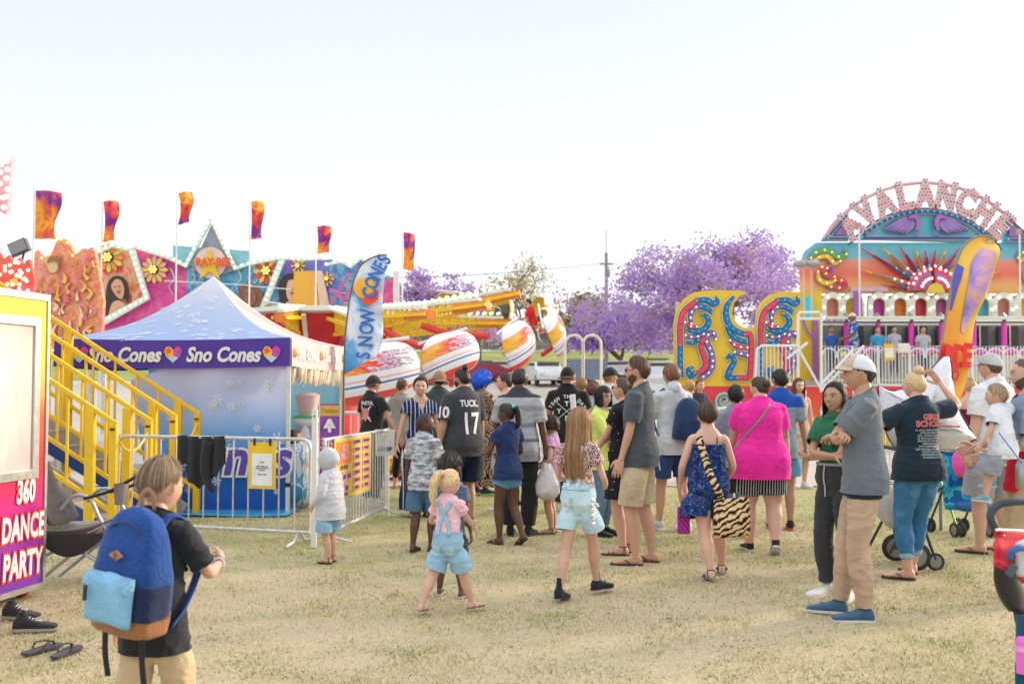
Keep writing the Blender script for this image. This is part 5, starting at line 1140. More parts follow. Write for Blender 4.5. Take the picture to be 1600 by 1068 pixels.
YL=plain((.80,.50,.012),.4,var=.08,scale=9);tread_m=NT('checker_plate');vo=tread_m.n('TexVoronoi',Scale=26.0);tread_m.l(tread_m.coord((1,2.2,1)),vo.inputs['Vector']);tread_m.col(tread_m.ramp(vo.outputs['Distance'],[(.2,(.62,.58,.52)),(.5,(.36,.33,.30))]));tread_m.bump(vo.outputs['Distance'],.8,.01);tread_m=tread_m.fin(.45,.4)
st=empty('ride_stairs',(-4.4,11.4,0),0,'pair of metal stairs with four tall yellow handrails beside the snow cone stall','stairs')
O=Vector((-4.4,11.4,0));SL=.645
ends=[(-4.11,10.6,1.19),(-4.03,11.4,1.19),(-3.89,11.8,1.23),(-3.86,12.6,1.235)]
for i,(ex,ey,ez)in enumerate(ends):
 e=Vector((ex,ey,ez))-O
 def up(dx,dz=0,dy=0):return e+Vector((-dx,dy,dx*SL+dz))
 MB().bar(up(-.03),up(3.3),.05,.05).build('handrail',YL,st,0,bevel=.008);MB().bar(up(.0,-.92),up(3.3,-.92),.045,.045).build('lower_rail',YL,st,0,bevel=.006)
 for x,w in((.0,.075),(.24,.095),(1.6,.095),(2.9,.095)):
  p=up(x,-.02);MB().box((p.x,p.y,(p.z)/2),(w,.075,p.z-.0)).build('post',YL,st,0,bevel=.006)
 for k in range(11):
  x=.48+.27*k
  if abs(x-1.6)<.1 or abs(x-2.9)<.1:continue
  MB().bar(up(x,-.02),up(x,-.92),.024).build('baluster',YL,st,0)
 MB().box((e.x,e.y-.04,e.z-.07),(.05,.02,.02)).build('bracket',rubber,st,0)
for a,b in((0,1),(2,3)):
 p,q=Vector(ends[a])-O,Vector(ends[b])-O;pts=[p.lerp(q,k/12)+Vector((0,0,-.1-.22*4*(k/12)*(1-k/12)))for k in range(13)]
 MB().tube(pts,.014,6).build('chain',plain((.75,.50,.05),.5),st)
 y0,y1=p.y+.06,q.y-.06
 for k in range(10):
  x=p.x-.30-.28*k;z=.17*(k+1)
  MB().box((x,(y0+y1)/2,z),(.30,y1-y0,.03)).build('tread',tread_m,st,0);MB().box((x+.14,(y0+y1)/2,z-.085),(.012,y1-y0-.02,.14)).build('riser',plain((.40,.35,.31),.6),st,0)
 for y in(y0-.02,y1+.02):MB().bar((p.x-.1,y,.06),(p.x-3.2,y,1.95),.04,.16).build('stringer',plain((.015,.06,.28),.5)if y<(y0+y1)/2 else plain((.42,.38,.34),.6),st,0)
pl=empty('ride_platform',(-8.2,11.6,0),0,'raised metal loading platform at the head of the yellow stairs','platform')
MB().box((0,0,1.72),(1.6,2.4,.08)).build('deck',tread_m,pl,0)
for x in(-.7,.7):
 for y in(-1.1,1.1):MB().box((x,y,.84),(.09,.09,1.68)).build('leg',galv,pl,0)
A_,B_2,C_2,D_=Vector((-5.75,12.9,0)),Vector((-2.75,12.7,0)),Vector((-2.57,15.55,0)),Vector((-5.57,15.75,0));CT=(A_+B_2+C_2+D_)/4
tn=empty('snow_cone_stall',CT,0,'pop up snow cone stall with blue snowflake roof and purple lettered valance','market stall')
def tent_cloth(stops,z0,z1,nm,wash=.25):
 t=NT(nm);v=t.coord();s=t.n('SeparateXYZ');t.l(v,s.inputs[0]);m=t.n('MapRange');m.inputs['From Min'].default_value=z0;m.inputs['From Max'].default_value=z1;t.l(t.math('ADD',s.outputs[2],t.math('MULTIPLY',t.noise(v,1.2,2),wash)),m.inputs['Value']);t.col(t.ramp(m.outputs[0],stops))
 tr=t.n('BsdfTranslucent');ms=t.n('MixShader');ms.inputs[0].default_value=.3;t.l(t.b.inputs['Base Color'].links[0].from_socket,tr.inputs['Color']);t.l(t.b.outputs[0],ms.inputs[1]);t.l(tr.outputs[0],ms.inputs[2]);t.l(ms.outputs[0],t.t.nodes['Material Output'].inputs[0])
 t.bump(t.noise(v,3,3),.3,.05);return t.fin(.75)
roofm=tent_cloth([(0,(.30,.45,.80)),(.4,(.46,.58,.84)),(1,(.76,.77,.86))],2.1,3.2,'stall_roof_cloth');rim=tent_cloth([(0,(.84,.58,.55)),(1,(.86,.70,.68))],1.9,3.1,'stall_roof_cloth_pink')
corners=[A_-CT,B_2-CT,C_2-CT,D_-CT];PK=Vector((0,0,3.10))
flake=plain((.78,.80,.86),.7)
for i in range(4):
 a,b=corners[i],corners[(i+1)%4];m=MB()
 def roof(u,v,a=a,b=b):
  base=a.lerp(b,u)+Vector((0,0,2.17));p=base.lerp(PK,v);p.z-=.20*sin(pi*v)*(1-.25*sin(pi*u))+.05*sin(pi*u)*(1-v);return p
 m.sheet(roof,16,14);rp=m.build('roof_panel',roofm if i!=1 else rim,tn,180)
 if i==0:
  rs=random.Random(3)
  for _ in range(60):
   m=MB()
   u,v=rs.random(),rs.random()**1.4*.85;c0=roof(u,v);du=(roof(min(1,u+.01),v)-c0).normalized();dv=(roof(u,v+.01)-c0).normalized();n_=du.cross(dv);r=.045+.03*rs.random()
   for k in range(3):
    a_=k*pi/3;d=du*cos(a_)+dv*sin(a_);e=n_.cross(d);m.add([c0+n_*.012*(1 if n_.y<0 else-1)+q for q in(d*r+e*.004,d*r-e*.004,-d*r-e*.004,-d*r+e*.004)],[(0,1,2,3)])
   m.build('snowflake_print',flake,rp,0,recalc=False)
 o_=Vector(((b-a).y,-(b-a).x,0)).normalized();m=MB()
 m.sheet(lambda u,v:a.lerp(b,u)+Vector((0,0,lerp(2.17,1.815,v)+.05*sin(pi*u)*-.6))+o_*(.02+.01*sin(u*26)*v),40,6)
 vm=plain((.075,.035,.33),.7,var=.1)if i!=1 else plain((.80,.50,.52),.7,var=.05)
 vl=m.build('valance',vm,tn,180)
 dr=(b-a).normalized();L=(b-a).length;sag=lambda x,y,z:(x,y,z+.004)
 if i==0:
  for px,tx in((-.03,'Sno Cones'),(193,'Sno Cones'),(351,'Sno Cones')):
   if px<0:continue
   u=((px-800)/1600*12.8-A_.x)/3.0;M=upright(a.lerp(b,u)+o_*.034+Vector((0,0,1.95)),dr);lettering(vl,'lettering',tx,.25,M,white_p,.035,.25,.002,.85)
  for px in(122,272,428):
   u=((px-800)/1600*12.8-A_.x)/3.0;c0=a.lerp(b,u)+o_*.034+Vector((0,0,1.965));M=upright(c0,dr)
   hp=[(.0,.05),(.04,.095),(.085,.09),(.115,.04),(.09,-.03),(0,-.11)]
   m=MB();m.add([(x,y,0)for x,y in hp],[tuple(range(6))],0,M);m.add([(-x,y,0)for x,y in hp],[tuple(range(6))[::-1]],1,M);m.add([(.0,-.02,.004),(.07,-.05,.004),(0,-.105,.004),(-.07,-.05,.004)],[(0,1,2,3)],2,M);m.add([(-.1,.055,.004),(-.05,.085,.004),(-.015,.03,.004),(-.08,.0,.004)],[(3,2,1,0)],3,M);m.add([(.03,.0,.004),(.06,.06,.004),(.1,.03,.004),(.08,-.01,.004)],[(3,2,1,0)],4,M)
   m.build('heart_logo',[plain((.85,.04,.30),.6),plain((.85,.55,.04),.6),plain((.35,.65,.85),.6),plain((.85,.12,.05),.6),plain((.12,.15,.65),.6)],vl,0,recalc=False)
 if i==1:
  for u in(.26,.74):lettering(vl,'lettering','Sno Cones',.20,upright(a.lerp(b,u)+o_*.034+Vector((0,0,1.97)),dr),plain((.86,.78,.74),.7),.03,.25,.002,1.1)
  for u in(.03,.5,.97):
   m=MB();m.ball(a.lerp(b,u)+o_*.034+Vector((0,0,1.99)),(.05,.05,.07),8,6);m.build('heart_logo',plain((.85,.6,.35),.6),vl,180)
  m=MB();rs=random.Random(8)
  for k in range(64):
   p=a.lerp(b,.04+.92*k/64)+Vector((rs.uniform(-.10,.02),0,0));z=1.80+rs.uniform(-.04,.02);h=.17+.05*rs.random();c0=Vector((p.x,p.y,z));m.tube([c0,c0-Vector((rs.uniform(-.02,.02),0,h))],[.042,.008],7)
  m.build('hanging_paper_cones',[plain((.85,.74,.58),.5)],tn,60)
  m=MB();[m.ball(a.lerp(b,.04+.92*k/40)+Vector((-.03,0,1.83)),.022,6,5)for k in range(40)];m.build('string_lights',plain((.9,.35,.10),.4),tn)
for c0 in corners:
 MB().box((c0.x*.985,c0.y*.985,1.07),(.045,.045,2.14)).build('leg',plain((.66,.66,.67),.4,.3),tn,0);MB().box((c0.x*.985,c0.y*.985,.35),(.06,.06,.05)).build('clamp',black_p,tn,0)
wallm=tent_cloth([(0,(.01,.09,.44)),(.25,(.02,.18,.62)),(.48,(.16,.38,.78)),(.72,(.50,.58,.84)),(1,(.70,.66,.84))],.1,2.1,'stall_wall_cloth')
fw=MB();a,b=corners[0],corners[1];uL=((238-800)/1600*12.8-A_.x)/3.0
def wall(u,v):
 x=lerp(uL-.1*(1-v),.985,u);zt=1.86-.22*max(0,1-u/.42)**1.4;z=lerp(zt,.04,v);return a.lerp(b,x)+Vector((0,.05-.02*sin(u*15+v*2)-.05*sin(u*5)*v,z))
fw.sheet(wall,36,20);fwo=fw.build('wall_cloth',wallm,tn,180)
m=MB();rs=random.Random(12)
def flakes(pa_,fn,n,lo,hi,dy):
 for _ in range(n):
  m=MB()
  u,v=rs.random()*.96+.02,rs.uniform(.1,.97);c0=fn(u,v)+Vector((0,dy,0));r=rs.uniform(lo,hi)
  for k in range(3):
   a_=k*pi/3+.2;d=Vector((cos(a_),0,sin(a_)));e=Vector((-sin(a_),0,cos(a_)))
   m.add([c0+q for q in(d*r+e*.007,d*r-e*.007,-d*r-e*.007,-d*r+e*.007)],[(0,1,2,3)])
   for sg in(-1,1):
    for w in(-1,1):
     q=c0+d*sg*r*.6;dd=(d*sg+e*w).normalized()*r*.35;m.add([q+e*.005,q-e*.005,q+dd-e*.005,q+dd+e*.005],[(0,1,2,3)])
  m.build('snowflake_print',flake,pa_,0,recalc=False)
flakes(fwo,wall,46,.03,.085,-.045)
for s,mt,bd,dy in(('nes',plain((.82,.82,.86),.6),.07,-.065),('nes',plain((.10,.06,.40),.6),.025,-.075)):
 lettering(fwo,'large_lettering',s,.62,upright(wall(.80,.68)+Vector((0,dy-.05,.05)),(1,-.066,0)),mt,bd,.2,.001)
bw_=MB();a,b=corners[3],corners[2]
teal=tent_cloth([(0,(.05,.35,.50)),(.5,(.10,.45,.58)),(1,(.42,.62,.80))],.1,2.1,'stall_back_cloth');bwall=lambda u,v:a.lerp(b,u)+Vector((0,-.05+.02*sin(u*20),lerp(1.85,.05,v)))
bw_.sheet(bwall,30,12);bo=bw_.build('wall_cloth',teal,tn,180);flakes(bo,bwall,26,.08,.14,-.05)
MB().sheet(lambda u,v:(lerp(-5.75,-2.7,u)-CT.x,12.72+.0*u-CT.y-.35+.75*v,.015+.008*sin(u*13)),20,4).build('ground_sheet',plain((.03,.30,.62),.5),tn,180,solid=.004)
tb=empty('serving_table',(-2.95,14.0,0),0,'serving table with printed blue and white cone cloth inside the stall','table')
MB().box((0,0,.80),(.5,1.7,.03)).build('table_top',white_p,tb,0,bevel=.004)
t=NT('printed_table_cloth');n=t.noise(t.coord(),3.2,2,.5,.6);t.col(t.ramp(n,[(.0,(.82,.30,.04)),(.36,(.82,.84,.86)),(.46,(.15,.50,.72)),(.52,(.80,.84,.88)),(.60,(.05,.35,.62))],'CONSTANT'));cm=t.fin(.7)
MB().sheet(lambda u,v:(.27+.015*sin(u*22)+.02*v,lerp(-.87,.87,u),lerp(.81,.05,v)),40,4).build('table_cloth',cm,tb,180,solid=.004);MB().sheet(lambda u,v:(lerp(-.27,.27,u),-.87+.012*sin(u*14),lerp(.81,.05,v)),12,4).build('table_cloth',cm,tb,180,solid=.004)
for x in(-.2,.2):
 for y in(-.8,.8):MB().box((x,y,.39),(.03,.03,.78)).build('leg',steel,tb,0)
ic=empty('snow_cone_machine',(-2.93,14.7,.815),0,'white snow cone ice machine with green rim on the serving table','machine')
MB().lathe([(.16,0),(.17,.02),(.15,.22),(.19,.24),(.19,.30)],20).build('body',white_p,ic);MB().lathe([(.2,.30),(.2,.33)],20).build('rim',plain((.06,.45,.12),.5),ic);MB().lathe([(.12,.33),(.18,.62),(.10,.66)],18).build('hopper',plain((.80,.55,.52),.5),ic);MB().box((0,0,.1),(.36,.30,.2)).build('drip_tray',steel,ic,0,bevel=.01)
bx=empty('cash_box',(-2.98,13.5,.815),0,'black cash box with brown handle on the serving table','box');MB().box((0,0,.09),(.3,.4,.18)).build('box',black_p,bx,0,bevel=.01);MB().box((.16,.1,.1),(.02,.3,.06)).build('handle',plain((.45,.25,.1),.6),bx,0)
bn=empty('pull_up_banner',atd(516,12.6)+Vector((0,0,0)),R(-8),'narrow purple pull up banner reading 360 with white arrow beside the stall','banner')
def flat(parent,name,mat,x0,x1,z0,z1,y=0.0,th=.004):return MB().box(((x0+x1)/2,y,(z0+z1)/2),(x1-x0,th,z1-z0)).build(name,mat,parent,0)
t=NT('banner_print');n=t.noise(t.coord(),4,3);t.col(t.ramp(n,[(.3,(.14,.03,.30)),(.6,(.30,.07,.42)),(.8,(.55,.15,.40))]));flat(bn,'banner_sheet',t.fin(.6),-.125,.125,.2,1.35);flat(bn,'frame',plain((.82,.62,.52),.5),-.14,-.125,.1,1.40);flat(bn,'frame',plain((.82,.62,.52),.5),.125,.14,.1,1.40)
MX=lambda x,z,y=-.008:upright((x,y,z),(1,0,0))
flat(bn,'yellow_header',plain((.70,.42,.08),.5),-.12,.12,1.2,1.33,-.004);lettering(bn,'lettering','Twister',.075,MX(0,1.265),plain((.45,.25,.05),.5),.03,.2);lettering(bn,'arrow','^',.26,MX(0,1.06),plain((.85,.85,.85),.5),.03,sx=1.2);flat(bn,'arrow_stem',plain((.85,.85,.85),.5),-.02,.02,1.0,1.09,-.006)
lettering(bn,'lettering','360',.19,MX(0,.86),plain((.85,.25,.45),.5),.03,.2);lettering(bn,'lettering','DANCE\nPARTY',.09,MX(0,.62),plain((.80,.65,.85),.5),.03,line=.9);MB().box((0,0,.06),(.34,.16,.12)).build('base',steel,bn,0)
def feather(name,label,base,d,outline_l,outline_r,mat,pole_mat,wav=.04):
 fe=empty(name,base,0,label,'flag');n=26
 Lp=catmull([P(x,y,d)for x,y in outline_l],6);Rp=catmull([P(x,y,d)for x,y in outline_r],6)
 def at(L,v):
  k=v*(len(L)-1);i=min(int(k),len(L)-2);return L[i].lerp(L[i+1],k-i)
 fn=lambda u,v:at(Lp,v).lerp(at(Rp,v),u)-base+Vector((0,wav*sin(v*9+u*2.5)*u+.02*sin(v*23)*u,0))
 m=MB();m.sheet(fn,16,46);s=m.build('flag_cloth',mat,fe,180,solid=.003)
 m=MB();m.tube([Vector((Lp[-1]-base)[:2]+(0.0,))]+[p-base for p in reversed(Lp)],[.018]*3+[.012]*(len(Lp)-2),8);m.build('pole',pole_mat,fe)
 return fe,s,fn
fb=Vector(((538-800)/1600*15.0,15.0,0))
t=NT('snow_cones_print');v=t.coord();n=t.noise(v,1.6,4,.6,.8);s_=t.n('SeparateXYZ');t.l(v,s_.inputs[0]);mm=t.math('ADD',t.math('MULTIPLY',n,.8),t.math('ADD',t.math('MULTIPLY',s_.outputs[2],.13),t.math('MULTIPLY',s_.outputs[0],.28)))
t.col(t.ramp(mm,[(.64,(.05,.28,.68)),(.74,(.14,.44,.78)),(.79,(.62,.74,.88)),(.82,(.80,.82,.88)),(.88,(.50,.68,.86)),(.91,(.82,.82,.88)),(.97,(.60,.62,.82)),(1,(.82,.82,.88))]))
fl_,fs_,fn_=feather('feather_flag','tall white and blue feather flag reading Snow Cones beside the stall',fb,15.0,[(604,398),(588,400),(566,412),(553,438),(545,475),(539,530),(537,585)],[(605,399),(603,425),(599,455),(597,485),(598,515),(597,535),(589,556)],t.fin(.6),plain((.20,.12,.06),.5))
for ii,ch in enumerate('SNOW CONES'):
 if ch==' ':continue
 v=.93-.093*ii;c0=fn_(.58 if ii<9 else .6,v);up_=fn_(.2,v)-fn_(.8,v);along=fn_(.55,max(0,v-.06))-c0
 M=upright(c0+Vector((0,-.05,0)),along,up_);lettering(fs_,'lettering',ch,.29,M,plain((.02,.16,.52),.5),.03,.1,.002,.72)
m=MB();m.ball(fn_(.38,.47)+Vector((0,-.03,0)),(.16,.012,.16),20,10);m.build('orange_ball_print',plain((.85,.42,.03),.5),fs_)
m=MB();q=fn_(.45,.50)+Vector((0,-.045,0));m.add([q+Vector(p)for p in((.0,0,-.02),(.19,0,.06),(.18,0,-.08),(.04,0,-.18),(-.06,0,-.12))],[(0,1,2,3,4)]);m.build('red_slice_print',plain((.80,.06,.05),.5),fs_,0,recalc=False)
def barrier(a,b,top=1.05,bot=.16,n=12,label='',name='crowd_barrier',feet=True,curve=True,mat=None,r=.019,arch=False,parts=True,group=None,grp_r=.009):
 a,b=Vector(a),Vector(b);mt=mat or galv;root=empty(name,a.lerp(b,.5),0,label,'barrier',group);c=a.lerp(b,.5);d=(b-a);L=d.length;u=d/L;p=lambda s,z:u*(s-L/2)+Vector((0,0,z))
 cv=.10 if curve else .001
 pts=[p(0,bot),p(0,top-cv)]+[p(cv*(1-cos(t)),top-cv+cv*sin(t))for t in(pi/8,pi/4,3*pi/8)]+[p(cv,top),p(L-cv,top)]+[p(L-cv*(1-cos(t)),top-cv+cv*sin(t))for t in(3*pi/8,pi/4,pi/8)]+[p(L,top-cv),p(L,bot),p(0,bot)]
 MB().tube(pts,r,8).build('frame',mt,root)
 if parts:
  for i in range(1,n):MB().tube([p(L*i/n,bot),p(L*i/n,top)],grp_r,6).build('bar',mt,root)
 else:
  m=MB();[m.tube([p(L*i/n,bot),p(L*i/n,top)],grp_r,5)for i in range(1,n)];m.build('infill',mt,root)
 if feet:
  nrm=Vector((-u.y,u.x,0))
  for s in(.12,L-.12):MB().tube([p(s,.015)+nrm*.25,p(s,.05)+nrm*.1,p(s,bot),p(s,.05)-nrm*.1,p(s,.015)-nrm*.25],.014,6).build('foot',mt,root)
 return root,p,L
bA=G(486,850);bA=Vector((-1.98,10.1,0));bB=Vector((-4.15,10.85,0))
b1,p1,L1_=barrier(bB,bA,1.04,.13,13,'galvanised steel crowd barrier with draped black jumper and yellow notice in front of the stall')
wp=empty('white_post',Vector((-1.925,10.02,0)),0,'white square steel post at the end of the long barrier','post');MB().box((0,0,.66),(.05,.05,1.32)).build('post',white_p,wp,0,bevel=.004);MB().box((.0,-.028,1.27),(.015,.012,.015)).build('pin',black_p,wp,0);MB().box((0,0,1.325),(.054,.054,.012)).build('cap',white_p,wp,0)
b2,p2,L2_=barrier(Vector((-1.86,10.2,0)),Vector((-1.52,12.55,0)),1.03,.10,22,'steel entry gate carrying the orange ride price board','crowd_barrier',curve=False)
MB().box(p2(L2_-.03,.5),(.055,.055,1.1)).build('end_post',white_p,b2,0)
u_=(bA-bB).normalized()
def hang(root_loc,label,cat,name):return empty(name,root_loc,0,label,cat)
px2s=lambda px:((px-800)/1600*10.3+1.98)
nc=bB.lerp(bA,(416-185)/(486-185));nb_=hang(nc+Vector((0,-.04,0)),'yellow framed white notice clipped to the long barrier','notice','notice_board');MN=lambda x,z,o:upright(u_*x+Vector((0,-o,z)),u_)
m=MB();m.box((0,0,0),(.31,.46,.006),0,MN(0,.775,.0));m.build('yellow_board',plain((.82,.55,.02),.5),nb_,0);m=MB();m.box((0,0,0),(.235,.32,.004),0,MN(0,.735,.008));m.build('paper',plain((.82,.82,.82),.6),nb_,0)
lettering(nb_,'small_print','notice\n\nride height and\nsafety conditions\nof entry\n\nplease read',.022,MN(0,.75,.012),plain((.25,.25,.3),.6),.01,line=.9)
for x in(-.09,.09):m=MB();m.box((0,0,0),(.015,.07,.02),0,MN(x,1.01,.01));m.build('clip',black_p,nb_,0)
jp=hang(bB.lerp(bA,(320-185)/(486-185)),'black jumper draped over the top rail of the long barrier','clothing','black_jumper')
def jump(u,v):
 x=(u-.5)*.56;side=-1 if v<.62 else 1;vv=(.62-v)/.62 if v<.62 else(v-.62)/.38;dr_=(.40+.14*sin(u*3.1)-.18*abs(u-.45))if side<0 else .3
 if side<0 and u<.22:dr_=.30
 return u_*x+Vector((0,side*(.026+.014*sin(u*23)+.02*vv*sin(u*9)),1.065-dr_*vv-.012*sin(u*31)*vv))
MB().sheet(jump,44,20).build('draped_cloth',cloth((.025,.025,.03)),jp,180,solid=.012)
sl_=MB();sl_.tube(catmull([u_*.1+Vector((0,-.06,1.0)),u_*.07+Vector((0,-.08,.75)),u_*.12+Vector((0,-.075,.58)),u_*.17+Vector((0,-.07,.50))],5),[.05]*8+[.035]*8,10,flat=.5);sl_.build('hanging_sleeve',cloth((.025,.025,.03)),jp,180)
g0=Vector((-1.86,10.2,0));g1=Vector((-1.52,12.55,0));gu=(g1-g0).normalized();pb_=empty('price_board',g0.lerp(g1,.42),0,'yellow and orange ride price board with purple print fixed to the gate','sign')
off=Vector((gu.y,-gu.x,0));MG=lambda s,z,o:upright(gu*s+off*(.03+o)+Vector((0,0,z)),gu)
def gb(name,s0,s1,z0,z1,o,mat):m=MB();m.box((0,0,0),(s1-s0,z1-z0,.006),0,MG((s0+s1)/2,(z0+z1)/2,o));return m.build(name,mat,pb_,0)
gb('board',-.78,.55,.40,1.02,.0,plain((.78,.55,.05),.5));gb('edge_trim',.55,.585,.38,1.04,.0,black_p);gb('edge_trim',-.8,.55,1.02,1.04,.0,galv);gb('edge_trim',-.8,.55,.38,.40,.0,galv);gb('orange_panel',-.72,-.22,.76,.99,.006,plain((.82,.22,.02),.5))
pp=plain((.26,.06,.30),.5);lettering(pb_,'lettering','RIDE\nPRICES',.10,MG(-.47,.875,.014),plain((.80,.40,.45),.5),.03,.2,line=.8);lettering(pb_,'lettering','ALL RIDES',.055,MG(-.47,.72,.008),pp,.03);lettering(pb_,'lettering','BEST VALUE',.05,MG(-.47,.44,.008),pp,.04)
for i in range(3):
 for j in range(2):
  if i==2 and j==1:continue
  m=MB();m.box((0,0,0),(.11,.10,.004),0,MG(-.64+.17*i+(.08 if j else 0),.62-.12*j,.008));m.build('price_label',plain((.75,.38,.45),.5),pb_,0);lettering(pb_,'price','$%d'%(5+5*i),.06,MG(-.64+.17*i+(.08 if j else 0),.62-.12*j,.013),pp,.03)
for j in range(7):
 for s in(-.02,.33):m=MB();m.box((0,0,0),(.28,.058,.004),0,MG(s,.965-.082*j,.008));m.build('price_row',plain((.55,.30,.32),.5),pb_,0);lettering(pb_,'price_text',('CUP & SAUCER','DODGEMS','SIZZLER','SUPER SLIDE','FUN HOUSE','HURRICANE','TWISTER')[j],.04,MG(s,.965-.082*j,.013),pp,.02,sx=.8)
nt2=empty('notice_sheet',g1+Vector((-.03,-.05,0)),0,'small white entry notice on the far end of the gate','notice');m=MB();m.box((0,0,.88),(.24,.01,.32));m.build('sheet',white_p,nt2,0);lettering(nt2,'lettering','STOP',.075,upright((0,-.01,.80),(1,0,0)),black_p,.02);m=MB();m.ball((0,-.006,.94),(.035,.004,.035),14,8);m.build('emblem',plain((.8,.5,.05),.5),nt2)
cc=empty('camping_chair',Vector((-3.18,8.15,0)),R(0),'black and grey folding camping chair tipped beside the dance booth','chair')
al=plain((.42,.45,.48),.35,.7);mesh_m=cloth((.035,.033,.035));gr_m=cloth((.20,.18,.17))
for y in(-.25,.25):
 MB().tube([(-.52,y,.20),(.30,y,.62)],.014,8).build('frame_tube',al,cc);MB().tube([(-.35,y,.42),(.42,y,.0)],.014,8).build('leg',al,cc);MB().tube([(-.50,y,.02),(.05,y,.47)],.014,8).build('leg',al,cc)
 MB().tube(catmull([(.10,y,.42),(.02,y,.55),(-.06,y,.70),(-.18,y,.72),(-.28,y,.62)],5),.014,8).build('arm_tube',al,cc)
 MB().tube(catmull([(-.10,y,.70),(.10,y,.76),(.30,y,.87),(.38,y,.90)],5),.026,8,flat=.5).build('armrest',black_p,cc)
MB().tube(catmull([(.30,-.25,.88),(.33,-.25,.70),(.28,-.25,.60)],5),.014,8).build('arm_tube',al,cc)
MB().sheet(lambda u,v:(lerp(-.46,.36,u),lerp(-.27,.27,v),.46+.20*u-.12*sin(pi*u)*.6-.09*sin(pi*v)),14,10).build('seat',gr_m,cc,180,solid=.01)
MB().sheet(lambda u,v:(lerp(-.36,-.66,u),lerp(-.27,.27,v),.50+.48*u-.03*sin(pi*v)+.03*sin(u*9)),12,10).build('backrest',mesh_m,cc,180,solid=.012)
MB().sheet(lambda u,v:(lerp(-.50,.10,u),-.28,.44-.18*sin(pi*u)*v),14,6).build('side_pouch',mesh_m,cc,180,solid=.01)
MB().lathe([(.045,.68),(.055,.84),(.05,.84),(.04,.70)],14,0,Matrix.Translation((.20,-.30,-.02))).build('cup_holder',gr_m,cc)
def loose_shoe(kind,px,py,rz,mats,parent,L=.26,mirror=1):
 v,f,m=foot_template(kind);p=G(px,py)-parent.location+Vector((0,0,.012));M=Matrix.Translation(p)@Matrix.Rotation(R(rz),4,'Z')@Matrix.Diagonal((L*mirror,L,L,1));b=MB();b.v=[tuple(M@Vector(q))for q in v];b.f=f;b.m=m;return b.build('shoe' if kind!='flipflop' else 'flip_flop',mats,parent,50)
for nm,lb,kind,spots,ms,ct in(('shoe_pair','pair of worn black lace up canvas shoes with white laces lying on the grass','canvas',((20,968,-100,1),(38,988,-80,-1)),[cloth((.03,.03,.035)),plain((.38,.34,.27),.8),cloth((.6,.6,.62))],'shoes'),('flip_flop_pair','pair of dark grey flip flops lying on the grass near the boy','flipflop',((52,1022,-22,1),(95,1027,-8,-1)),[plain((.075,.07,.085),.8),plain((.03,.03,.035),.6)],'flip flops')):
 r_=empty(nm,G(spots[0][0]+20,spots[0][1]),0,lb,ct)
 for px,py,rz,mi_ in spots:loose_shoe(kind,px,py,rz,ms,r_,.25,mi_)
def sm(x,a,b):
 t=max(0,min(1,(x-a)/(b-a)));return t*t*(3-2*t)
def ground_z(x,y):
 return-.004+1.9*sm(y,34,70)+2.9*sm(y,70,92)+.006*math.sin(x*1.3+y*.7)*(1-sm(y,3,22)*.7)*(1 if y<17 else 0)
def mat_ground():
 t=NT('dry_grass_ground');v=t.coord()
 big=t.noise(v,.55,5,.6);mid=t.noise(v,3.2,5,.65,.4);fine=t.noise(v,42,4,.75);vf=t.noise(t.coord((1,.45,1)),150,3,.8)
 dirt=t.ramp(fine,[(.3,(.33,.27,.17)),(.55,(.50,.42,.28)),(.75,(.66,.57,.40))])
 green=t.ramp(fine,[(.3,(.16,.19,.06)),(.55,(.33,.33,.13)),(.78,(.52,.47,.25))])
 sep=t.n('SeparateXYZ');t.l(v,sep.inputs[0])
 far=t.n('MapRange');far.inputs['From Min'].default_value=7;far.inputs['From Max'].default_value=13.5;far.inputs['To Min'].default_value=-.06;far.inputs['To Max'].default_value=.16
 t.l(sep.outputs[1],far.inputs['Value'])
 k=t.math('ADD',t.math('ADD',t.math('MULTIPLY',big,.65),t.math('MULTIPLY',mid,.5)),far.outputs[0])
 gm=t.n('MapRange');gm.inputs['From Min'].default_value=.52;gm.inputs['From Max'].default_value=.68;t.l(k,gm.inputs['Value'])
 col=t.mix(gm.outputs[0],dirt,green)
 col=t.mix(t.math('MULTIPLY',vf,.4),col,(.68,.59,.41))
 t.col(col);t.bump(t.math('ADD',t.math('MULTIPLY',fine,.5),vf),.55,.02)
 return t.fin(.95,0,.1)
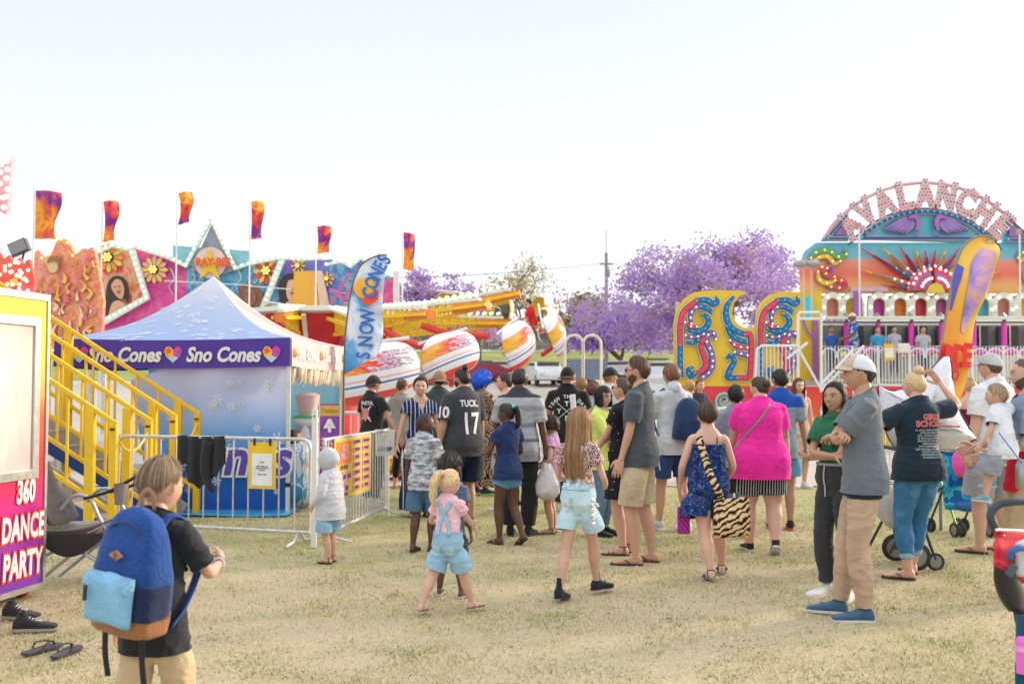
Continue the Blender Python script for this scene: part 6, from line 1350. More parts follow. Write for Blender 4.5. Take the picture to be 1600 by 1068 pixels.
def build_ground():
 ys=[-4,-2,0,1,2,2.6]+[3+.25*i for i in range(60)]+[18.5+.8*i for i in range(90)]+[95,110,150,250,500,900]
 xs=[-600,-200,-90,-60,-45,-35]+[-30+.5*i for i in range(121)]+[35,45,60,90,200,600]
 v=[(x,y,ground_z(x,y))for y in ys for x in xs];w=len(xs)
 f=[(i*w+j,i*w+j+1,(i+1)*w+j+1,(i+1)*w+j)for i in range(len(ys)-1)for j in range(w-1)]
 o=np_mesh('ground',v,f,mat_ground());tag(o,kind='structure')
 t=NT('asphalt');vv=t.coord();n=t.noise(vv,.8,4);n2=t.noise(vv,60,3,.7)
 t.col(t.mix(t.math('MULTIPLY',n2,.5),t.ramp(n,[(.3,(.34,.31,.27)),(.7,(.46,.42,.36))]),(.52,.48,.42)));t.bump(n2,.3,.01)
 ys=[16.2+i*.9 for i in range(64)];mb=MB()
 def e(i):return .5*math.sin(i*1.7)+.25*math.sin(i*4.1)
 v=[];xs=[-45+1.5*i for i in range(61)]
 for j,y in enumerate(ys):
  for i,x in enumerate(xs):
   yy=y+(e(i)*.5 if j==0 else 0);v.append((x,yy,ground_z(x,yy)+.012 if yy>17 else ground_z(x,yy)+.014))
 w=len(xs)
 o=np_mesh('asphalt_yard',v,[(i*w+j,i*w+j+1,(i+1)*w+j+1,(i+1)*w+j)for i in range(len(ys)-1)for j in range(w-1)],t.fin(.9));tag(o,kind='structure')
 t=NT('lawn');n=t.noise(t.coord(),.6,5);t.col(t.ramp(n,[(.3,(.20,.25,.07)),(.7,(.36,.38,.14))]))
 v=[];ys=[73+i*1.5 for i in range(14)];xs=[-45+3*i for i in range(45)]
 for y in ys:
  for x in xs:v.append((x,y,ground_z(x,y)+.03))
 w=len(xs);o=np_mesh('grass_bank',v,[(i*w+j,i*w+j+1,(i+1)*w+j+1,(i+1)*w+j)for i in range(len(ys)-1)for j in range(w-1)],t.fin(.95,0,.1));tag(o,kind='structure')
def build_blades():
 rs=np.random.RandomState(11);n=250000
 y=3.2+11.5*rs.rand(n)**1.45;hw=y*.54+.3;x=(rs.rand(n)*2-1)*hw
 z=np.array([ground_z(a,b)for a,b in zip(x[::1],y[::1])])
 p=np.stack([x*2.2,y*2.2,z*0],-1);d=fbm(p,3)
 keep=rs.rand(n)<np.clip(.62+1.2*d,.2,1);x,y,z,d=x[keep],y[keep],z[keep],d[keep];n=len(x)
 a=rs.rand(n)*2*pi;h=(.008+.015*rs.rand(n))*(1+.5*np.clip(d,-.4,1));w=.0022+.0022*rs.rand(n)*(.5+y/7);ln=rs.rand(n)*.026+.006;b=rs.rand(n)*2*pi
 v=np.empty((n,3,3));v[:,0]=np.stack([x-np.cos(a)*w,y-np.sin(a)*w,z],-1);v[:,1]=np.stack([x+np.cos(a)*w,y+np.sin(a)*w,z],-1)
 v[:,2]=np.stack([x+np.cos(b)*ln,y+np.sin(b)*ln,z+h],-1)
 me=bpy.data.meshes.new('dry_grass');me.vertices.add(n*3);me.vertices.foreach_set('co',v.ravel());me.loops.add(n*3);me.loops.foreach_set('vertex_index',np.arange(n*3));me.polygons.add(n)
 me.polygons.foreach_set('loop_start',np.arange(n)*3);me.polygons.foreach_set('loop_total',np.full(n,3));me.update();me.validate()
 t=NT('grass_blades');g=t.n('NewGeometry');nn=t.noise(t.coord(),2.0,4)
 c1=t.ramp(g.outputs['Random Per Island'],[(0,(.46,.38,.24)),(.4,(.70,.60,.41)),(.7,(.60,.52,.33)),(1,(.38,.38,.16))])
 c2=t.ramp(g.outputs['Random Per Island'],[(0,(.18,.24,.06)),(.5,(.34,.37,.13)),(1,(.6,.54,.33))])
 mr=t.n('MapRange');mr.inputs['From Min'].default_value=.50;mr.inputs['From Max'].default_value=.60;t.l(nn,mr.inputs['Value'])
 t.col(t.mix(mr.outputs[0],c1,c2));me.materials.append(t.fin(.8,0,.2))
 o=bpy.data.objects.new('dry_grass',me);C.objects.link(o);tag(o,kind='stuff')
def tree(label,base,height,spread,crown_r,cols,seed,trunk=.35,leaf=.16,n_leaf=9000,lean=0,density=1.0,name='tree',fork=.28,group=None,squash=.8):
 rs=random.Random(seed);root=empty(name,base,0,label,'tree',group)
 mb=MB();tips=[]
 def grow(p,d,L,r,lvl):
  n=4;pts=[p];q=Vector(p);dd=Vector(d)
  for i in range(n):
   dd=(dd+Vector((rs.uniform(-.18,.18),rs.uniform(-.18,.18),rs.uniform(-.02,.12)))).normalized();q=q+dd*L/n;pts.append(Vector(q))
  mb.tube(pts,[r*(1-.45*i/n)for i in range(n+1)],7)
  if lvl>=4 or L<.35:tips.append((q,dd));return
  if lvl>=2:tips.append((pts[2],dd))
  for k in range(rs.choice((2,3))if lvl else 4):
   a=rs.uniform(0,2*pi);tilt=rs.uniform(.35,.85)if lvl else rs.uniform(.45,.8)
   s1,s2=frame_of(dd);nd=(dd*cos(tilt)+(s1*cos(a+k*2.1)+s2*sin(a+k*2.1))*sin(tilt));nd.z=max(nd.z,.05);nd.x*=spread;nd.y*=spread;nd.normalize()
   grow(q,nd,L*rs.uniform(.62,.85),r*.58,lvl+1)
 grow(Vector((0,0,-.3)),Vector((lean,0,1)).normalized(),height*fork,trunk,0)
 mx=max(t[0].z for t in tips);sc=height*.9/mx;mw=max(max(abs(t[0].x),abs(t[0].y))for t in tips)
 sx=crown_r/mw*.9;mb.v=[(x*(1+(sx-1)*min(1,max(0,z)/(height*.35))),y*(1+(sx-1)*min(1,max(0,z)/(height*.35))),z*sc)for x,y,z in mb.v]
 tips=[(Vector((t.x*sx,t.y*sx,t.z*sc)),d)for t,d in tips]
 bk=NT('bark');nb=bk.noise(bk.coord((1,1,.3)),12,4);bk.col(bk.ramp(nb,[(.3,(.10,.07,.05)),(.7,(.24,.18,.13))]));bk.bump(nb,.6,.03)
 mb.build('trunk',bk.fin(.9),root,60)
 r2=np.random.RandomState(seed);T=np.array([tuple(t[0])for t in tips]);m=n_leaf
 ng=int(len(T)*1.3);g=r2.randn(ng,3);g/=np.linalg.norm(g,axis=1)[:,None];g*=(.55+.45*r2.rand(ng)**.5)[:,None];g[:,2]=np.abs(g[:,2])*1.0-.28
 lump=1+.28*np.sin(np.arctan2(g[:,1],g[:,0])*3+seed)+.15*np.sin(np.arctan2(g[:,1],g[:,0])*7)
 T=np.concatenate([T,np.stack([g[:,0]*crown_r*lump,g[:,1]*crown_r*lump,height*.5+g[:,2]*height*.48],-1)])
 idx=r2.randint(0,len(T),m);sub=r2.randint(0,5,m)
 cen=T[idx]+np.stack([np.sin(idx*12.9+sub*3.7),np.cos(idx*7.3+sub*5.1),np.sin(idx*3.1+sub*2.3)*.7],-1)*crown_r*.085
 off=r2.randn(m,3)*crown_r*.045/density;off[:,2]*=squash;c=cen+off
 a=r2.rand(m)*2*pi;e=r2.randn(m)*.6;L=leaf*(.6+.8*r2.rand(m));u=np.stack([np.cos(a)*np.cos(e),np.sin(a)*np.cos(e),np.sin(e)],-1);w=np.cross(u,r2.randn(m,3));w/=np.linalg.norm(w,axis=1)[:,None]
 v=np.empty((m,4,3));v[:,0]=c;v[:,1]=c+u*L[:,None]*.5+w*L[:,None]*.3;v[:,2]=c+u*L[:,None];v[:,3]=c+u*L[:,None]*.5-w*L[:,None]*.3
 t=NT('leaves');g=t.n('NewGeometry');nn=t.noise(t.coord(),1.3/max(1,crown_r/4),3)
 ca=t.ramp(g.outputs['Random Per Island'],[(i/(len(cols[0])-1),q)for i,q in enumerate(cols[0])]);cb=t.ramp(g.outputs['Random Per Island'],[(i/(len(cols[1])-1),q)for i,q in enumerate(cols[1])])
 mr=t.n('MapRange');mr.inputs['From Min'].default_value=.44;mr.inputs['From Max'].default_value=.58;t.l(nn,mr.inputs['Value'])
 t.col(t.mix(mr.outputs[0],ca,cb));t.b.inputs['Transmission Weight'].default_value=0
 tr=t.n('BsdfTranslucent');ms=t.n('MixShader');ms.inputs[0].default_value=.35;out=t.t.nodes['Material Output'];mixc=t.b.inputs['Base Color'].links[0].from_socket
 t.l(mixc,tr.inputs['Color']);t.l(t.b.outputs[0],ms.inputs[1]);t.l(tr.outputs[0],ms.inputs[2]);t.l(ms.outputs[0],out.inputs[0])
 me=bpy.data.meshes.new('crown');me.vertices.add(m*4);me.vertices.foreach_set('co',v.ravel());me.loops.add(m*4);me.loops.foreach_set('vertex_index',np.arange(m*4));me.polygons.add(m)
 me.polygons.foreach_set('loop_start',np.arange(m)*4);me.polygons.foreach_set('loop_total',np.full(m,4));me.update();me.validate();me.materials.append(t.fin(.8,0,.2))
 o=bpy.data.objects.new('crown',me);C.objects.link(o);o.parent=root
 return root
def at_ground(px,Y):
 x=(px-800)/FPX*Y*1.0;return Vector((x,Y,ground_z(x,Y)))
build_ground();build_blades()
PUR=[(.32,.20,.54),(.44,.30,.68),(.56,.42,.74),(.38,.26,.58)];PNK=[(.58,.34,.62),(.72,.46,.70),(.46,.30,.58),(.54,.40,.40),(.36,.34,.18)];BRN=[(.36,.30,.16),(.48,.36,.3),(.3,.26,.12),(.5,.35,.62)]
tree('large jacaranda in purple bloom behind the yellow scroll panels',at_ground(1112,58),9.8,1.25,6.7,(PUR,PNK),5,.3,.21,26000,lean=-.1,name='jacaranda_tree',fork=.2,density=1.0)
tree('low jacaranda bough tree in violet bloom left of the large one',at_ground(975,66),5.6,1.3,3.6,(PUR,PUR),12,.22,.24,7500,name='jacaranda_tree',fork=.3)
tree('airy jacaranda in lilac bloom beside the snow cones flag',at_ground(668,72),8.3,1.2,4.6,(PUR,PNK),9,.25,.26,7500,name='jacaranda_tree',fork=.22)
tree('small dark violet jacaranda between the airy one and the bare tree',at_ground(752,78),6.8,1.2,2.8,(PUR,PNK),21,.2,.26,2800,name='jacaranda_tree')
tree('sparse olive tree with nearly bare top right of the jacarandas',at_ground(815,80),9.4,1.15,4.2,(BRN[:3],[(.52,.44,.2),(.42,.4,.16),(.6,.5,.3)]),33,.22,.2,2600,name='sparse_tree')
GRN=[(.10,.14,.05),(.2,.24,.09),(.28,.28,.12)];YEL=[(.30,.28,.10),(.38,.32,.14),(.22,.22,.08)]
k=0
for px,Y,h,r,pal,lb in((905,98,6.2,3.4,(GRN,YEL),'green tree above the timber fence right of the far gondola'),(878,104,4.5,3,(GRN,GRN),'dark green tree seen just past the tilted gondola'),(1015,98,4.2,3.2,(GRN,YEL),'bushy green tree behind the fence under the jacaranda'),(1050,100,5.0,3,(YEL,GRN),'olive green tree directly left of the yellow scroll panels'),(940,108,6.5,3.6,(YEL,YEL),'yellowish tree behind the power pole'),(640,104,4.6,5,(GRN,GRN),'broad green tree behind the gondola ride'),(740,104,4.2,5,(GRN,YEL),'green tree low behind the gondola arms'),(1000,120,5.5,5,(GRN,GRN),'distant dark tree behind the power pole fence')):
 tree(lb,at_ground(px,Y),h,1.2,r,pal,60+k,.25,.34,2600,name='shade_tree');k+=1
fr=empty('timber_fence',(0,91,ground_z(0,91)),0,'long dark timber paling fence on top of the grass bank','fence')
wood=plain((.17,.14,.10),.9,var=.4,scale=3)
mb=MB()
for i in range(330):mb.box((-22+i*.16+random.uniform(-.005,.005),0,.95+random.uniform(-.03,.03)),(.145,.03,1.75))
mb.build('palings',wood,fr,0)
mb=MB();[mb.box((4.5,.05,z),(53.5,.05,.1))for z in(.4,1.5)];mb.build('rail',wood,fr,0)
for i in range(19):MB().box((-22+i*3,.08,.9),(.1,.1,1.9)).build('post',wood,fr,0)
b=at_ground(948,70);pr=empty('power_pole',b,0,'tall slim power pole rising in front of the jacaranda','pole')
grey=plain((.30,.30,.29),.8)
MB().tube([(0,0,0),(0,0,8.9)],[.17,.11],10).build('pole',grey,pr)
MB().box((0,0,8.1),(.9,.1,.1)).build('cross_arm',grey,pr,0);MB().tube([(0,0,8.9),(0,0,10.4)],.03,6).build('mast',grey,pr);MB().tube([(.1,0,7.2),(.1,0,7.75)],.16,10).build('transformer',grey,pr)
for i,(dx,z)in enumerate(((-.4,8.2),(.4,8.2))):
 for sgn in(-1,1):
  pts=[(dx+sgn*t*42,-3*t,z-1.6*4*t*(1-t)*1.0+t*.8)for t in[j/14 for j in range(15)]]
  MB().tube(pts,.012,4).build('wire',plain((.12,.12,.12),.6),pr)
SUN_EL,SUN_AZ=17.0,62.0
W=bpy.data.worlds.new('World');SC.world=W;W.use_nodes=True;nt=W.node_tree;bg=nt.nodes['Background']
sk=nt.nodes.new('ShaderNodeTexSky');sk.sky_type='NISHITA';sk.sun_disc=False;sk.sun_elevation=R(SUN_EL);sk.sun_rotation=R(SUN_AZ);sk.air_density=1.0;sk.dust_density=2.0;sk.ozone_density=1.0;sk.altitude=0
tc=nt.nodes.new('ShaderNodeTexCoord');mp=nt.nodes.new('ShaderNodeMapping');mp.inputs['Scale'].default_value=(1,1,3);nz=nt.nodes.new('ShaderNodeTexNoise');nz.inputs['Scale'].default_value=1.6;nz.inputs['Detail'].default_value=5
nt.links.new(tc.outputs['Generated'],mp.inputs[0]);nt.links.new(mp.outputs[0],nz.inputs['Vector'])
mr=nt.nodes.new('ShaderNodeMapRange');mr.inputs['To Min'].default_value=.72;mr.inputs['To Max'].default_value=.9;nt.links.new(nz.outputs['Fac'],mr.inputs['Value'])
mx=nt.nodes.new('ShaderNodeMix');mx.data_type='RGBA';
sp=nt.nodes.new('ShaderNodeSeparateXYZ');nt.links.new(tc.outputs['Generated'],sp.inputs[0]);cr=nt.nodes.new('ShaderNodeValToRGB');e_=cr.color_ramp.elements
for p_,c_ in((.0,(.70,.72,.73)),(.12,(.62,.655,.675)),(.40,(.49,.525,.55)),(.62,(1,1,1))):  # topmost stop: overhead sky, out of view, brightened as added fill light
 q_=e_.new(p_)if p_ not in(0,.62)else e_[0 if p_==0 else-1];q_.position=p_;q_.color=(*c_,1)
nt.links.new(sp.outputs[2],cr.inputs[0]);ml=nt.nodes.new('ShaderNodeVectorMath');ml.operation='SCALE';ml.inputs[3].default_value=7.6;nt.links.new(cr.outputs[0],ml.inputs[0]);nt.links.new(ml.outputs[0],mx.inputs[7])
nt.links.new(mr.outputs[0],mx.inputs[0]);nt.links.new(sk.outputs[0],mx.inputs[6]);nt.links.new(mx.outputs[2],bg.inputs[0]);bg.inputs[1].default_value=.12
sl=bpy.data.lights.new('sun','SUN');sl.energy=2.1;sl.angle=R(12);sl.color=(1,.80,.58);so=bpy.data.objects.new('sun',sl);C.objects.link(so)
d=Vector((sin(R(SUN_AZ))*cos(R(SUN_EL)),cos(R(SUN_AZ))*cos(R(SUN_EL)),sin(R(SUN_EL))));so.rotation_euler=(-d).to_track_quat('-Z','Y').to_euler()
cam=bpy.data.cameras.new('cam');co=bpy.data.objects.new('cam',cam);C.objects.link(co);co.location=(0,0,CAMZ);co.rotation_euler=(pi/2+PITCH,0,0)
cam.lens=36;cam.sensor_width=36;cam.clip_end=3000;cam.clip_start=.05;SC.camera=co;cam.dof.use_dof=True;cam.dof.focus_distance=7.6;cam.dof.aperture_fstop=3.2
SC.view_settings.view_transform='Standard';SC.view_settings.look='None';SC.view_settings.exposure=1.03
SC.cycles.use_denoising=True
class Art:
 """relief panels laid out on an upright plane at depth Y"""
 def __init__(s,name,label,cat,px,py,Y,group=None):
  s.Y=Y;b=P(px,py,Y);s.root=empty(name,b,0,label,cat,group);s.b=b;s.n=0
 def q(s,p):w=P(p[0],p[1],s.Y)-s.b;return(w.x,w.z)
 def poly(s,name,pts,mat,front=0.0,th=.05,parent=None,smooth=0,bev=0):
  if smooth:pts=[tuple(v[:2])for v in catmull([(x,y,0)for x,y in pts]+[(pts[0][0],pts[0][1],0)],smooth)][:-1]
  s.n+=1;e=.0008*(s.n%9);pts=[s.q(p)for p in pts];m=MB();m.prism(pts,-front-e,-front-e+th);o=m.build(name,mat,s.root,0,recalc=True,bevel=bev)
  if parent:o.parent=parent
  return o
 def stroke(s,name,pts,w,mats,front=.06,parent=None,k=6,bulbs=None,bw=.10):
  """tapered relief scroll: white rim, dark rim, coloured face"""
  cp=[Vector((x,0,z))for x,z in[s.q(p)for p in[tuple(v[:2])for v in catmull([(x,y,0)for x,y in pts],k)]]];n=len(cp);sc=s.Y/FPX
  ws=np.interp(np.linspace(0,1,n),np.linspace(0,1,len(w)),w)*sc;ob=None
  for lv,(mt,g,f)in enumerate(mats):
   s.n+=1;L,Rr=[],[]
   for i,p in enumerate(cp):
    t=(cp[min(i+1,n-1)]-cp[max(0,i-1)]);t.normalize();nr=Vector((-t.z,0,t.x));h=ws[i]/2+g*sc;L.append(p+nr*h);Rr.append(p-nr*h)
   m=MB();y0=-front-f-.0006*(s.n%7);rows=[[(a.x,y0+.03,a.z),(a.x,y0,a.z),(b.x,y0,b.z),(b.x,y0+.03,b.z)]for a,b in zip(L,Rr)]
   m.loft(rows,cap=True,closed=False);o=m.build(name if lv==len(mats)-1 else 'scroll_rim',mt,s.root,0,recalc=False)
   if parent:o.parent=parent
   ob=o
  if bulbs:
   m=MB();d=0;last=None
   for p in cp:
    if last is None or(p-last).length>bulbs[1]:
     m.ball((p.x,-front-mats[-1][2]-.03,p.z),bulbs[2],6,4);last=p
   m.build('bulb_string',bulbs[0],s.root,180)['kind']='stuff'
  return ob
 def bulbs(s,pts,mat,step=.12,r=.035,front=.1,parent=None):
  cp=[Vector((x,0,z))for x,z in[s.q(p)for p in pts]];m=MB()
  for a,b in zip(cp[:-1],cp[1:]):
   k=max(1,int((b-a).length/step))
   for i in range(k):c0=a.lerp(b,i/k);m.ball((c0.x,-front,c0.z),r,6,4)
  o=m.build('bulb_string',mat,s.root,180);o['kind']='stuff'
  if parent:o.parent=parent
  return o
def artm(cols,scale,key,dist=1.0,stretch=(1,1,1),rough=.35,interp='LINEAR',detail=3):
 def f():
  t=NT('painted_artwork');n=t.noise(t.coord(stretch),scale,detail,.6,dist);k=len(cols);t.col(t.ramp(n,[(.25+.5*i/(k-1),q)for i,q in enumerate(cols)],interp));return t.fin(rough,0,.4)
 return pat(('art',key),f)
mintw=plain((.74,.82,.74),.4,emit=.0);bulb_g=plain((.72,.92,.72),.3,emit=.3);bulb_w=plain((1.0,.90,.75),.3,emit=.4);bulb_r=plain((.90,.10,.10),.3,emit=.2);bulb_y=plain((1,.72,.2),.3,emit=.35)
creamw=plain((.78,.74,.62),.5);blk=plain((.02,.022,.025),.5);PK_=plain((.78,.06,.42),.4)
A1=Art('ride_backdrop','x','fairground backdrop',330,470,32)
A1.root['label']='zigzag painted ride backdrop with star gable, sunbursts and laughing faces behind the stall'
redart=artm([(.80,.05,.03),(.82,.22,.08),(.85,.55,.30),(.78,.04,.12),(.85,.35,.05)],1.7,'red');org=artm([(.85,.40,.02),(.88,.55,.02),(.85,.30,.10)],.7,'org');mag=artm([(.70,.04,.25),(.80,.15,.35),(.60,.04,.30),(.82,.30,.18)],1.2,'mag')
tealart=artm([(.05,.42,.60),(.03,.30,.62),(.20,.55,.70),(.10,.15,.55),(.35,.65,.72)],.9,'teal',2);purp=artm([(.14,.08,.55),(.30,.15,.65),(.12,.25,.65),(.45,.2,.6)],1.2,'purp',2);tealp=plain((.25,.55,.62),.5)
def panel(name,pts,mat,f=0.0,**k):return A1.poly(name,pts,mat,f,.08,**k)
panel('painted_panel',[(148,396),(180,384),(210,393),(236,466),(150,512)],redart)
panel('painted_panel',[(210,385),(262,400),(292,414),(292,520),(150,530),(158,508),(236,466)],mag)
panel('painted_panel',[(292,414),(262,402),(272,400),(272,384),(391,392),(391,413),(445,402),(440,520),(292,520)],tealart)
panel('painted_panel',[(445,402),(470,408),(520,405),(520,520),(440,520)],purp)
panel('painted_panel',[(515,415),(535,410),(548,418),(565,405),(620,438),(620,520),(515,520)],tealart)
panel('teal_board',[(272,384),(391,393),(391,414),(370,420),(293,416),(272,410)],tealp,.10)
g1_=panel('star_gable',[(333,352),(366,424),(350,430),(300,424)],artm([(.12,.17,.22),(.30,.36,.42),(.18,.25,.3)],1.5,'gab'),.16)
for pts in([(150,396),(180,383),(212,391),(205,394),(180,388),(152,401)],[(203,386),(213,386),(238,468),(158,514),(146,514),(146,508),(228,464)],[(213,384),(268,400),(292,413),(333,337),(372,417),(392,410),(448,400),(448,405),(392,416),(368,424),(333,350),(295,420),(262,405),(213,389)],[(440,402),(450,402),(420,480),(409,480)],[(450,402),(470,404),(505,403),(505,407),(470,409),(450,407)],[(512,412),(535,407),(549,415),(566,402),(605,430),(605,434),(566,407),(549,420),(535,412),(512,417)]):
 t_=panel('white_trim',pts,mintw,.24)
for pts in([(150,398),(180,385),(212,391)],[(208,388),(233,466),(152,511)],[(213,386),(268,402),(294,415),(333,343),(371,419),(392,413),(448,402)],[(445,404),(415,478)],[(450,404),(470,406),(505,405)],[(512,414),(535,409),(549,417),(566,404),(605,432)]):A1.bulbs(pts,bulb_g,.17,.055,.28)
def sunflower(cx,cy,r,petal,petal2,n=12,ry=1.0):
 for k in range(n):
  a=2*pi*k/n;w=.23;A1.poly('sunburst_ray',[(cx+r*.25*cos(a-w),cy+r*.25*sin(a-w)*ry),(cx+r*.8*cos(a-w*.9),cy+r*.8*sin(a-w*.9)*ry),(cx+r*cos(a),cy+r*sin(a)*ry),(cx+r*.8*cos(a+w*.9),cy+r*.8*sin(a+w*.9)*ry),(cx+r*.25*cos(a+w),cy+r*.25*sin(a+w)*ry)],petal if k%2 else petal2,.12,.05)
 A1.poly('sunburst_centre',[(cx+r*.34*cos(2*pi*k/16),cy+r*.34*sin(2*pi*k/16))for k in range(16)],blk,.18,.08)
 m=MB()
 for k in range(7):a=2*pi*k/6;rr=0 if k==6 else r*.22;x,z=A1.q((cx+rr*cos(a),cy+rr*sin(a)));m.ball((x,-.25,z),.05*r/24,6,5)
 tag(m.build('bulb_cluster',bulb_y,A1.root,180),kind='stuff')
ylp=plain((.85,.62,.12),.4);orp=plain((.85,.33,.08),.4);rdp=plain((.80,.08,.06),.4);pkp=plain((.85,.45,.35),.4)
sunflower(172,403,24,ylp,orp);sunflower(243,422,22,pkp,ylp);sunflower(418,424,22,rdp,ylp);sunflower(467,416,12,ylp,ylp,8);sunflower(512,436,12,pkp,ylp,8)
sk1=plain((.72,.40,.25),.5);sk2=plain((.78,.50,.38),.5);sk3=plain((.32,.16,.11),.5);drk=plain((.05,.03,.03),.5)
def artface(hair,face,hm,fm,extra=()):
 A1.poly('painted_hair',hair,hm,.12,.04,smooth=3);A1.poly('painted_face',face,fm,.17,.04,smooth=3)
 cx=sum(p[0]for p in face)/len(face);cy=sum(p[1]for p in face)/len(face);w=(max(p[0]for p in face)-min(p[0]for p in face))/2
 A1.poly('painted_mouth',[(cx-w*.1,cy+w*.45),(cx+w*.5,cy+w*.3),(cx+w*.3,cy+w*.85)],plain((.55,.06,.05),.5),.22,.03,smooth=2)
 for s in(-.3,.35):A1.poly('painted_eye',[(cx+w*s-w*.2,cy-w*.25),(cx+w*s,cy-w*.38),(cx+w*s+w*.2,cy-w*.22),(cx+w*s,cy-w*.18)],drk,.22,.02)
 for p,mm in extra:A1.poly('painted_shoulder',p,mm,.15,.03,smooth=3)
artface([(166,478),(170,445),(180,432),(195,434),(203,452),(202,474),(196,466),(180,476),(172,500),(164,492)],[(177,445),(184,437),(193,440),(197,455),(193,468),(184,462),(178,452)],drk,sk1,[([(172,494),(178,474),(190,470),(200,478),(200,484)],sk1)])
artface([(440,476),(436,450),(444,432),(458,428),(468,440),(470,468),(455,476)],[(449,452),(452,440),(461,438),(466,450),(464,466),(456,472),(450,464)],drk,sk2,[([(445,482),(450,472),(466,470),(474,482)],sk2)])
artface([(374,470),(376,450),(388,442),(404,448),(414,470),(400,486),(380,482)],[(382,462),(386,452),(396,452),(402,464),(398,476),(388,476)],plain((.25,.12,.07),.5),sk3)
panel('tapered_panel',[(462,425),(494,424),(501,485),(458,485)],artm([(.86,.30,.15),(.85,.50,.05),(.82,.20,.20)],.5,'tap',0,(3,1,.3)),.22);panel('cream_panel',[(495,424),(505,424),(518,484),(502,485)],plain((.85,.62,.45),.5),.22)
for k in range(26):rs_=random.Random(k);x=rs_.uniform(155,215);y=rs_.uniform(425,500);(A1.poly('painted_star',[(x+2.6*cos(a*pi/4)*(1 if a%2 else .4),y+2.6*sin(a*pi/4)*(1 if a%2 else .4))for a in range(8)],pkp,.10,.02)if x<233 and y<500-.25*(x-150)else None)
for px in(268,300,372,398):A1.stroke('lightning_streak',[(px,420),(px+6,435),(px-2,448),(px+5,462)],[2,1.5,1,.5],[(plain((.45,.75,.72),.4),0,0)],.11)
A1.poly('round_emblem',[(333+24*cos(a*pi/14),412+24*sin(a*pi/14))for a in range(28)],plain((.84,.62,.58),.4),.30,.06)
A1.poly('star_emblem',[(333+(27 if a%2==0 else 10)*sin(a*pi/5),416-(27 if a%2==0 else 10)*cos(a*pi/5))for a in range(10)],plain((.82,.62,.03),.4),.40,.06)
lettering(A1.root,'lettering','RAY-BEE',.36,upright(P(333,410,31.5)-A1.b,(1,0,0)),plain((.80,.10,.04),.4),.04,sx=.8)
for pts in([(265,441),(400,448)],[(395,449),(460,454)],[(520,458),(600,464)]):A1.stroke('white_strut',pts,[1.6,1.6],[(white_p,0,0)],.5,k=1)
panel('far_panel',[(597,445),(619,430),(619,490),(597,490)],mag,.2);panel('far_post',[(616,425),(625,425),(625,500),(616,500)],white_p,.3)
for i,(a,b)in enumerate((((520,480),(552,430)),((535,482),(560,440)),((520,455),(548,470)))):A1.stroke('pink_beam',[a,b],[4,4],[(plain((.72,.10,.30),.4),0,0)],.6,k=1)
MB().box((0,.3,-3.5),(11.6,.12,7)).build('backing_board',plain((.25,.2,.3),.7),A1.root,0)if False else None
for px in(160,235,292,372,440,520,600):
 p=P(px,440,32)-A1.b;z=P(0,440,32).z;MB().box((p.x,.25,p.z-z/2),(.12,.12,z)).build('support_post',galv,A1.root,0)
A2=Art('sculpted_facade','pink and orange sculpted flame facade at the far left behind the booth','fairground facade',100,470,25)
A2.poly('facade_board',[(50,540),(52,396),(68,402),(80,396),(88,378),(98,373),(108,378),(116,398),(126,390),(138,389),(150,400),(158,540)],artm([(.80,.12,.14),(.84,.42,.36),(.82,.20,.12),(.86,.55,.20),(.76,.10,.22)],1.6,'pinkf',3),0,.15,smooth=2)
fc=[plain((.86,.58,.14),.4),plain((.84,.24,.08),.4),plain((.86,.70,.42),.4),plain((.80,.16,.22),.4)];rs=random.Random(2)
for k in range(54):
 x=rs.uniform(58,148);y=rs.uniform(405,520);h=rs.uniform(10,24);b_=rs.uniform(-7,7)
 A2.stroke('flame_scroll',[(x,y+h/2),(x+b_,y),(x-b_*.4,y-h/2)],[rs.uniform(2,7),rs.uniform(2,6),.4],[(fc[(k+1)%4],1.0,0),(fc[k%4],0,.04)],.05+.02*rs.random(),k=5)
A2.poly('figure_head',[(86+8*cos(a*pi/8),416+11*sin(a*pi/8))for a in range(16)],plain((.82,.58,.30),.4),.14,.1);A2.poly('figure_hair',[(78,412),(84,402),(96,404),(98,418),(91,409)],plain((.35,.16,.08),.4),.18,.08,smooth=3)
A2.bulbs([(52,398),(68,404),(80,398),(88,380),(98,375),(108,380),(116,400),(126,392),(138,391)],bulb_y,.2,.04,.1)
for px in(70,135):p=P(px,470,25)-A2.b;MB().box((p.x,.25,p.z-1.9),(.12,.12,3.6)).build('support_post',galv,A2.root,0)
A3=Art('bulb_fence_panel','pink arched panel studded with white bulbs behind the dance booth','fairground panel',20,430,19)
A3.poly('panel_board',[(-30,470),(-30,405),(-8,392),(0,395),(6,405),(14,398),(22,412),(30,402),(37,414),(46,405),(50,470)],artm([(.84,.25,.18),(.85,.10,.05),(.72,.20,.50)],.6,'bf'),0,.08,smooth=2)
m=MB();rs=random.Random(6)
for k in range(40):x,z=A3.q((rs.uniform(-25,47),rs.uniform(410,460)));m.ball((x,-.05,z),.035,8,6)
tag(m.build('bulb_cluster',bulb_w,A3.root,180),kind='stuff');A3.poly('yellow_label',[(16,437),(28,434),(30,446),(18,449)],ylp,.03,.02)
m=MB();p=P(10,445,19)-A3.b;m.box((p.x,.1,-1.9),(.1,.1,3.5));m.build('support_post',galv,A3.root,0)
A4=Art('star_sign','tip of a pink bulb lit star sign cut off by the left edge','sign',0,290,16)
A4.poly('star_board',[(-60,300),(-15,262),(19,243),(15,285),(10,336),(-20,318)],artm([(.84,.32,.30),(.80,.45,.55),(.85,.25,.2)],1.5,'st4'),0,.12);m=MB()
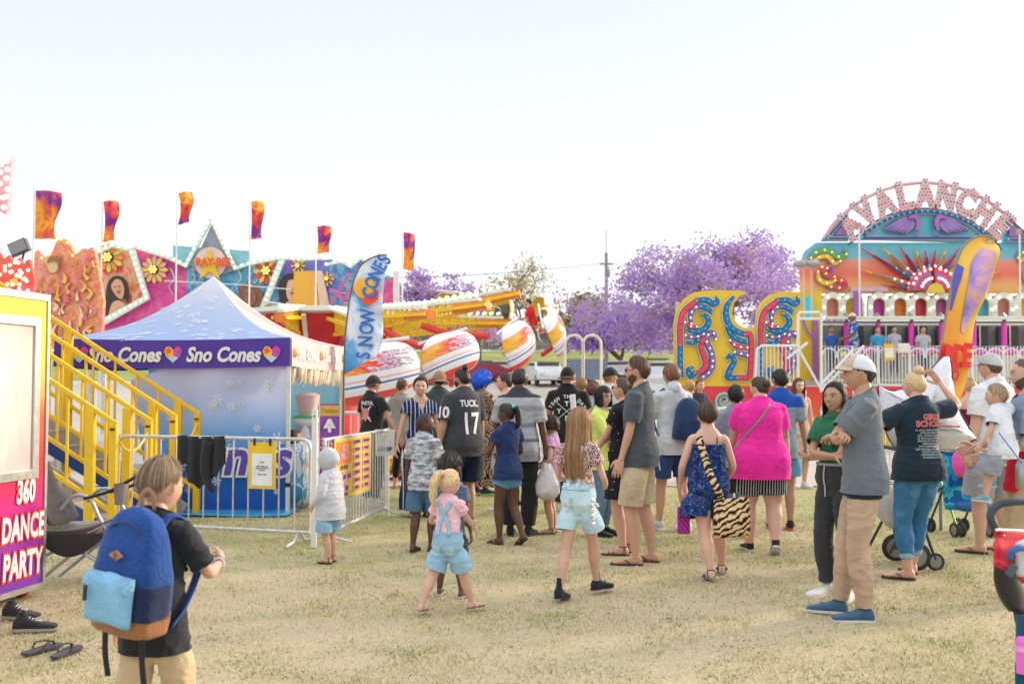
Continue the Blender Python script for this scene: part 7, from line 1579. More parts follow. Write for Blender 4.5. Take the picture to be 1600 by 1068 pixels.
for x,y in((4,258),(12,253),(16,247),(3,270),(14,266),(12,280),(2,288),(14,297),(7,310),(12,308),(8,325),(-6,262),(-5,300)):x,z=A4.q((x,y));m.ball((x,-.05,z),.042,8,6)
tag(m.build('bulb_cluster',bulb_w,A4.root,180),kind='stuff');p=P(-22,320,16)-A4.b;MB().tube([(p.x,.1,p.z),(p.x,.1,-A4.b.z)],.06,8).build('mast',galv,A4.root)
fb_=P(30,400,20);fl=empty('flood_light',(fb_.x,20,0),0,'black flood light tilted on top of a mast at the far left','flood light')
MB().tube([(0,0,0),(0,0,fb_.z-.1)],.05,8).build('mast',galv,fl);Mx=Matrix.Translation((0,0,fb_.z+.17))@Matrix.Rotation(R(-24),4,'Y');m=MB();m.box((0,0,0),(.36,.14,.26),0,Mx);m.build('lamp_housing',plain((.08,.09,.1),.4),fl,0,bevel=.01)
m=MB();m.box((0,-.075,0),(.32,.01,.21),0,Mx);m.build('lens',plain((.25,.27,.28),.2),fl,0);m=MB();m.bar((-.12,0,fb_.z-.12),(-.14,0,fb_.z+.15),.03);m.bar((.05,0,fb_.z-.12),(.1,0,fb_.z+.1),.03);m.build('bracket',blk,fl,0)
t=NT('sunset_flag');v=t.coord();n=t.noise(v,1.9,3,.5,1.5);s_=t.n('SeparateXYZ');t.l(v,s_.inputs[0]);k_=t.math('ADD',t.math('MULTIPLY',n,.75),t.math('MULTIPLY',t.math('FRACT',t.math('ADD',t.math('MULTIPLY',s_.outputs[2],.66),t.math('MULTIPLY',s_.outputs[0],.5))),.45))
t.col(t.ramp(k_,[(.3,(.25,.03,.26)),(.42,(.55,.03,.12)),(.5,(.80,.12,.03)),(.6,(.85,.45,.03)),(.68,(.80,.16,.04)),(.8,(.22,.03,.30))]));flagm=t.fin(.7)
def pole_flag(px,ptop,w,h,Y,lean,curl,label):
 b=P(px,ptop,Y);e=empty('flag',(b.x,Y,0),0,label,'flag','sunset coloured flags on white poles');s=Y/FPX
 MB().tube([(0,0,0),(0,0,b.z+.05)],[.03,.018],8).build('pole',white_p,e)
 def fn(u,v):
  z=b.z-.05-h*s*v-lean*s*u*.5;x=w*s*u*(1-.0*v)+curl*s*sin(pi*v)*.5;x+=(-w*s*u*.7*v if curl<0 else 0)
  return(x+.03,-.18*sin(u*4+v*5)*u,z)
 MB().sheet(fn,14,24).build('flag_cloth',flagm,e,180,solid=.006)
for a in((54,294,36,76,22,4,0,'largest sunset flag, leftmost of the row, flying square to the camera'),(160,312,20,64,26,-4,6,'second sunset flag from the left, curled like a sickle above the faces panel'),(277,299,19,50,27,-6,8,'small curled sunset flag left of the star gable, third from the left'),(391,312,18,60,28,-2,2,'narrow upright sunset flag right of the star gable'),(494,351,20,43,29,-3,3,'low sunset flag with rounded end above the ride hub'),(629,360,17,58,30,6,1,'rightmost sunset flag above the lilac jacaranda')):pole_flag(*a)
HC=Vector((-5.0,26.5,0))
hb_=empty('ride_hub',HC,0,'red central drum and yellow trussed arms with green bulbs of the spinning gondola ride','fairground ride')
redp=plain((.62,.02,.03),.4,var=.25,scale=2);ylw=plain((.82,.55,.02),.4);orr=plain((.84,.22,.03),.4)
MB().lathe([(1.9,0),(1.9,.4),(1.2,.45),(1.2,2.3),(1.75,2.9),(1.85,3.35),(1.2,3.5),(.5,3.6)],28).build('drum',redp,hb_)
for k in range(12):
 a=2*pi*k/12;d=Vector((cos(a),sin(a),0));MB().bar(d*1.25+Vector((0,0,2.2)),d*2.0+Vector((0,0,3.3)),.1).build('hub_strut',mintw if k%2 else plain((.70,.05,.10),.4),hb_,0)
MB().lathe([(1.86,3.35),(2.0,3.4),(2.0,3.5),(1.86,3.52)],28).build('rim_ring',mintw,hb_)
gonds=[(585,580,21.0,0),(703,556,22.3,0),(805,537,24.2,0),(856,517,25.8,0),(838,489,28.0,1),(775,484,29.8,1),(703,480,31.0,1),(560,500,31.5,1),(440,500,30.5,1),(420,560,22.5,0)]
t=NT('flame_paint');v=t.coord();s_=t.n('SeparateXYZ');t.l(v,s_.inputs[0]);X,Z=s_.outputs[0],s_.outputs[2]
jag=t.noise(t.coord((.55,1,6)),2.6,4,.65);zz=t.math('ADD',Z,t.math('MULTIPLY',X,-.18));g_=t.math('ADD',t.math('MULTIPLY',jag,1.15),t.math('MULTIPLY',X,.38))
fl_c=t.ramp(g_,[(.18,(.85,.45,.02)),(.36,(.85,.16,.02)),(.50,(.78,.02,.04)),(.60,(.80,.78,.78)),(.66,(.42,.06,.25)),(.74,(.80,.80,.80)),(.80,(.12,.08,.12)),(.86,(.82,.82,.82))],'CONSTANT')
band=t.ramp(zz,[(0,(0,0,0)),(.02,(1,1,1)),(.42,(0,0,0))],'CONSTANT');sc=t.n('SeparateColor');t.l(band,sc.inputs[0])
low=t.ramp(t.math('ADD',zz,.5),[(0,(.78,.05,.03)),(.07,(.80,.80,.80)),(.24,(.03,.12,.42)),(.285,(.80,.80,.80)),(.36,(.80,.12,.06)),(.38,(.80,.80,.80))],'CONSTANT')
t.col(t.mix(sc.outputs[0],low,fl_c));t.b.inputs['Coat Weight'].default_value=.5;flame=t.fin(.25)
def gondola_parts(root):
 def shell(rx,ry,rz,k=1.0):
  m=MB()
  def fn(u,v):
   a=pi*(.02+.96*u);el=lerp(-1.25,1.30,v);c_=cos(el);x=-rx*cos(a)*abs(c_)**.55;y=-ry*sin(a)*abs(c_)**.7;z=rz*sin(el)*(1.0+.10*cos(a))+.14*x;return(x*(1-.12*v),y,z)
  m.sheet(fn,28,22);return m
 o=shell(1.0,.62,.66).build('outer_shell',flame,root,180,solid=.03);i_=shell(.955,.57,.62).build('yellow_lining',plain((.80,.58,.02),.4),root,180)
 MB().tube([(x,.03,.64-.02*abs(x)+.14*x)for x in np.linspace(-.88,.75,12)],.04,8).build('canopy_edge',white_p,root)
 MB().box((0,-.12,-.2),(1.0,.36,.1)).build('seat',plain((.1,.1,.11),.6),root,0,bevel=.03);MB().box((0,-.30,.05),(.95,.07,.4)).build('seat_back',plain((.1,.1,.11),.6),root,0,bevel=.03)
 MB().tube(catmull([(-.6,.1,-.3),(-.6,.3,.0),(0,.36,.02),(.6,.3,.0),(.6,.1,-.3)],4),.03,8).build('lap_bar',steel,root);MB().tube([(0,.0,-.6),(0,.55,-.75)],.08,8).build('pivot_arm',redp,root)
tiltz=[(4,-2),(-12,-10),(-14,-14),(-22,-26),(10,0),(4,0),(2,0),(0,0),(0,0),(0,0)]
glab=['nearest flame striped gondola partly hidden by the snow cones flag','second flame striped gondola, tilted, above the woman in stripes','flame striped gondola seen end on above the man in grey polo','outermost flame striped gondola swung up at the right of the ride','raised gondola with yellow lining and a rider in red','middle of the three raised yellow lined gondolas at the back','leftmost raised yellow lined gondola at the back','gondola at the back hidden behind the snow cones flag','gondola at the back left of the ride hub','gondola at the front left low behind the stall']
proto=None
for i,(px,py,Y,far)in enumerate(gonds):
 b=P(px,py,Y);d=Vector((HC.x-b.x,HC.y-b.y,0)).normalized()
 g=empty('gondola',b,0,glab[i],'gondola','gondolas of the spinning ride')
 if proto is None:gondola_parts(g);proto=g
 else:
  for ch in list(proto.children):c_=ch.copy();C.objects.link(c_);c_.parent=g
 yaw=atan2(d.y,d.x)-pi/2;g.rotation_euler=(R(tiltz[i][0])if not far else R(8),R(tiltz[i][1]),yaw*((.35,.5,.95,1.1)[i]if i<4 else 1));g.scale=(.72,.7,.76)if i!=0 else(.98,.9,.92)
 h0=HC+Vector((0,0,3.25));e_=Vector((b.x,b.y,b.z))+d*.7+Vector((0,0,(.95 if i!=0 else .9)if not far else-.3));m=MB()
 a_=-d*1.6;e2=e_-h0;side_=Vector((-d.y,d.x,0))*.16;dirn=(e2-a_)
 for s in(-1,1):m.bar(a_+side_*s,e2+side_*s,.06,.085)
 am=m.build('truss_arm',ylw,hb_,0);am.location=(0,0,3.25)
 MB().bar(a_+Vector((0,0,.24)),a_+dirn*.93+Vector((0,0,.16)),.16,.07).build('top_beam',mintw,am,0);MB().bar(a_+dirn*.1+Vector((0,0,-.38)),a_+dirn*.95+Vector((0,0,-.05)),.08,.08).build('lower_beam',ylw,am,0)
 MB().bar(a_+dirn*.72+Vector((0,0,-.0)),e2,.22,.2).build('orange_end',orr,am,0)
 m=MB();n_=9
 for k in range(n_):q0=a_+dirn*(.1+.62*k/n_);q1=a_+dirn*(.1+.62*(k+.5)/n_);m.bar(q0+Vector((0,0,.2)),q1+Vector((0,0,-.3)),.035);m.bar(q1+Vector((0,0,-.3)),a_+dirn*(.1+.62*(k+1)/n_)+Vector((0,0,.2)),.035)
 m.build('lattice',ylw,am,0);m=MB();nb=int(dirn.length/.2)
 for k in range(nb):
  q0=a_+dirn*(.02+.93*k/nb)+Vector((0,0,.27))
  for s in(-.5,.5):m.ball(q0+side_*s,.045,6,4)
 tag(m.build('bulb_string',bulb_g,am,180),kind='stuff')
 if i<3:q0=a_+dirn*.45;MB().tube(catmull([q0+Vector((0,0,-.3)),q0+dirn*.2+Vector((0,0,-.55)),e2+Vector((0,0,-.75))],4),.09,10).build('red_cylinder',plain((.72,.05,.04),.35),am)
for(px,py,Y,w)in((620,700,20.5,.3),):pass
rp_=empty('ride_platform',HC+Vector((0,0,0)),0,'low grey circular platform under the spinning gondola ride','platform');MB().lathe([(0.01,.0),(8.0,.0),(8.0,.16),(7.7,.2),(.01,.2)],48,cap=False).build('deck',plain((.40,.38,.35),.6),rp_,30)
rider=person('rider in red tee lying back in the raised gondola',0,0,1.5,-70,loc=P(832,489,27.6)+Vector((0,0,-1.05)),skin=L_,hairc=(.08,.04,.02),top=dict(mat=cloth((.75,.02,.03)),hem=-.1,sleeve=.6),bottom=dict(mat=cloth((.3,.3,.32)),kind='shorts'),lod=2.4,side=-35,Rf=(.1,.25,.2),Lf=(.1,.25,.2),Rh=(.1,.2,.6),Lh=(.1,.2,.6))
A5=Art('avalanche_ride','big painted Avalanche ride front with arched red bulb letters, wings and sunburst','fairground ride',1437,455,30);rt=A5.root
gr=NT('sunset_board');v=gr.coord();s_=gr.n('SeparateXYZ');gr.l(v,s_.inputs[0]);m_=gr.n('MapRange');m_.inputs['From Min'].default_value=-.1;m_.inputs['From Max'].default_value=1.5;gr.l(gr.math('ADD',s_.outputs[2],gr.math('MULTIPLY',gr.noise(v,1.5,3),.12)),m_.inputs['Value'])
gr.col(gr.ramp(m_.outputs[0],[(0,(.82,.50,.10)),(.22,(.84,.42,.14)),(.42,(.82,.16,.10)),(.66,(.80,.30,.20)),(.72,(.20,.50,.62)),(1,(.12,.50,.66))]));sun_b=gr.fin(.35)
cy=plain((.12,.50,.62),.35);pinkl=plain((.72,.42,.46),.4);blue=plain((.01,.10,.30),.3);tealb=plain((.02,.45,.50),.3,emit=.25);prp=plain((.30,.16,.42),.4);crm=plain((.74,.74,.62),.45);magp=plain((.55,.05,.35),.4);redd=plain((.72,.04,.06),.35);ylo=plain((.80,.56,.03),.4)
A5.poly('sunset_board',[(1252,458),(1250,412),(1258,392),(1275,379),(1660,379),(1660,458)],sun_b,0,.12)
cxr,cyr=1442,473
def arc(r,a0,a1,n=24):return[(cxr+r*sin(R(lerp(a0,a1,i/n))),cyr-r*cos(R(lerp(a0,a1,i/n))))for i in range(n+1)]
A5.poly('lens_board',arc(144,-47,50),cy,.05,.1)
for pts,w in((arc(141,-44,47),5),([(1342,373),(1560,373)],4.5),(arc(186,-58,62),2)):A5.stroke('trim',pts,[w,w],[(pinkl,1.5,0),(blue if w>3 else pinkl,0,.03)],.14,k=1,bulbs=(tealb,.16,.035)if w>3 else None)
A5.poly('side_board',[(1282,377),(1300,352),(1325,328),(1325,377)],cy,.05,.1);A5.poly('side_inset',[(1302,368),(1319,346),(1319,368)],prp,.16,.03);A5.poly('side_board',[(1566,334),(1590,352),(1615,380),(1566,380)],cy,.05,.1);A5.poly('side_inset',[(1573,350),(1573,371),(1596,371)],prp,.16,.03)
for pts in([(1290,374),(1322,374)],[(1292,370),(1320,338)],[(1570,376),(1612,376)],[(1571,344),(1606,374)]):A5.stroke('trim',pts,[3.5,3.5],[(pinkl,1.5,0),(blue,0,.03)],.18,k=1,bulbs=(tealb,.16,.03))
for i,ch in enumerate('AVALANCHE'):
 a=-44.5+i*11.15;w=P(cxr+166*sin(R(a)),cyr-166*cos(R(a)),30)-A5.b;up_=Vector((sin(R(a)),0,cos(R(a))));xd=Vector((cos(R(a)),0,-sin(R(a))));M=upright(w+Vector((0,-.15,0)),xd,up_)
 tv,tf=text_mesh(ch,1.05,.075,0,.05,sx=.70 if ch not in 'LE' else .80);m=MB();m.add(tv,tf,0,M);lo=m.build('sign_letter',plain((.62,.60,.64),.4),rt,0,recalc=False)
 bv=BVHTree.FromPolygons(tv,tf);ms=MB();k=0
 for ix in range(-5,6):
  for iz in range(-5,6):
   x,z=ix*.10+(.05 if iz%2 else 0),iz*.095;h=bv.ray_cast(Vector((x,z,1)),Vector((0,0,-1)))
   if h[0]is not None:k+=1;ms.ball(M@Vector((x,z,.06)),.03,6,4,k%2)
 tag(ms.build('bulb_cluster',[bulb_r,plain((.45,.10,.14),.3)],lo,180),kind='stuff')
for x0,x1 in((1327,1600),):
 for r in(147,187):A5.stroke('sign_rail',arc(r,-52,56),[2.2,2.2],[(plain((.62,.45,.48),.4),.6,0),(blue,0,.02)],.03,k=1)
for s,cx in((-1,1424),(1,1462)):
 for k in range(7):
  L=48-5.5*k;A5.stroke('wing_feather',[(cx+s*2,343+k*1.2),(cx+s*(L*.45),346+k*2.2),(cx+s*L,362-k*.4+k*1.2)],[7,5,.8],[(plain((.14,.08,.28),.4),.8,0),(plain((.36,.16,.46)if k%2 else(.28,.22,.55),.4),0,.03)],.17+.012*k,k=5)
 A5.stroke('wing_shoulder',[(cx-s*2,362),(cx-s*5,350),(cx,341),(cx+s*10,343)],[5,7,7,3],[(plain((.14,.08,.28),.4),.8,0),(plain((.40,.14,.42),.4),0,.03)],.28);A5.stroke('claw',[(cx-s*3,362),(cx-s*6,368),(cx,371)],[4,3,1],[(plain((.20,.20,.55),.4),0,0)],.25)
scx,scy=1451,455
for i,(tx,ty,c1,c2,w)in enumerate(((1342,388,redd,blue,.15),(1373,386,ylo,prp,.13),(1403,386,redd,blue,.12),(1427,388,ylo,prp,.11),(1443,392,redd,blue,.10),(1339,421,ylo,prp,.13),(1376,446,redd,blue,.14),(1459,391,redd,prp,.10),(1476,387,ylo,prp,.11),(1498,386,redd,blue,.12),(1528,386,ylo,prp,.13),(1560,392,redd,blue,.15),(1562,424,ylo,prp,.13),(1528,446,redd,blue,.14))):
 a=atan2(ty-scy,tx-scx);r0=34
 for g,mt,f,e in((w,c1,.16,1.0),(w*.5,c2,.24,.82)):
  L=math.hypot(tx-scx,ty-scy)*(e);A5.poly('sun_ray',[(scx+r0*cos(a-g),scy+r0*sin(a-g)),(scx+L*cos(a),scy+L*sin(a)),(scx+r0*cos(a+g),scy+r0*sin(a+g))],mt,f,.08)
 A5.bulbs([(scx+38*cos(a),scy+38*sin(a)),(scx+L*.75*cos(a),scy+L*.75*sin(a))],tealb if c2 is blue else bulb_w,.2,.04,.27)
for s in(-1,1):
 for r,mt in((36,redd),(28,prp),(22,redd),(14,prp)):
  A5.poly('sun_disc',[(scx+s*3,scy)]+[(scx+s*(3+r*sin(R(t_))),scy-r*cos(R(t_)))for t_ in range(0,91,9)],mt,.28+.03*(36-r)/8,.06)
 for r in(32,18):A5.bulbs([(scx+s*(3+r*sin(R(t_))),scy-r*cos(R(t_)))for t_ in range(8,90,16)],plain((1,.6,.55),.3,emit=.6),.3,.05,.48)
A5.poly('sun_glow',[(1436,460),(1443,448),(1451,444),(1460,448),(1466,460)],ylo,.5,.05)
lyel=plain((.80,.48,.02),.4);lgr=plain((.10,.42,.10),.4);gy=plain((.32,.26,.32),.4)
for dx in(0,322):
 for pts,w,mt in(([(1265,404),(1275,394),(1292,392),(1308,402),(1320,398),(1317,390)],[3,7,8,7,5,1],lgr),([(1268,410),(1280,402),(1292,402),(1302,412),(1312,408)],[3,6,7,6,2],lyel),([(1276,425),(1279,438),(1292,443),(1304,438)],[3,7,7,3],lyel),([(1282,418),(1290,430),(1304,434),(1318,444),(1312,450),(1290,448)],[3,6,8,8,6,3],redd),([(1290,420),(1298,418),(1298,428)],[4,5,1],magp)):
  A5.stroke('leaf_scroll',[(x+dx,y)for x,y in pts],w,[(gy,1.5,0),(mt,0,.03)],.10,bulbs=(bulb_y,.22,.035))
for k,px in enumerate((1262,1297,1327,1369,1402,1434,1466,1498,1530,1562,1595,1627)):
 bk_=[cy,plain((.70,.25,.2),.4),ylo,magp,orr,redd,plain((.5,.1,.3),.4),magp][k%8]
 A5.poly('arcade_back',[(px-13,496),(px-13,462),(px+13,462),(px+13,496)],bk_,.02,.05)
 A5.stroke('arcade_arch',[(px-13,497),(px-13.5,478),(px-11,468),(px,462),(px+11,468),(px+13.5,478),(px+13,497)],[9,8,8,9,8,8,9],[(plain((.35,.36,.30),.5),1,0),(crm,0,.03)],.22,bulbs=(plain((1,.72,.62),.3,emit=.8),.30,.045))
 A5.poly('arcade_post',[(px-3+16,497),(px-3+16,474),(px+3+16,474),(px+3+16,497)],crm,.28,.05)
A5.poly('purple_column',[(1327,497),(1329,456),(1340,456),(1342,497)],plain((.42,.12,.42),.4),.34,.1);A5.poly('pink_frieze',[(1327,448),(1385,448),(1385,456),(1327,456)],pinkl,.12,.05)
for px,y0 in((1330,362),(1575,372)):A5.stroke('light_mast',[(px,y0),(px+1,500)],[2.6,2.6],[(white_p,0,0)],.7,k=1);A5.poly('lamp_head',[(px-4,y0-9),(px+4,y0-9),(px+3,y0),(px-3,y0)],plain((.55,.30,.30),.4),.66,.12)
bg_=P(1437,520,28.6);bm_=empty('ride_gondola',bg_,0,'long ride gondola with dark seats and pink restraint posts behind the railing','ride gondola');sx=28.6/FPX
flat2=lambda n_,x0,x1,y0,y1,mt,f=0.0,th=.1,bev=0:MB().box((((x0+x1)/2-1437)*sx,-f,(520-(y0+y1)/2)*sx),((x1-x0)*sx,th,(y1-y0)*sx)).build(n_,mt,bm_,0,bevel=bev)
flat2('top_beam',1283,1660,496,501,crm,.5,.3);flat2('back_wall',1283,1660,500,548,plain((.20,.20,.19),.6),-.3,.05);flat2('mid_rail',1283,1660,505,508,crm,.0,.06)
for k,px in enumerate((1314,1363,1414,1461,1510,1557,1606)):
 MB().tube([((px-1437)*sx,-.45,(520-548)*sx),((px-1437)*sx,-.45,(520-506)*sx)],.075,12).build('pink_post',plain((.82,.05,.50),.4),bm_);MB().tube(catmull([((px+2-1437)*sx,-.3,(520-506)*sx),((px+1-1437)*sx,-.5,(520-498)*sx),((px-5-1437)*sx,-.55,(520-492)*sx)],4),.05,8).build('bent_tube',plain((.35,.38,.36),.4,.5),bm_)
 for s in(12,30):flat2('seat_back',px+s-7,px+s+7,509,540,plain((.06,.065,.07),.6),-.15,.18,.03)
 flat2('divider',px+21-.8,px+21+.8,508,545,crm,.0,.05)
 for s in(6,26,42):m=MB();m.ball(((px+s-1437)*sx,-.6,(520-550)*sx),(.16,.12,.11),10,8);m.build('pink_pad',plain((.82,.08,.50),.4),bm_,180)
flat2('floor_pan',1283,1660,556,592,crm,-.1,.3)
dk=empty('ride_deck',P(1437,600,27),0,'raised ride deck with red skirt and white scroll ornaments below the railing','platform');z0=-P(1437,600,27).z;xl=P(1250,600,27).x-P(1437,600,27).x
MB().box(((xl+6)/2,2.6,.03),(6-xl,5.2,.12)).build('deck_floor',plain((.35,.34,.30),.6),dk,0)
sk_=NT('skirt_paint');v=sk_.coord();s_=sk_.n('SeparateXYZ');sk_.l(v,s_.inputs[0]);m_=sk_.n('MapRange');m_.inputs['From Min'].default_value=-1.6;m_.inputs['From Max'].default_value=0;sk_.l(s_.outputs[2],m_.inputs['Value']);sk_.col(sk_.ramp(m_.outputs[0],[(.0,(.82,.50,.03)),(.35,(.84,.40,.04)),(.5,(.80,.12,.04)),(1,(.72,.03,.04))]))
MB().box(((xl+6)/2,0,z0/2-.03),(6-xl,.08,-z0-.05)).build('skirt_panel',sk_.fin(.4),dk,0)
for x in np.arange(xl+.75,6,1.25):
 A_s=MB();pts=[(x+.30*k/22*cos(k*.55),-.07,z0*.45+.5*k/22*sin(k*.55)*.8)for k in range(3,23)];A_s.tube(pts,[.07]*20,6,flat=.5);A_s.build('scroll_ornament',plain((.70,.78,.72),.5),dk);MB().box((x-.62,-.05,z0/2-.05),(.04,.03,-z0-.2)).build('seam_strip',white_p,dk,0)
A6=Art('scroll_panel','yellow cut out ride wall with red and blue bulb studded scrolls','fairground panel',1150,530,27.4);o6=[(1054,603),(1053,505),(1058,482),(1070,466),(1086,456),(1120,453),(1160,454),(1168,458),(1156,462),(1147,474),(1144,490),(1150,503),(1161,511),(1174,513),(1181,509),(1183,488),(1190,472),(1204,460),(1222,455),(1251,456),(1251,603)]
yb=NT('yellow_board');n=yb.noise(yb.coord(),.9,4);yb.col(yb.ramp(n,[(.3,(.74,.46,.01)),(.7,(.84,.58,.03))]));A6.poly('yellow_board',o6,yb.fin(.35),0,.12);A6.poly('red_base',[(1054,603),(1251,603),(1251,612),(1300,612),(1300,640),(1251,690),(1060,690)],redd,.01,.12)
wr_,db_=plain((.78,.76,.66),.4),plain((.015,.05,.16),.35);cb,cr,cp_=plain((.0,.17,.42),.3),plain((.82,.05,.09),.3),plain((.26,.13,.38),.35)
def scr(pts,w,mt,bl,f=.06):A6.stroke('scroll',pts,w,[(wr_,2.6,0),(db_,1.3,.025),(mt,0,.05)],f,bulbs=(bl,.15,.026))
red2=plain((.70,.02,.03),.3,emit=.2)
def pattern(dx):
 S=lambda p:[(x+dx,y)for x,y in p]
 scr(S([(1063,590),(1062,565),(1062,540)]),[6,6,6],cb,tealb);scr(S([(1062,540),(1062,510),(1068,487),(1088,470)]),[6,6.5,7,6],cr,red2);scr(S([(1088,470),(1103,469),(1113,475),(1120,472),(1118,463)]),[6,7,7,5,1],cb,tealb)
 scr(S([(1079,506),(1078,492),(1085,481),(1094,479)]),[3,6,6,5],cp_,bulb_w,.07);scr(S([(1094,479),(1104,482),(1112,489)]),[6,6,4],cb,tealb,.08)
 scr(S([(1071,514),(1083,518),(1098,515),(1106,504),(1102,494),(1094,492)]),[2,6,7,7,5,1],cb,tealb,.08);scr(S([(1069,504),(1080,511),(1090,510)]),[2,5,3],cr,bulb_w,.09);scr(S([(1070,524),(1084,527),(1098,522)]),[2,5,4],cp_,bulb_w,.07);scr(S([(1070,534),(1082,536),(1090,531)]),[2,4,3],cb,tealb,.075)
 scr(S([(1098,528),(1094,542),(1099,556),(1102,570),(1094,580),(1086,582)]),[6,6,7,8,6,4],cr,red2,.09);scr(S([(1117,530),(1114,521),(1106,522),(1103,534),(1110,550),(1112,570),(1104,584),(1092,591)]),[2,6,7,7,7,7,7,5],cp_,bulb_w,.08);scr(S([(1084,583),(1078,588),(1074,578),(1082,573)]),[6,6,5,1],cb,tealb,.1)
pattern(0);pattern(126)
scr([(1146,463),(1135,478),(1134,496),(1142,512),(1158,521),(1164,522)],[1,6,7.5,7,6,5],cb,tealb);scr([(1162,522),(1171,523),(1173,540),(1172,570),(1170,590)],[6,6.5,6.5,6.5,6],cr,red2);scr([(1168,590),(1150,590)],[6,6],cr,red2,.07);scr([(1150,590),(1136,589),(1140,576),(1146,564),(1140,555),(1134,560)],[6,6.5,7,6,4,1],cb,tealb,.08);scr([(1134,510),(1142,524),(1156,532),(1166,534)],[3,6,6,5],cb,tealb,.07);scr([(1139,532),(1150,541),(1166,543)],[3,6,5],cr,bulb_w,.08);scr([(1146,550),(1166,555)],[5,6],cp_,bulb_w,.09)
for px in(1090,1132,1215):A6.stroke('spiral',[(px+15*(1-k/14)*cos(k*.75),625+15*(1-k/14)*sin(k*.75))for k in range(13)],[5,4,1],[(wr_,2,0),(plain((.02,.35,.32),.4),0,.03)],.06)
for px in(1062,1150,1245):p=P(px,540,27.4)-A6.b;zt_=P(0,470 if px!=1150 else 520,27.4).z;MB().box((p.x,.3,zt_/2-A6.b.z),(.1,.1,zt_)).build('support_post',galv,A6.root,0)
A7=Art('entrance_pillar','yellow ride entrance pillar with pink striped posts and twin lamps','pillar',1268,520,28.8)
A7.poly('pillar_board',[(1251,600),(1251,455),(1284,455),(1284,600)],ylo,0,.15);A7.poly('opening',[(1256,497),(1256,470),(1262,461),(1270,470),(1270,497)],tealb,.03,.05,smooth=2);A7.stroke('curved_trim',[(1254,500),(1262,520),(1276,530)],[3,3,3],[(plain((.75,.55,.7),.4),1,0),(prp,0,.02)],.05);A7.poly('purple_post',[(1269,600),(1269,500),(1277,500),(1277,600)],plain((.45,.16,.5),.4),.07,.1)
for px in(1252,1264):A7.stroke('striped_post',[(px,500),(px-1,418)],[3,3],[(plain((.82,.50,.42),.4),0,0)],.3,k=1)
for px in(1250,1271):m=MB();p=P(px,412,28.3)-A7.b;m.ball(p,(.2,.16,.11),12,8);m.build('lamp_head',plain((.35,.38,.40),.4),A7.root,180)
def rail_panel(a,b,z0,z1,label,n,arch=True,name='ride_railing'):
 a,b=Vector(a),Vector(b);root=empty(name,a.lerp(b,.5)+Vector((0,0,z0)),0,label,'railing','white railings along the ride decks');L=(b-a).length;u=(b-a)/L;h=z1-z0;p=lambda s,z:u*(s-L/2)+Vector((0,0,z));wm=white_p
 MB().tube([p(0,0),p(0,h),p(L,h),p(L,0),p(0,0)],.03,8).build('frame',wm,root);m=MB()
 for i in range(1,n):
  x=L*i/n;m.tube([p(x,0),p(x,h)],.013,5)
 m.build('infill',wm,root)
 if arch:
  for c_ in(.25,.75):MB().tube([p(L*c_+.22*h*cos(t_)*1.0,h*.70+.25*h*sin(t_))for t_ in np.linspace(0,pi,9)],.02,6).build('arch_hoop',wm,root)
zt,zb_=P(1400,541,27).z,P(1400,601,27).z
xs=[1283,1332,1372,1421,1470,1519,1568,1617,1666]
for i in range(len(xs)-1):rail_panel(P(xs[i]+1,560,27)*Vector((1,1,0))if False else Vector((P(xs[i]+1,560,26.95).x,26.95,0)),Vector((P(xs[i+1]-1,560,26.95).x,26.95,0)),zb_,zt,'white arch topped railing bay %s'%('at the stair head','in front of the blue shirted attendant','with the yellow notice','right of the white notice','left of the yellow feather flag','right of the yellow feather flag','above the grey cap','at the right edge of the photo')[i],9)
for px,w_,y0,y1,c_,f_,lb in((1389,16,537,563,(.80,.52,.05),(.80,.78,.70),'yellow and cream notice hanging on the deck railing'),(1412,18,536,551,(.78,.78,.76),(.78,.74,.6),'white notice hanging on the deck railing')):
 e=empty('railing_notice',P(px,(y0+y1)/2,26.8),0,lb,'notice');s=26.8/FPX;MB().box((0,0,0),(w_*s,.02,(y1-y0)*s)).build('board',plain(c_,.5),e,0);MB().box((0,-.02,-.02),(w_*s*.8,.015,(y1-y0)*s*.6)).build('paper',plain(f_,.5),e,0)
eg=empty('ride_entry_stairs',Vector((P(1265,600,25.8).x,25.8,0)),0,'white tubular stair frame and ramp rails at the left of the ride deck','stairs');q=lambda px,py,dy=0:P(px,py,25.8)-eg.location+Vector((0,dy,0))
for pts in([(1247,610),(1247,492),(1250,488),(1280,488),(1283,492),(1283,612)],[(1247,498),(1283,498)],[(1230,560),(1262,535)],[(1247,545),(1283,608)],[(1283,610),(1350,540)],[(1283,600),(1332,548)],[(1180,602),(1183,545),(1190,540),(1247,540)],[(1180,600),(1247,600)]):MB().tube([q(x,y)for x,y in pts],.035,8).build('tube_rail',white_p,eg)
m=MB()
for px in range(1186,1247,6):m.tube([q(px,541),q(px,600)],.013,5)
m.build('infill',white_p,eg)
AT=person('ride attendant in cap and blue yellow shirt standing on the deck behind the railing',0,0,1.72,-75,loc=Vector((P(1333,500,27.6).x,27.6,1.83)),skin=M_,hairc=(.25,.15,.1),hair='short',cap=dict(c1=(.68,.62,.52),c2=(.68,.62,.52)),top=dict(mat=noisy([(0,(.03,.10,.5)),(.5,(.03,.1,.5)),(.55,(.75,.55,.05)),(.62,(.1,.35,.7))],7,'att'),hem=-.15,sleeve=.9,fit=.02),bottom=dict(mat=noisy([(0,(.02,.2,.62)),(.55,(.7,.55,.1))],6,'at2'),kind='shorts',length=.8),lod=1.8,Rh=(.1,.15,.6),Lh=(.1,.15,.6))
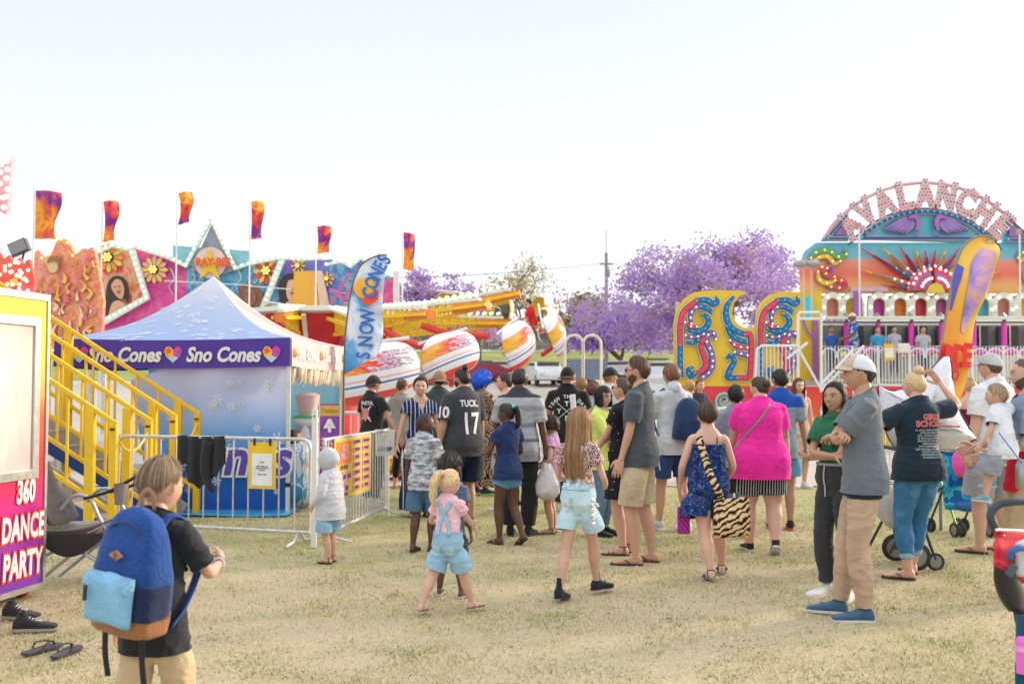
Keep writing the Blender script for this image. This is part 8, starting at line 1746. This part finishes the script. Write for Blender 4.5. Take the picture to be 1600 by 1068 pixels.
for px,Hh_,sk,cl,lb in((1299,1.45,(.4,.22,.15),(.03,.12,.42),'dark haired rider in blue behind the stair head railing'),(1371,1.5,L_,(.05,.35,.6),'rider in turquoise left of the second pink post'),(1397,1.35,L_,(.45,.45,.5),'small rider in grey above the yellow notice'),(1442,1.5,L_,(.45,.47,.5),'rider in grey tee left of the fourth pink post')):
 person(lb,0,0,Hh_,180,loc=Vector((P(px,520,28.0).x,28.0,P(px,510,28.0).z-Hh_)),skin=sk,hairc=(.1,.06,.04),hair='short',top=dict(mat=cloth(cl),hem=-.1),bottom=dict(mat=cloth((.1,.1,.12)),kind='pants'),lod=2.6,shoes='bare')
t=NT('coffee_flag_print');v=t.coord();n=t.noise(v,1.3,3,.5,.8);s_=t.n('SeparateXYZ');t.l(v,s_.inputs[0]);k_=t.math('ADD',t.math('MULTIPLY',n,.5),t.math('MULTIPLY',s_.outputs[0],.25));t.col(t.ramp(k_,[(.2,(.82,.20,.05)),(.34,(.84,.45,.05)),(.44,(.86,.60,.12)),(.5,(.86,.76,.55)),(.56,(.86,.66,.25)),(.66,(.85,.48,.12)),(.75,(.80,.10,.08))]));
fb2=Vector(((1466-800)/FPX*11.2,11.2,0));f2,fs2,fn2=feather('feather_flag','tall yellow and orange feather flag with red lettering leaning before the ride',fb2,11.2,[(1556,374),(1534,368),(1512,378),(1498,400),(1488,436),(1479,485),(1470,540),(1462,585),(1466,608)],[(1558,376),(1557,386),(1553,404),(1548,434),(1540,470),(1530,506),(1518,548),(1507,590),(1492,628)],t.fin(.6),plain((.25,.25,.26),.5),.11)
def on2(pts,f=.02):return[fn2(u,v)+Vector((0,-f,0))for u,v in pts]
def patch2(name,u0,u1,v0,v1,mat,sh,f=.012,parent=fs2):
 m=MB()
 def fn(a,b):u=lerp(u0,u1,a);v=lerp(v0,v1,b);uu_=lerp(u,(u0+u1)/2,sh(b));return fn2(uu_,v)+Vector((0,-f,0))
 m.sheet(fn,10,20);return m.build(name,mat,parent,180)
patch2('purple_cup_print',.34,.98,.22,.68,artm([(.20,.10,.55),(.45,.30,.72),(.84,.45,.42),(.18,.08,.5)],2.2,'cup'),lambda b:.9*abs(b-.35)**1.4*1.6 if b>.35 else 1.2*(.35-b));patch2('blue_corner_print',.0,.2,.42,.62,plain((.10,.10,.5),.5),lambda b:b*.9-.2 if b>.3 else 0);patch2('red_corner_print',.0,.28,.74,.90,plain((.80,.05,.05),.5),lambda b:b*.4);patch2('white_splash_print',.3,.75,.02,.14,plain((.86,.74,.66),.5),lambda b:b*.6)
for ch,u,v,s in(('R',.30,.80,.34),('I',.47,.80,.34),('D',.60,.79,.34),('E',.80,.78,.34),('N',.12,.88,.2),('C',.42,.875,.17),('O',.56,.872,.17)):c0=fn2(u,v);lettering(fs2,'lettering',ch,s,upright(c0+Vector((0,-.10,0)),(1,0,-.12),(.05,0,1)),plain((.80,.04,.03),.5),.05,sx=.62)
def wheel(parent,c,r,w,axis,tyre=None,hubm=None,name='wheel'):
 a=Vector(axis).normalized();c=Vector(c);m=MB();e=MB();s1,s2=frame_of(a)
 rows=[]
 for k in range(24):
  t_=2*pi*k/24;d=s1*cos(t_)+s2*sin(t_);rows.append([c+d*(r*q)+a*w*z for q,z in((.72,-.5),(.93,-.5),(1,-.25),(1,.25),(.93,.5),(.72,.5))])
 rows.append(rows[0]);m.loft(rows,cap=False);o=m.build(name,tyre or rubber,parent,60)
 e.tube([c-a*w*.3,c+a*w*.3],r*.73,20);h=e.build('rim',hubm or plain((.25,.25,.26),.4,.4),o,40);e=MB();e.tube([c-a*w*.6,c+a*w*.6],r*.16,10);e.build('hub',steel,h)if False else None
 return o
pa=empty('pram',atd(1405,9.0),0,'grey pram draped with white floral muslin in front of the blonde woman','pram');dm=plain((.03,.03,.032),.5);sv=plain((.5,.5,.5),.35,.7)
for s in(-.24,.24):
 MB().tube([(-.10,s,1.02),(-.06,s,.75),(.04,s,.18)],.014,8).build('frame_tube',dm,pa);MB().tube([(-.20,s,.14),(.02,s,.55),(.26,s,.70)],.013,8).build('frame_tube',dm,pa);MB().tube([(.19,s,.09),(.05,s,.50)],.013,8).build('frame_tube',dm,pa)
 wheel(pa,(.03,s,.12),.12,.04,(0,1,.0));wheel(pa,(.19,s,.075),.075,.03,(0,1,0))
MB().tube([(-.10,-.24,1.02),(-.12,0,1.03),(-.10,.24,1.02)],.018,8).build('handle',dm,pa)
MB().tube([(.03,-.24,.12),(.03,.24,.12)],.012,8).build('axle',dm,pa);MB().tube([(-.09,-.25,.95),(-.06,-.255,.62)],.016,8).build('orange_strut',plain((.75,.28,.10),.4),pa)
m=MB();rows=[]
for z,w,d in((.36,.22,.17),(.40,.27,.20),(.55,.27,.21),(.66,.24,.19),(.68,.22,.17)):rows.append([(-.02+w*.62*abs(cos(a))**.6*(1 if cos(a)>0 else-1),d*abs(sin(a))**.6*(1 if sin(a)>0 else-1)-.02,z+.02*sin(a*3))for a in np.linspace(0,2*pi,28,endpoint=False)])
m.loft(rows);m.build('storage_bag',cloth((.42,.42,.39)),pa,180)
for z in(.44,.52,.60):MB().tube([(-.15,-.24,z),(.0,-.245,z+.005),(.14,-.23,z)],.006,6).build('bag_zip',dm,pa)
mus=blobs((.70,.71,.76),[(.45,.40,.50),(.35,.35,.55),(.6,.5,.55)],26,.34,'mus');mb=empty('muslin_wrap',pa.location+Vector((.25,0,0)),0,'white muslin wrap with tiny flowers and navy edging spread over the pram','blanket');bd=9.0/FPX
Q=lambda px,py,dy:P(px,py,9.0+dy)-mb.location
outl=[(1372,603),(1392,610),(1420,606),(1440,596),(1470,560),(1486,565),(1492,625),(1520,678),(1521,688),(1480,706),(1440,700),(1400,700),(1378,655)]
cen=Q(1440,650,-.22);m=MB();cp=catmull([Q(x,y,(.10 if i<6 else .0)+.02*sin(i*2.1))for i,(x,y)in enumerate(outl)]+[Q(*outl[0],.12)],5)
rows=[[cen.lerp(p,k/8)+Vector((0,-.10*sin(pi*k/8)+.025*sin(k*2+i*.9),-.0))for i,p in enumerate(cp)]for k in range(0,9)]
m.loft(rows,cap=False,closed=False);m.build('muslin',mus,mb,180,solid=.004,recalc=False);MB().tube(cp,.007,6).build('navy_edging',plain((.02,.03,.07),.7),mb)
ch=person('small child in patterned romper sitting in the grey pram, sandals showing',0,0,.95,-30,child=1,loc=atd(1422,9.35)+Vector((0,0,.02)),skin=(.62,.40,.32),hairc=(.2,.12,.06),hair='short',top=dict(mat=noisy([(0,(.5,.45,.5)),(.5,(.1,.08,.15)),(.6,(.55,.5,.52))],16,'cr'),hem=-.1),bottom=dict(mat=noisy([(0,(.5,.45,.5)),(.5,(.1,.08,.15)),(.6,(.55,.5,.52))],16,'cr'),kind='shorts',length=.95,loose=.03),shoes='sandal',shoec=((.5,.3,.28),(.6,.35,.3),(0,0,0)),lod=1.4)
pb2=empty('stroller',atd(1488,10.9),0,'turquoise and blue umbrella stroller hung with a pink drawstring bag','stroller');bl_=noisy([(0,(.01,.09,.42)),(.42,(.02,.30,.58)),(.52,(.06,.50,.66)),(.6,(.02,.14,.48)),(.70,(.55,.12,.10))],5,'blst',interp='CONSTANT',dist=.8)
m=MB();m.sheet(lambda u,v:(-.26+.46*u+.10*v,-.16-.10*sin(pi*u)+.03*sin(v*9),1.0-.72*v+.10*sin(pi*u)*(1-v)),14,18);m.build('seat_cover',bl_,pb2,180,solid=.03);MB().ball((.06,-.22,.33),(.17,.09,.07),14,10).build('shark_pouch',plain((.02,.12,.40),.5),pb2,180)
for s in(-.16,.2):
 MB().tube([(s-.05,.2,.05),(s+.05,-.05,.55),(s+.12,-.2,1.06)],.012,8).build('frame_tube',dm,pb2);MB().tube([(s+.1,-.2,.08),(s,.1,.7)],.012,8).build('frame_tube',plain((.10,.55,.12),.4),pb2);MB().tube([(s+.12,-.2,1.06),(s+.17,-.28,1.12)],.018,8).build('handle',dm,pb2)
 for d in(-.035,.035):wheel(pb2,(s+.1+d,-.2,.075),.075,.03,(1,.2,0));wheel(pb2,(s-.05+d,.2,.075),.075,.03,(1,.2,0))
e=empty('drawstring_bag',atd(1506,10.55)+Vector((0,0,.62)),0,'bright pink drawstring bag hanging from the stroller handle','bag');m=MB();m.lathe([(.02,.0),(.10,.03),(.145,.12),(.13,.22),(.05,.34),(.02,.38)],20);m.v=[(x*(1+.08*sin(z*30+y*20)),y*.6,z)for x,y,z in m.v];m.build('bag',cloth((.80,.10,.42)),e,180);MB().tube([(0,0,.36),(0,.02,.50)],.008,6).build('cord',dm,e)
ce=empty('stroller',atd(1592,4.35),0,'red and black stroller with padded grey handle cut off by the right edge','stroller');C3=ce.location;W3=lambda px,py,dy=0:P(px,py,4.35+dy)-C3
MB().tube(catmull([W3(1562,835,.05),W3(1550,815),W3(1549,800),W3(1560,788),W3(1585,783),W3(1640,783,.1),W3(1690,790,.3)],6),.0175,12).build('handle',plain((.04,.055,.075),.6),ce)
for a in((1562,835,.05),(1556,829,.0)):pass
MB().tube([W3(1562,832,.05),W3(1571,846,.05)],.014,10).build('metal_stem',plain((.55,.40,.2),.3,.8),ce)
rc_=cloth((.66,.02,.05));crs=[(1558,828),(1600,830),(1660,832)]
m=MB();m.sheet(lambda u,v:W3(1557+90*u,828+10*u+(80+28*u)*v*(1-.35*(1-u)),.0-.12*v+.35*u+.03*sin(v*9+u*5)),18,16);m.build('red_seat_cover',rc_,ce,180,solid=.02)
m=MB();m.sheet(lambda u,v:W3(1556+24*u,846+60*v+10*u,-.02+.10*u),8,10);m.build('red_side_wing',rc_,ce,180,solid=.02);MB().tube(catmull([W3(1557,827,-.02),W3(1600,829,.1),W3(1650,833,.3)],4),.007,6).build('white_piping',white_p,ce)
m=MB();rows=[]
for k in range(11):y=880+75*k/10;hw=22*sin(pi*(k+1.5)/13)**.6;cx=1566+k*2.2;rows.append([W3(cx+hw*cos(a),y,.06*sin(a))for a in np.linspace(0,2*pi,18,endpoint=False)])
m.loft(rows);m.build('black_side_shell',plain((.012,.012,.015),.45),ce,180)
m=MB();m.sheet(lambda u,v:W3(1592+50*u,848+52*v-8*sin(pi*u),-.06+.2*u),10,10);m.build('patterned_blanket',blobs((.60,.66,.66),[(.1,.25,.3),(.2,.35,.4)],30,.4,'blk'),ce,180,solid=.03)
MB().tube(catmull([W3(1578,872,-.1),W3(1582,860,-.12),W3(1600,855,-.1),W3(1640,858,.0)],5),.014,8,flat=.4).build('blue_strap',plain((.03,.13,.38),.6),ce);m=MB();m.box((0,0,0),(.035,.015,.055),0,Matrix.Translation(W3(1580,890,-.10))@Matrix.Rotation(R(30),4,'Y'));m.build('buckle',plain((.06,.08,.11),.5),ce,0,bevel=.004)
MB().tube([W3(1577,880,.0),W3(1592,950,.0),W3(1602,1000,-.0),W3(1616,1090,-.05)],.026,10).build('frame_tube',plain((.03,.035,.05),.45),ce)
m=MB();m.sheet(lambda u,v:W3(1590+26*u,960+105*v,-.05-.03*sin(pi*u)),8,14);m.build('side_pocket',cloth((.02,.07,.14)),ce,180,solid=.02);m=MB();m.sheet(lambda u,v:W3(1588+30*u,1033+60*v,-.09-.03*sin(pi*u)),8,8);m.build('cup_pocket',blobs((.015,.08,.16),[(.2,.55,.6)],60,.25,'cupp'),ce,180,solid=.015)
c0=W3(1598,1012,-.12);cu_=empty('drink_cup',C3+c0,0,'pink lidded drink bottle in the pocket of the edge stroller','bottle');MB().lathe([(.026,-.10),(.029,.015),(.029,.03),(.02,.045)],20).build('bottle',plain((.75,.15,.62),.35),cu_);MB().lathe([(.031,-.01),(.031,.012)],20).build('lid_band',plain((.8,.35,.7),.35),cu_)
wheel(ce,(W3(1625,1100).x,.15,.12),.12,.05,(0,1,0));wheel(ce,(W3(1625,1100).x,-.25,.12),.12,.05,(0,1,0))
e=empty('steel_bottle',Vector((P(1597,740,7.0).x,7.0,P(1597,740,7.0).z)),0,'steel water bottle on a blue strap at the hip of the tattooed man','bottle');MB().lathe([(.035,-.1),(.042,-.09),(.042,.06),(.03,.08),(.03,.1)],18).build('bottle',plain((.36,.38,.36),.3,.8),e);MB().tube(catmull([(-.14,.02,.28),(-.09,-.03,.18),(-.02,-.04,.08)],5),.011,6,flat=.4).build('blue_strap',plain((.02,.10,.45),.6),e)
barrier(Vector((6.15,14.2,0)),Vector((6.75,11.6,0)),1.08,.12,20,'steel crowd barrier running back between the prams and the yellow flag',parts=True,feet=False)
barrier(Vector((5.55,16.6,0)),Vector((6.1,14.35,0)),1.08,.12,20,'far steel crowd barrier beside the maroon floral dress',parts=False,feet=False)
pl_=empty('play_panel',Vector((6.5,13.6,0)),0,'green and orange plastic toy panel behind the barrier at right','toy panel');MB().box((-.1,0,.55),(.12,.05,.9)).build('green_panel',plain((.05,.50,.08),.4),pl_,0,bevel=.02);MB().box((.22,0,.5),(.1,.05,.8)).build('orange_panel',plain((.82,.25,.05),.4),pl_,0,bevel=.02);MB().box((.08,.02,.75),(.3,.03,.25)).build('green_panel',plain((.05,.50,.08),.4),pl_,0,bevel=.02)
qk=0
for a,b,lb in(((-2.9,16.2),(-1.9,16.6),'white queue rail behind the man in black emblem tee'),((-1.8,17.0),(-.8,17.4),'white queue rail left of the woman in stripes'),((-2.4,18.8),(.2,19.2),'long white ride fence under the nearest gondola'),((.4,19.2),(2.6,19.6),'long white ride fence behind the blue wig'),((.3,16.6),(1.7,16.9),'low white queue rail behind the grey polo man'),((2.7,19.6),(4.6,19.9),'long white ride fence behind the parked cars view'),((3.5,17.0),(4.4,17.3),'short white queue rail left of the yellow panel')):
 barrier(Vector((*a,0)),Vector((*b,0)),1.15,.12,int(12*(Vector(b)-Vector(a)).length/1.4),lb,'queue_rail',False,True,white_p,.024,parts=False,group='white queue rails in the middle distance',grp_r=.011)
for px,lb in((897,'left white steel entry hoop beside the solar trailer'),(925,'right white steel entry hoop beside the solar trailer')):
 x=(px-800)/FPX*18.0;e=empty('entry_hoop',(x,18.0,0),0,lb,'hoop','white entry hoops');MB().tube([(-.16,0,0),(-.16,0,2.30)]+[(-.16*cos(t_),0,2.30+.17*sin(t_))for t_ in np.linspace(.2,pi-.2,8)]+[(.16,0,2.30),(.16,0,0)],.024,10).build('hoop',plain((.76,.68,.52),.4),e);MB().box((0,0,1.0),(.32,.03,.03)).build('crossbar',plain((.76,.68,.52),.4),e,0)
for i,(x,y,z,c_,lb)in enumerate(((-1.95,17.2,.28,(.85,.28,.02),'orange foam ride block low behind the entry gate'),(-2.1,17.4,.10,(.80,.05,.07),'red foam ride step below the orange block'),(.85,17.3,.3,(.85,.28,.02),'orange foam block behind the purple top girl'))):
 e=empty('foam_block',(x,y,z),0,lb,'foam block');MB().box((0,0,0),(1.5 if i<2 else .4,.3,.22)).build('block',plain(c_,.6),e,0,bevel=.03);MB().box((0,-.16,.0),(1.2 if i<2 else .3,.02,.06)).build('stripe',plain((.85,.55,.05),.6),e,0)
so_=empty('solar_trailer',(1.62,22.5,0),0,'solar panel trailer with dark tilted panels behind the entry hoops','trailer');Ms=Matrix.Translation((0,0,2.0))@Matrix.Rotation(R(-62),4,'X');spm=NT('solar_cells');br=spm.n('TexBrick',Scale=9.0);br.offset=0;br.inputs['Color1'].default_value=(.03,.05,.12,1);br.inputs['Color2'].default_value=(.04,.07,.15,1);br.inputs['Mortar'].default_value=(.35,.38,.42,1);spm.l(spm.coord((1,1,1),rot=(R(62),0,0)),br.inputs['Vector']);spm.col(br.outputs['Color']);m=MB();m.box((0,0,0),(.95,.04,.5),0,Matrix.Translation((0,0,1.95))@Matrix.Rotation(R(-28),4,'X'));m.build('solar_panel',spm.fin(.2),so_,0)
MB().box((0,.2,.7),(1.0,.7,.7)).build('trailer_body',white_p,so_,0,bevel=.03);MB().tube([(0,.1,1.0),(0,.1,1.9)],.04,8).build('mast',galv,so_);wheel(so_,(-.3,-.25,.3),.3,.15,(0,1,0));wheel(so_,(.3,-.25,.3),.3,.15,(0,1,0))
def car(px,Y,rz,col,label,kind='hatch'):
 x=(px-800)/FPX*Y;e=empty('parked_car',(x,Y,ground_z(x,Y)),R(rz),label,'car','cars parked beyond the rides');L=4.2;pt=plain(col,.25,0,.05,spec=.6);Wd=.86
 prof=[(-2.05,.35),(-2.1,.62),(-1.95,.86),(-1.1,.98),(-.55,1.42),(.9,1.46),(1.75,1.02),(2.05,.92),(2.08,.45),(2.0,.30)]if kind=='hatch' else[(-2.2,.4),(-2.25,.8),(-2.1,1.02),(-1.15,1.12),(-.65,1.68),(2.0,1.72),(2.2,1.2),(2.25,.5),(2.1,.38)]
 m=MB();m.loft([[(a*.985,y*Wd,b-(.0 if abs(y)<1 else .0))if b<1.05 or abs(y)<.8 else(a*.95,y*Wd*.86,b)for a,b in prof]for y in(-1,-.96,0,.96,1)]);m.build('body',pt,e,30,bevel=.03)
 gl=plain((.05,.07,.08),.12,spec=.8);gy_=(1.02,1.36)if kind=='hatch' else(1.16,1.60)
 for s in(-1,1):
  m=MB();m.prism([(-.92,gy_[0]),(-.5,gy_[1]),(.85,gy_[1]+.03),(1.4,gy_[0]+.02)],s*Wd*.93-.012,s*Wd*.93+.012);m.build('side_window',gl,e,0)
  for xx in(-1.3,1.3):wheel(e,(xx,s*.78,.31),.31,.2,(0,1,0))
  MB().box((-2.08,s*.62,.70),(.08,.3,.12)).build('headlight',plain((.7,.7,.68),.2),e,0,bevel=.01);MB().box((2.06,s*.68,.85),(.08,.18,.22)).build('tail_light',plain((.5,.02,.02),.3),e,0,bevel=.01)
 m=MB();m.box((-.83,0,(gy_[0]+gy_[1])/2),(.03,1.35,.46),0,Matrix.Rotation(0,4,'Y'));m.build('windscreen',gl,e,0);m=MB();m.box((1.36 if kind=='hatch' else 2.13,0,(gy_[0]+gy_[1])/2+.03),(.06,1.35,.34));m.build('rear_window',gl,e,0)
 if kind=='rack':
  MB().box((.3,0,1.84),(1.9,1.2,.05)).build('roof_rack',plain((.12,.13,.12),.5),e,0);MB().box((1.2,.4,1.92),(.3,.2,.1)).build('roof_lamp',plain((.6,.2,.1),.4),e,0)
for a in((742,66,20,(.28,.03,.05),'dark red car between the gondolas','hatch'),(684,64,80,(.10,.22,.22),'dark teal car seen under the gondola arms','hatch'),(768,70,10,(.5,.52,.54),'silver car right of the dark red car','hatch'),(852,62,100,(.74,.75,.76),'white hatchback parked tail on beyond the ride fence','hatch'),(910,66,15,(.70,.72,.74),'white car behind the entry hoops','hatch'),(955,64,5,(.72,.74,.75),'white car beside the power pole','hatch'),(1027,56,88,(.62,.65,.66),'white four wheel drive with roof rack left of the yellow panel','rack'),(975,50,178,(.68,.70,.72),'pale car in front of the four wheel drive','hatch'),(1180,70,10,(.1,.12,.2),'dark blue car glimpsed behind the yellow panel','hatch')):car(*a)
sg=empty('yard_sign',at_ground(931,40),0,'small grey box sign on a post by the car park','sign');MB().tube([(0,0,0),(0,0,2.2)],.04,6).build('post',galv,sg);MB().box((0,0,2.1),(.3,.15,.45)).build('box',plain((.45,.45,.44),.5),sg,0)
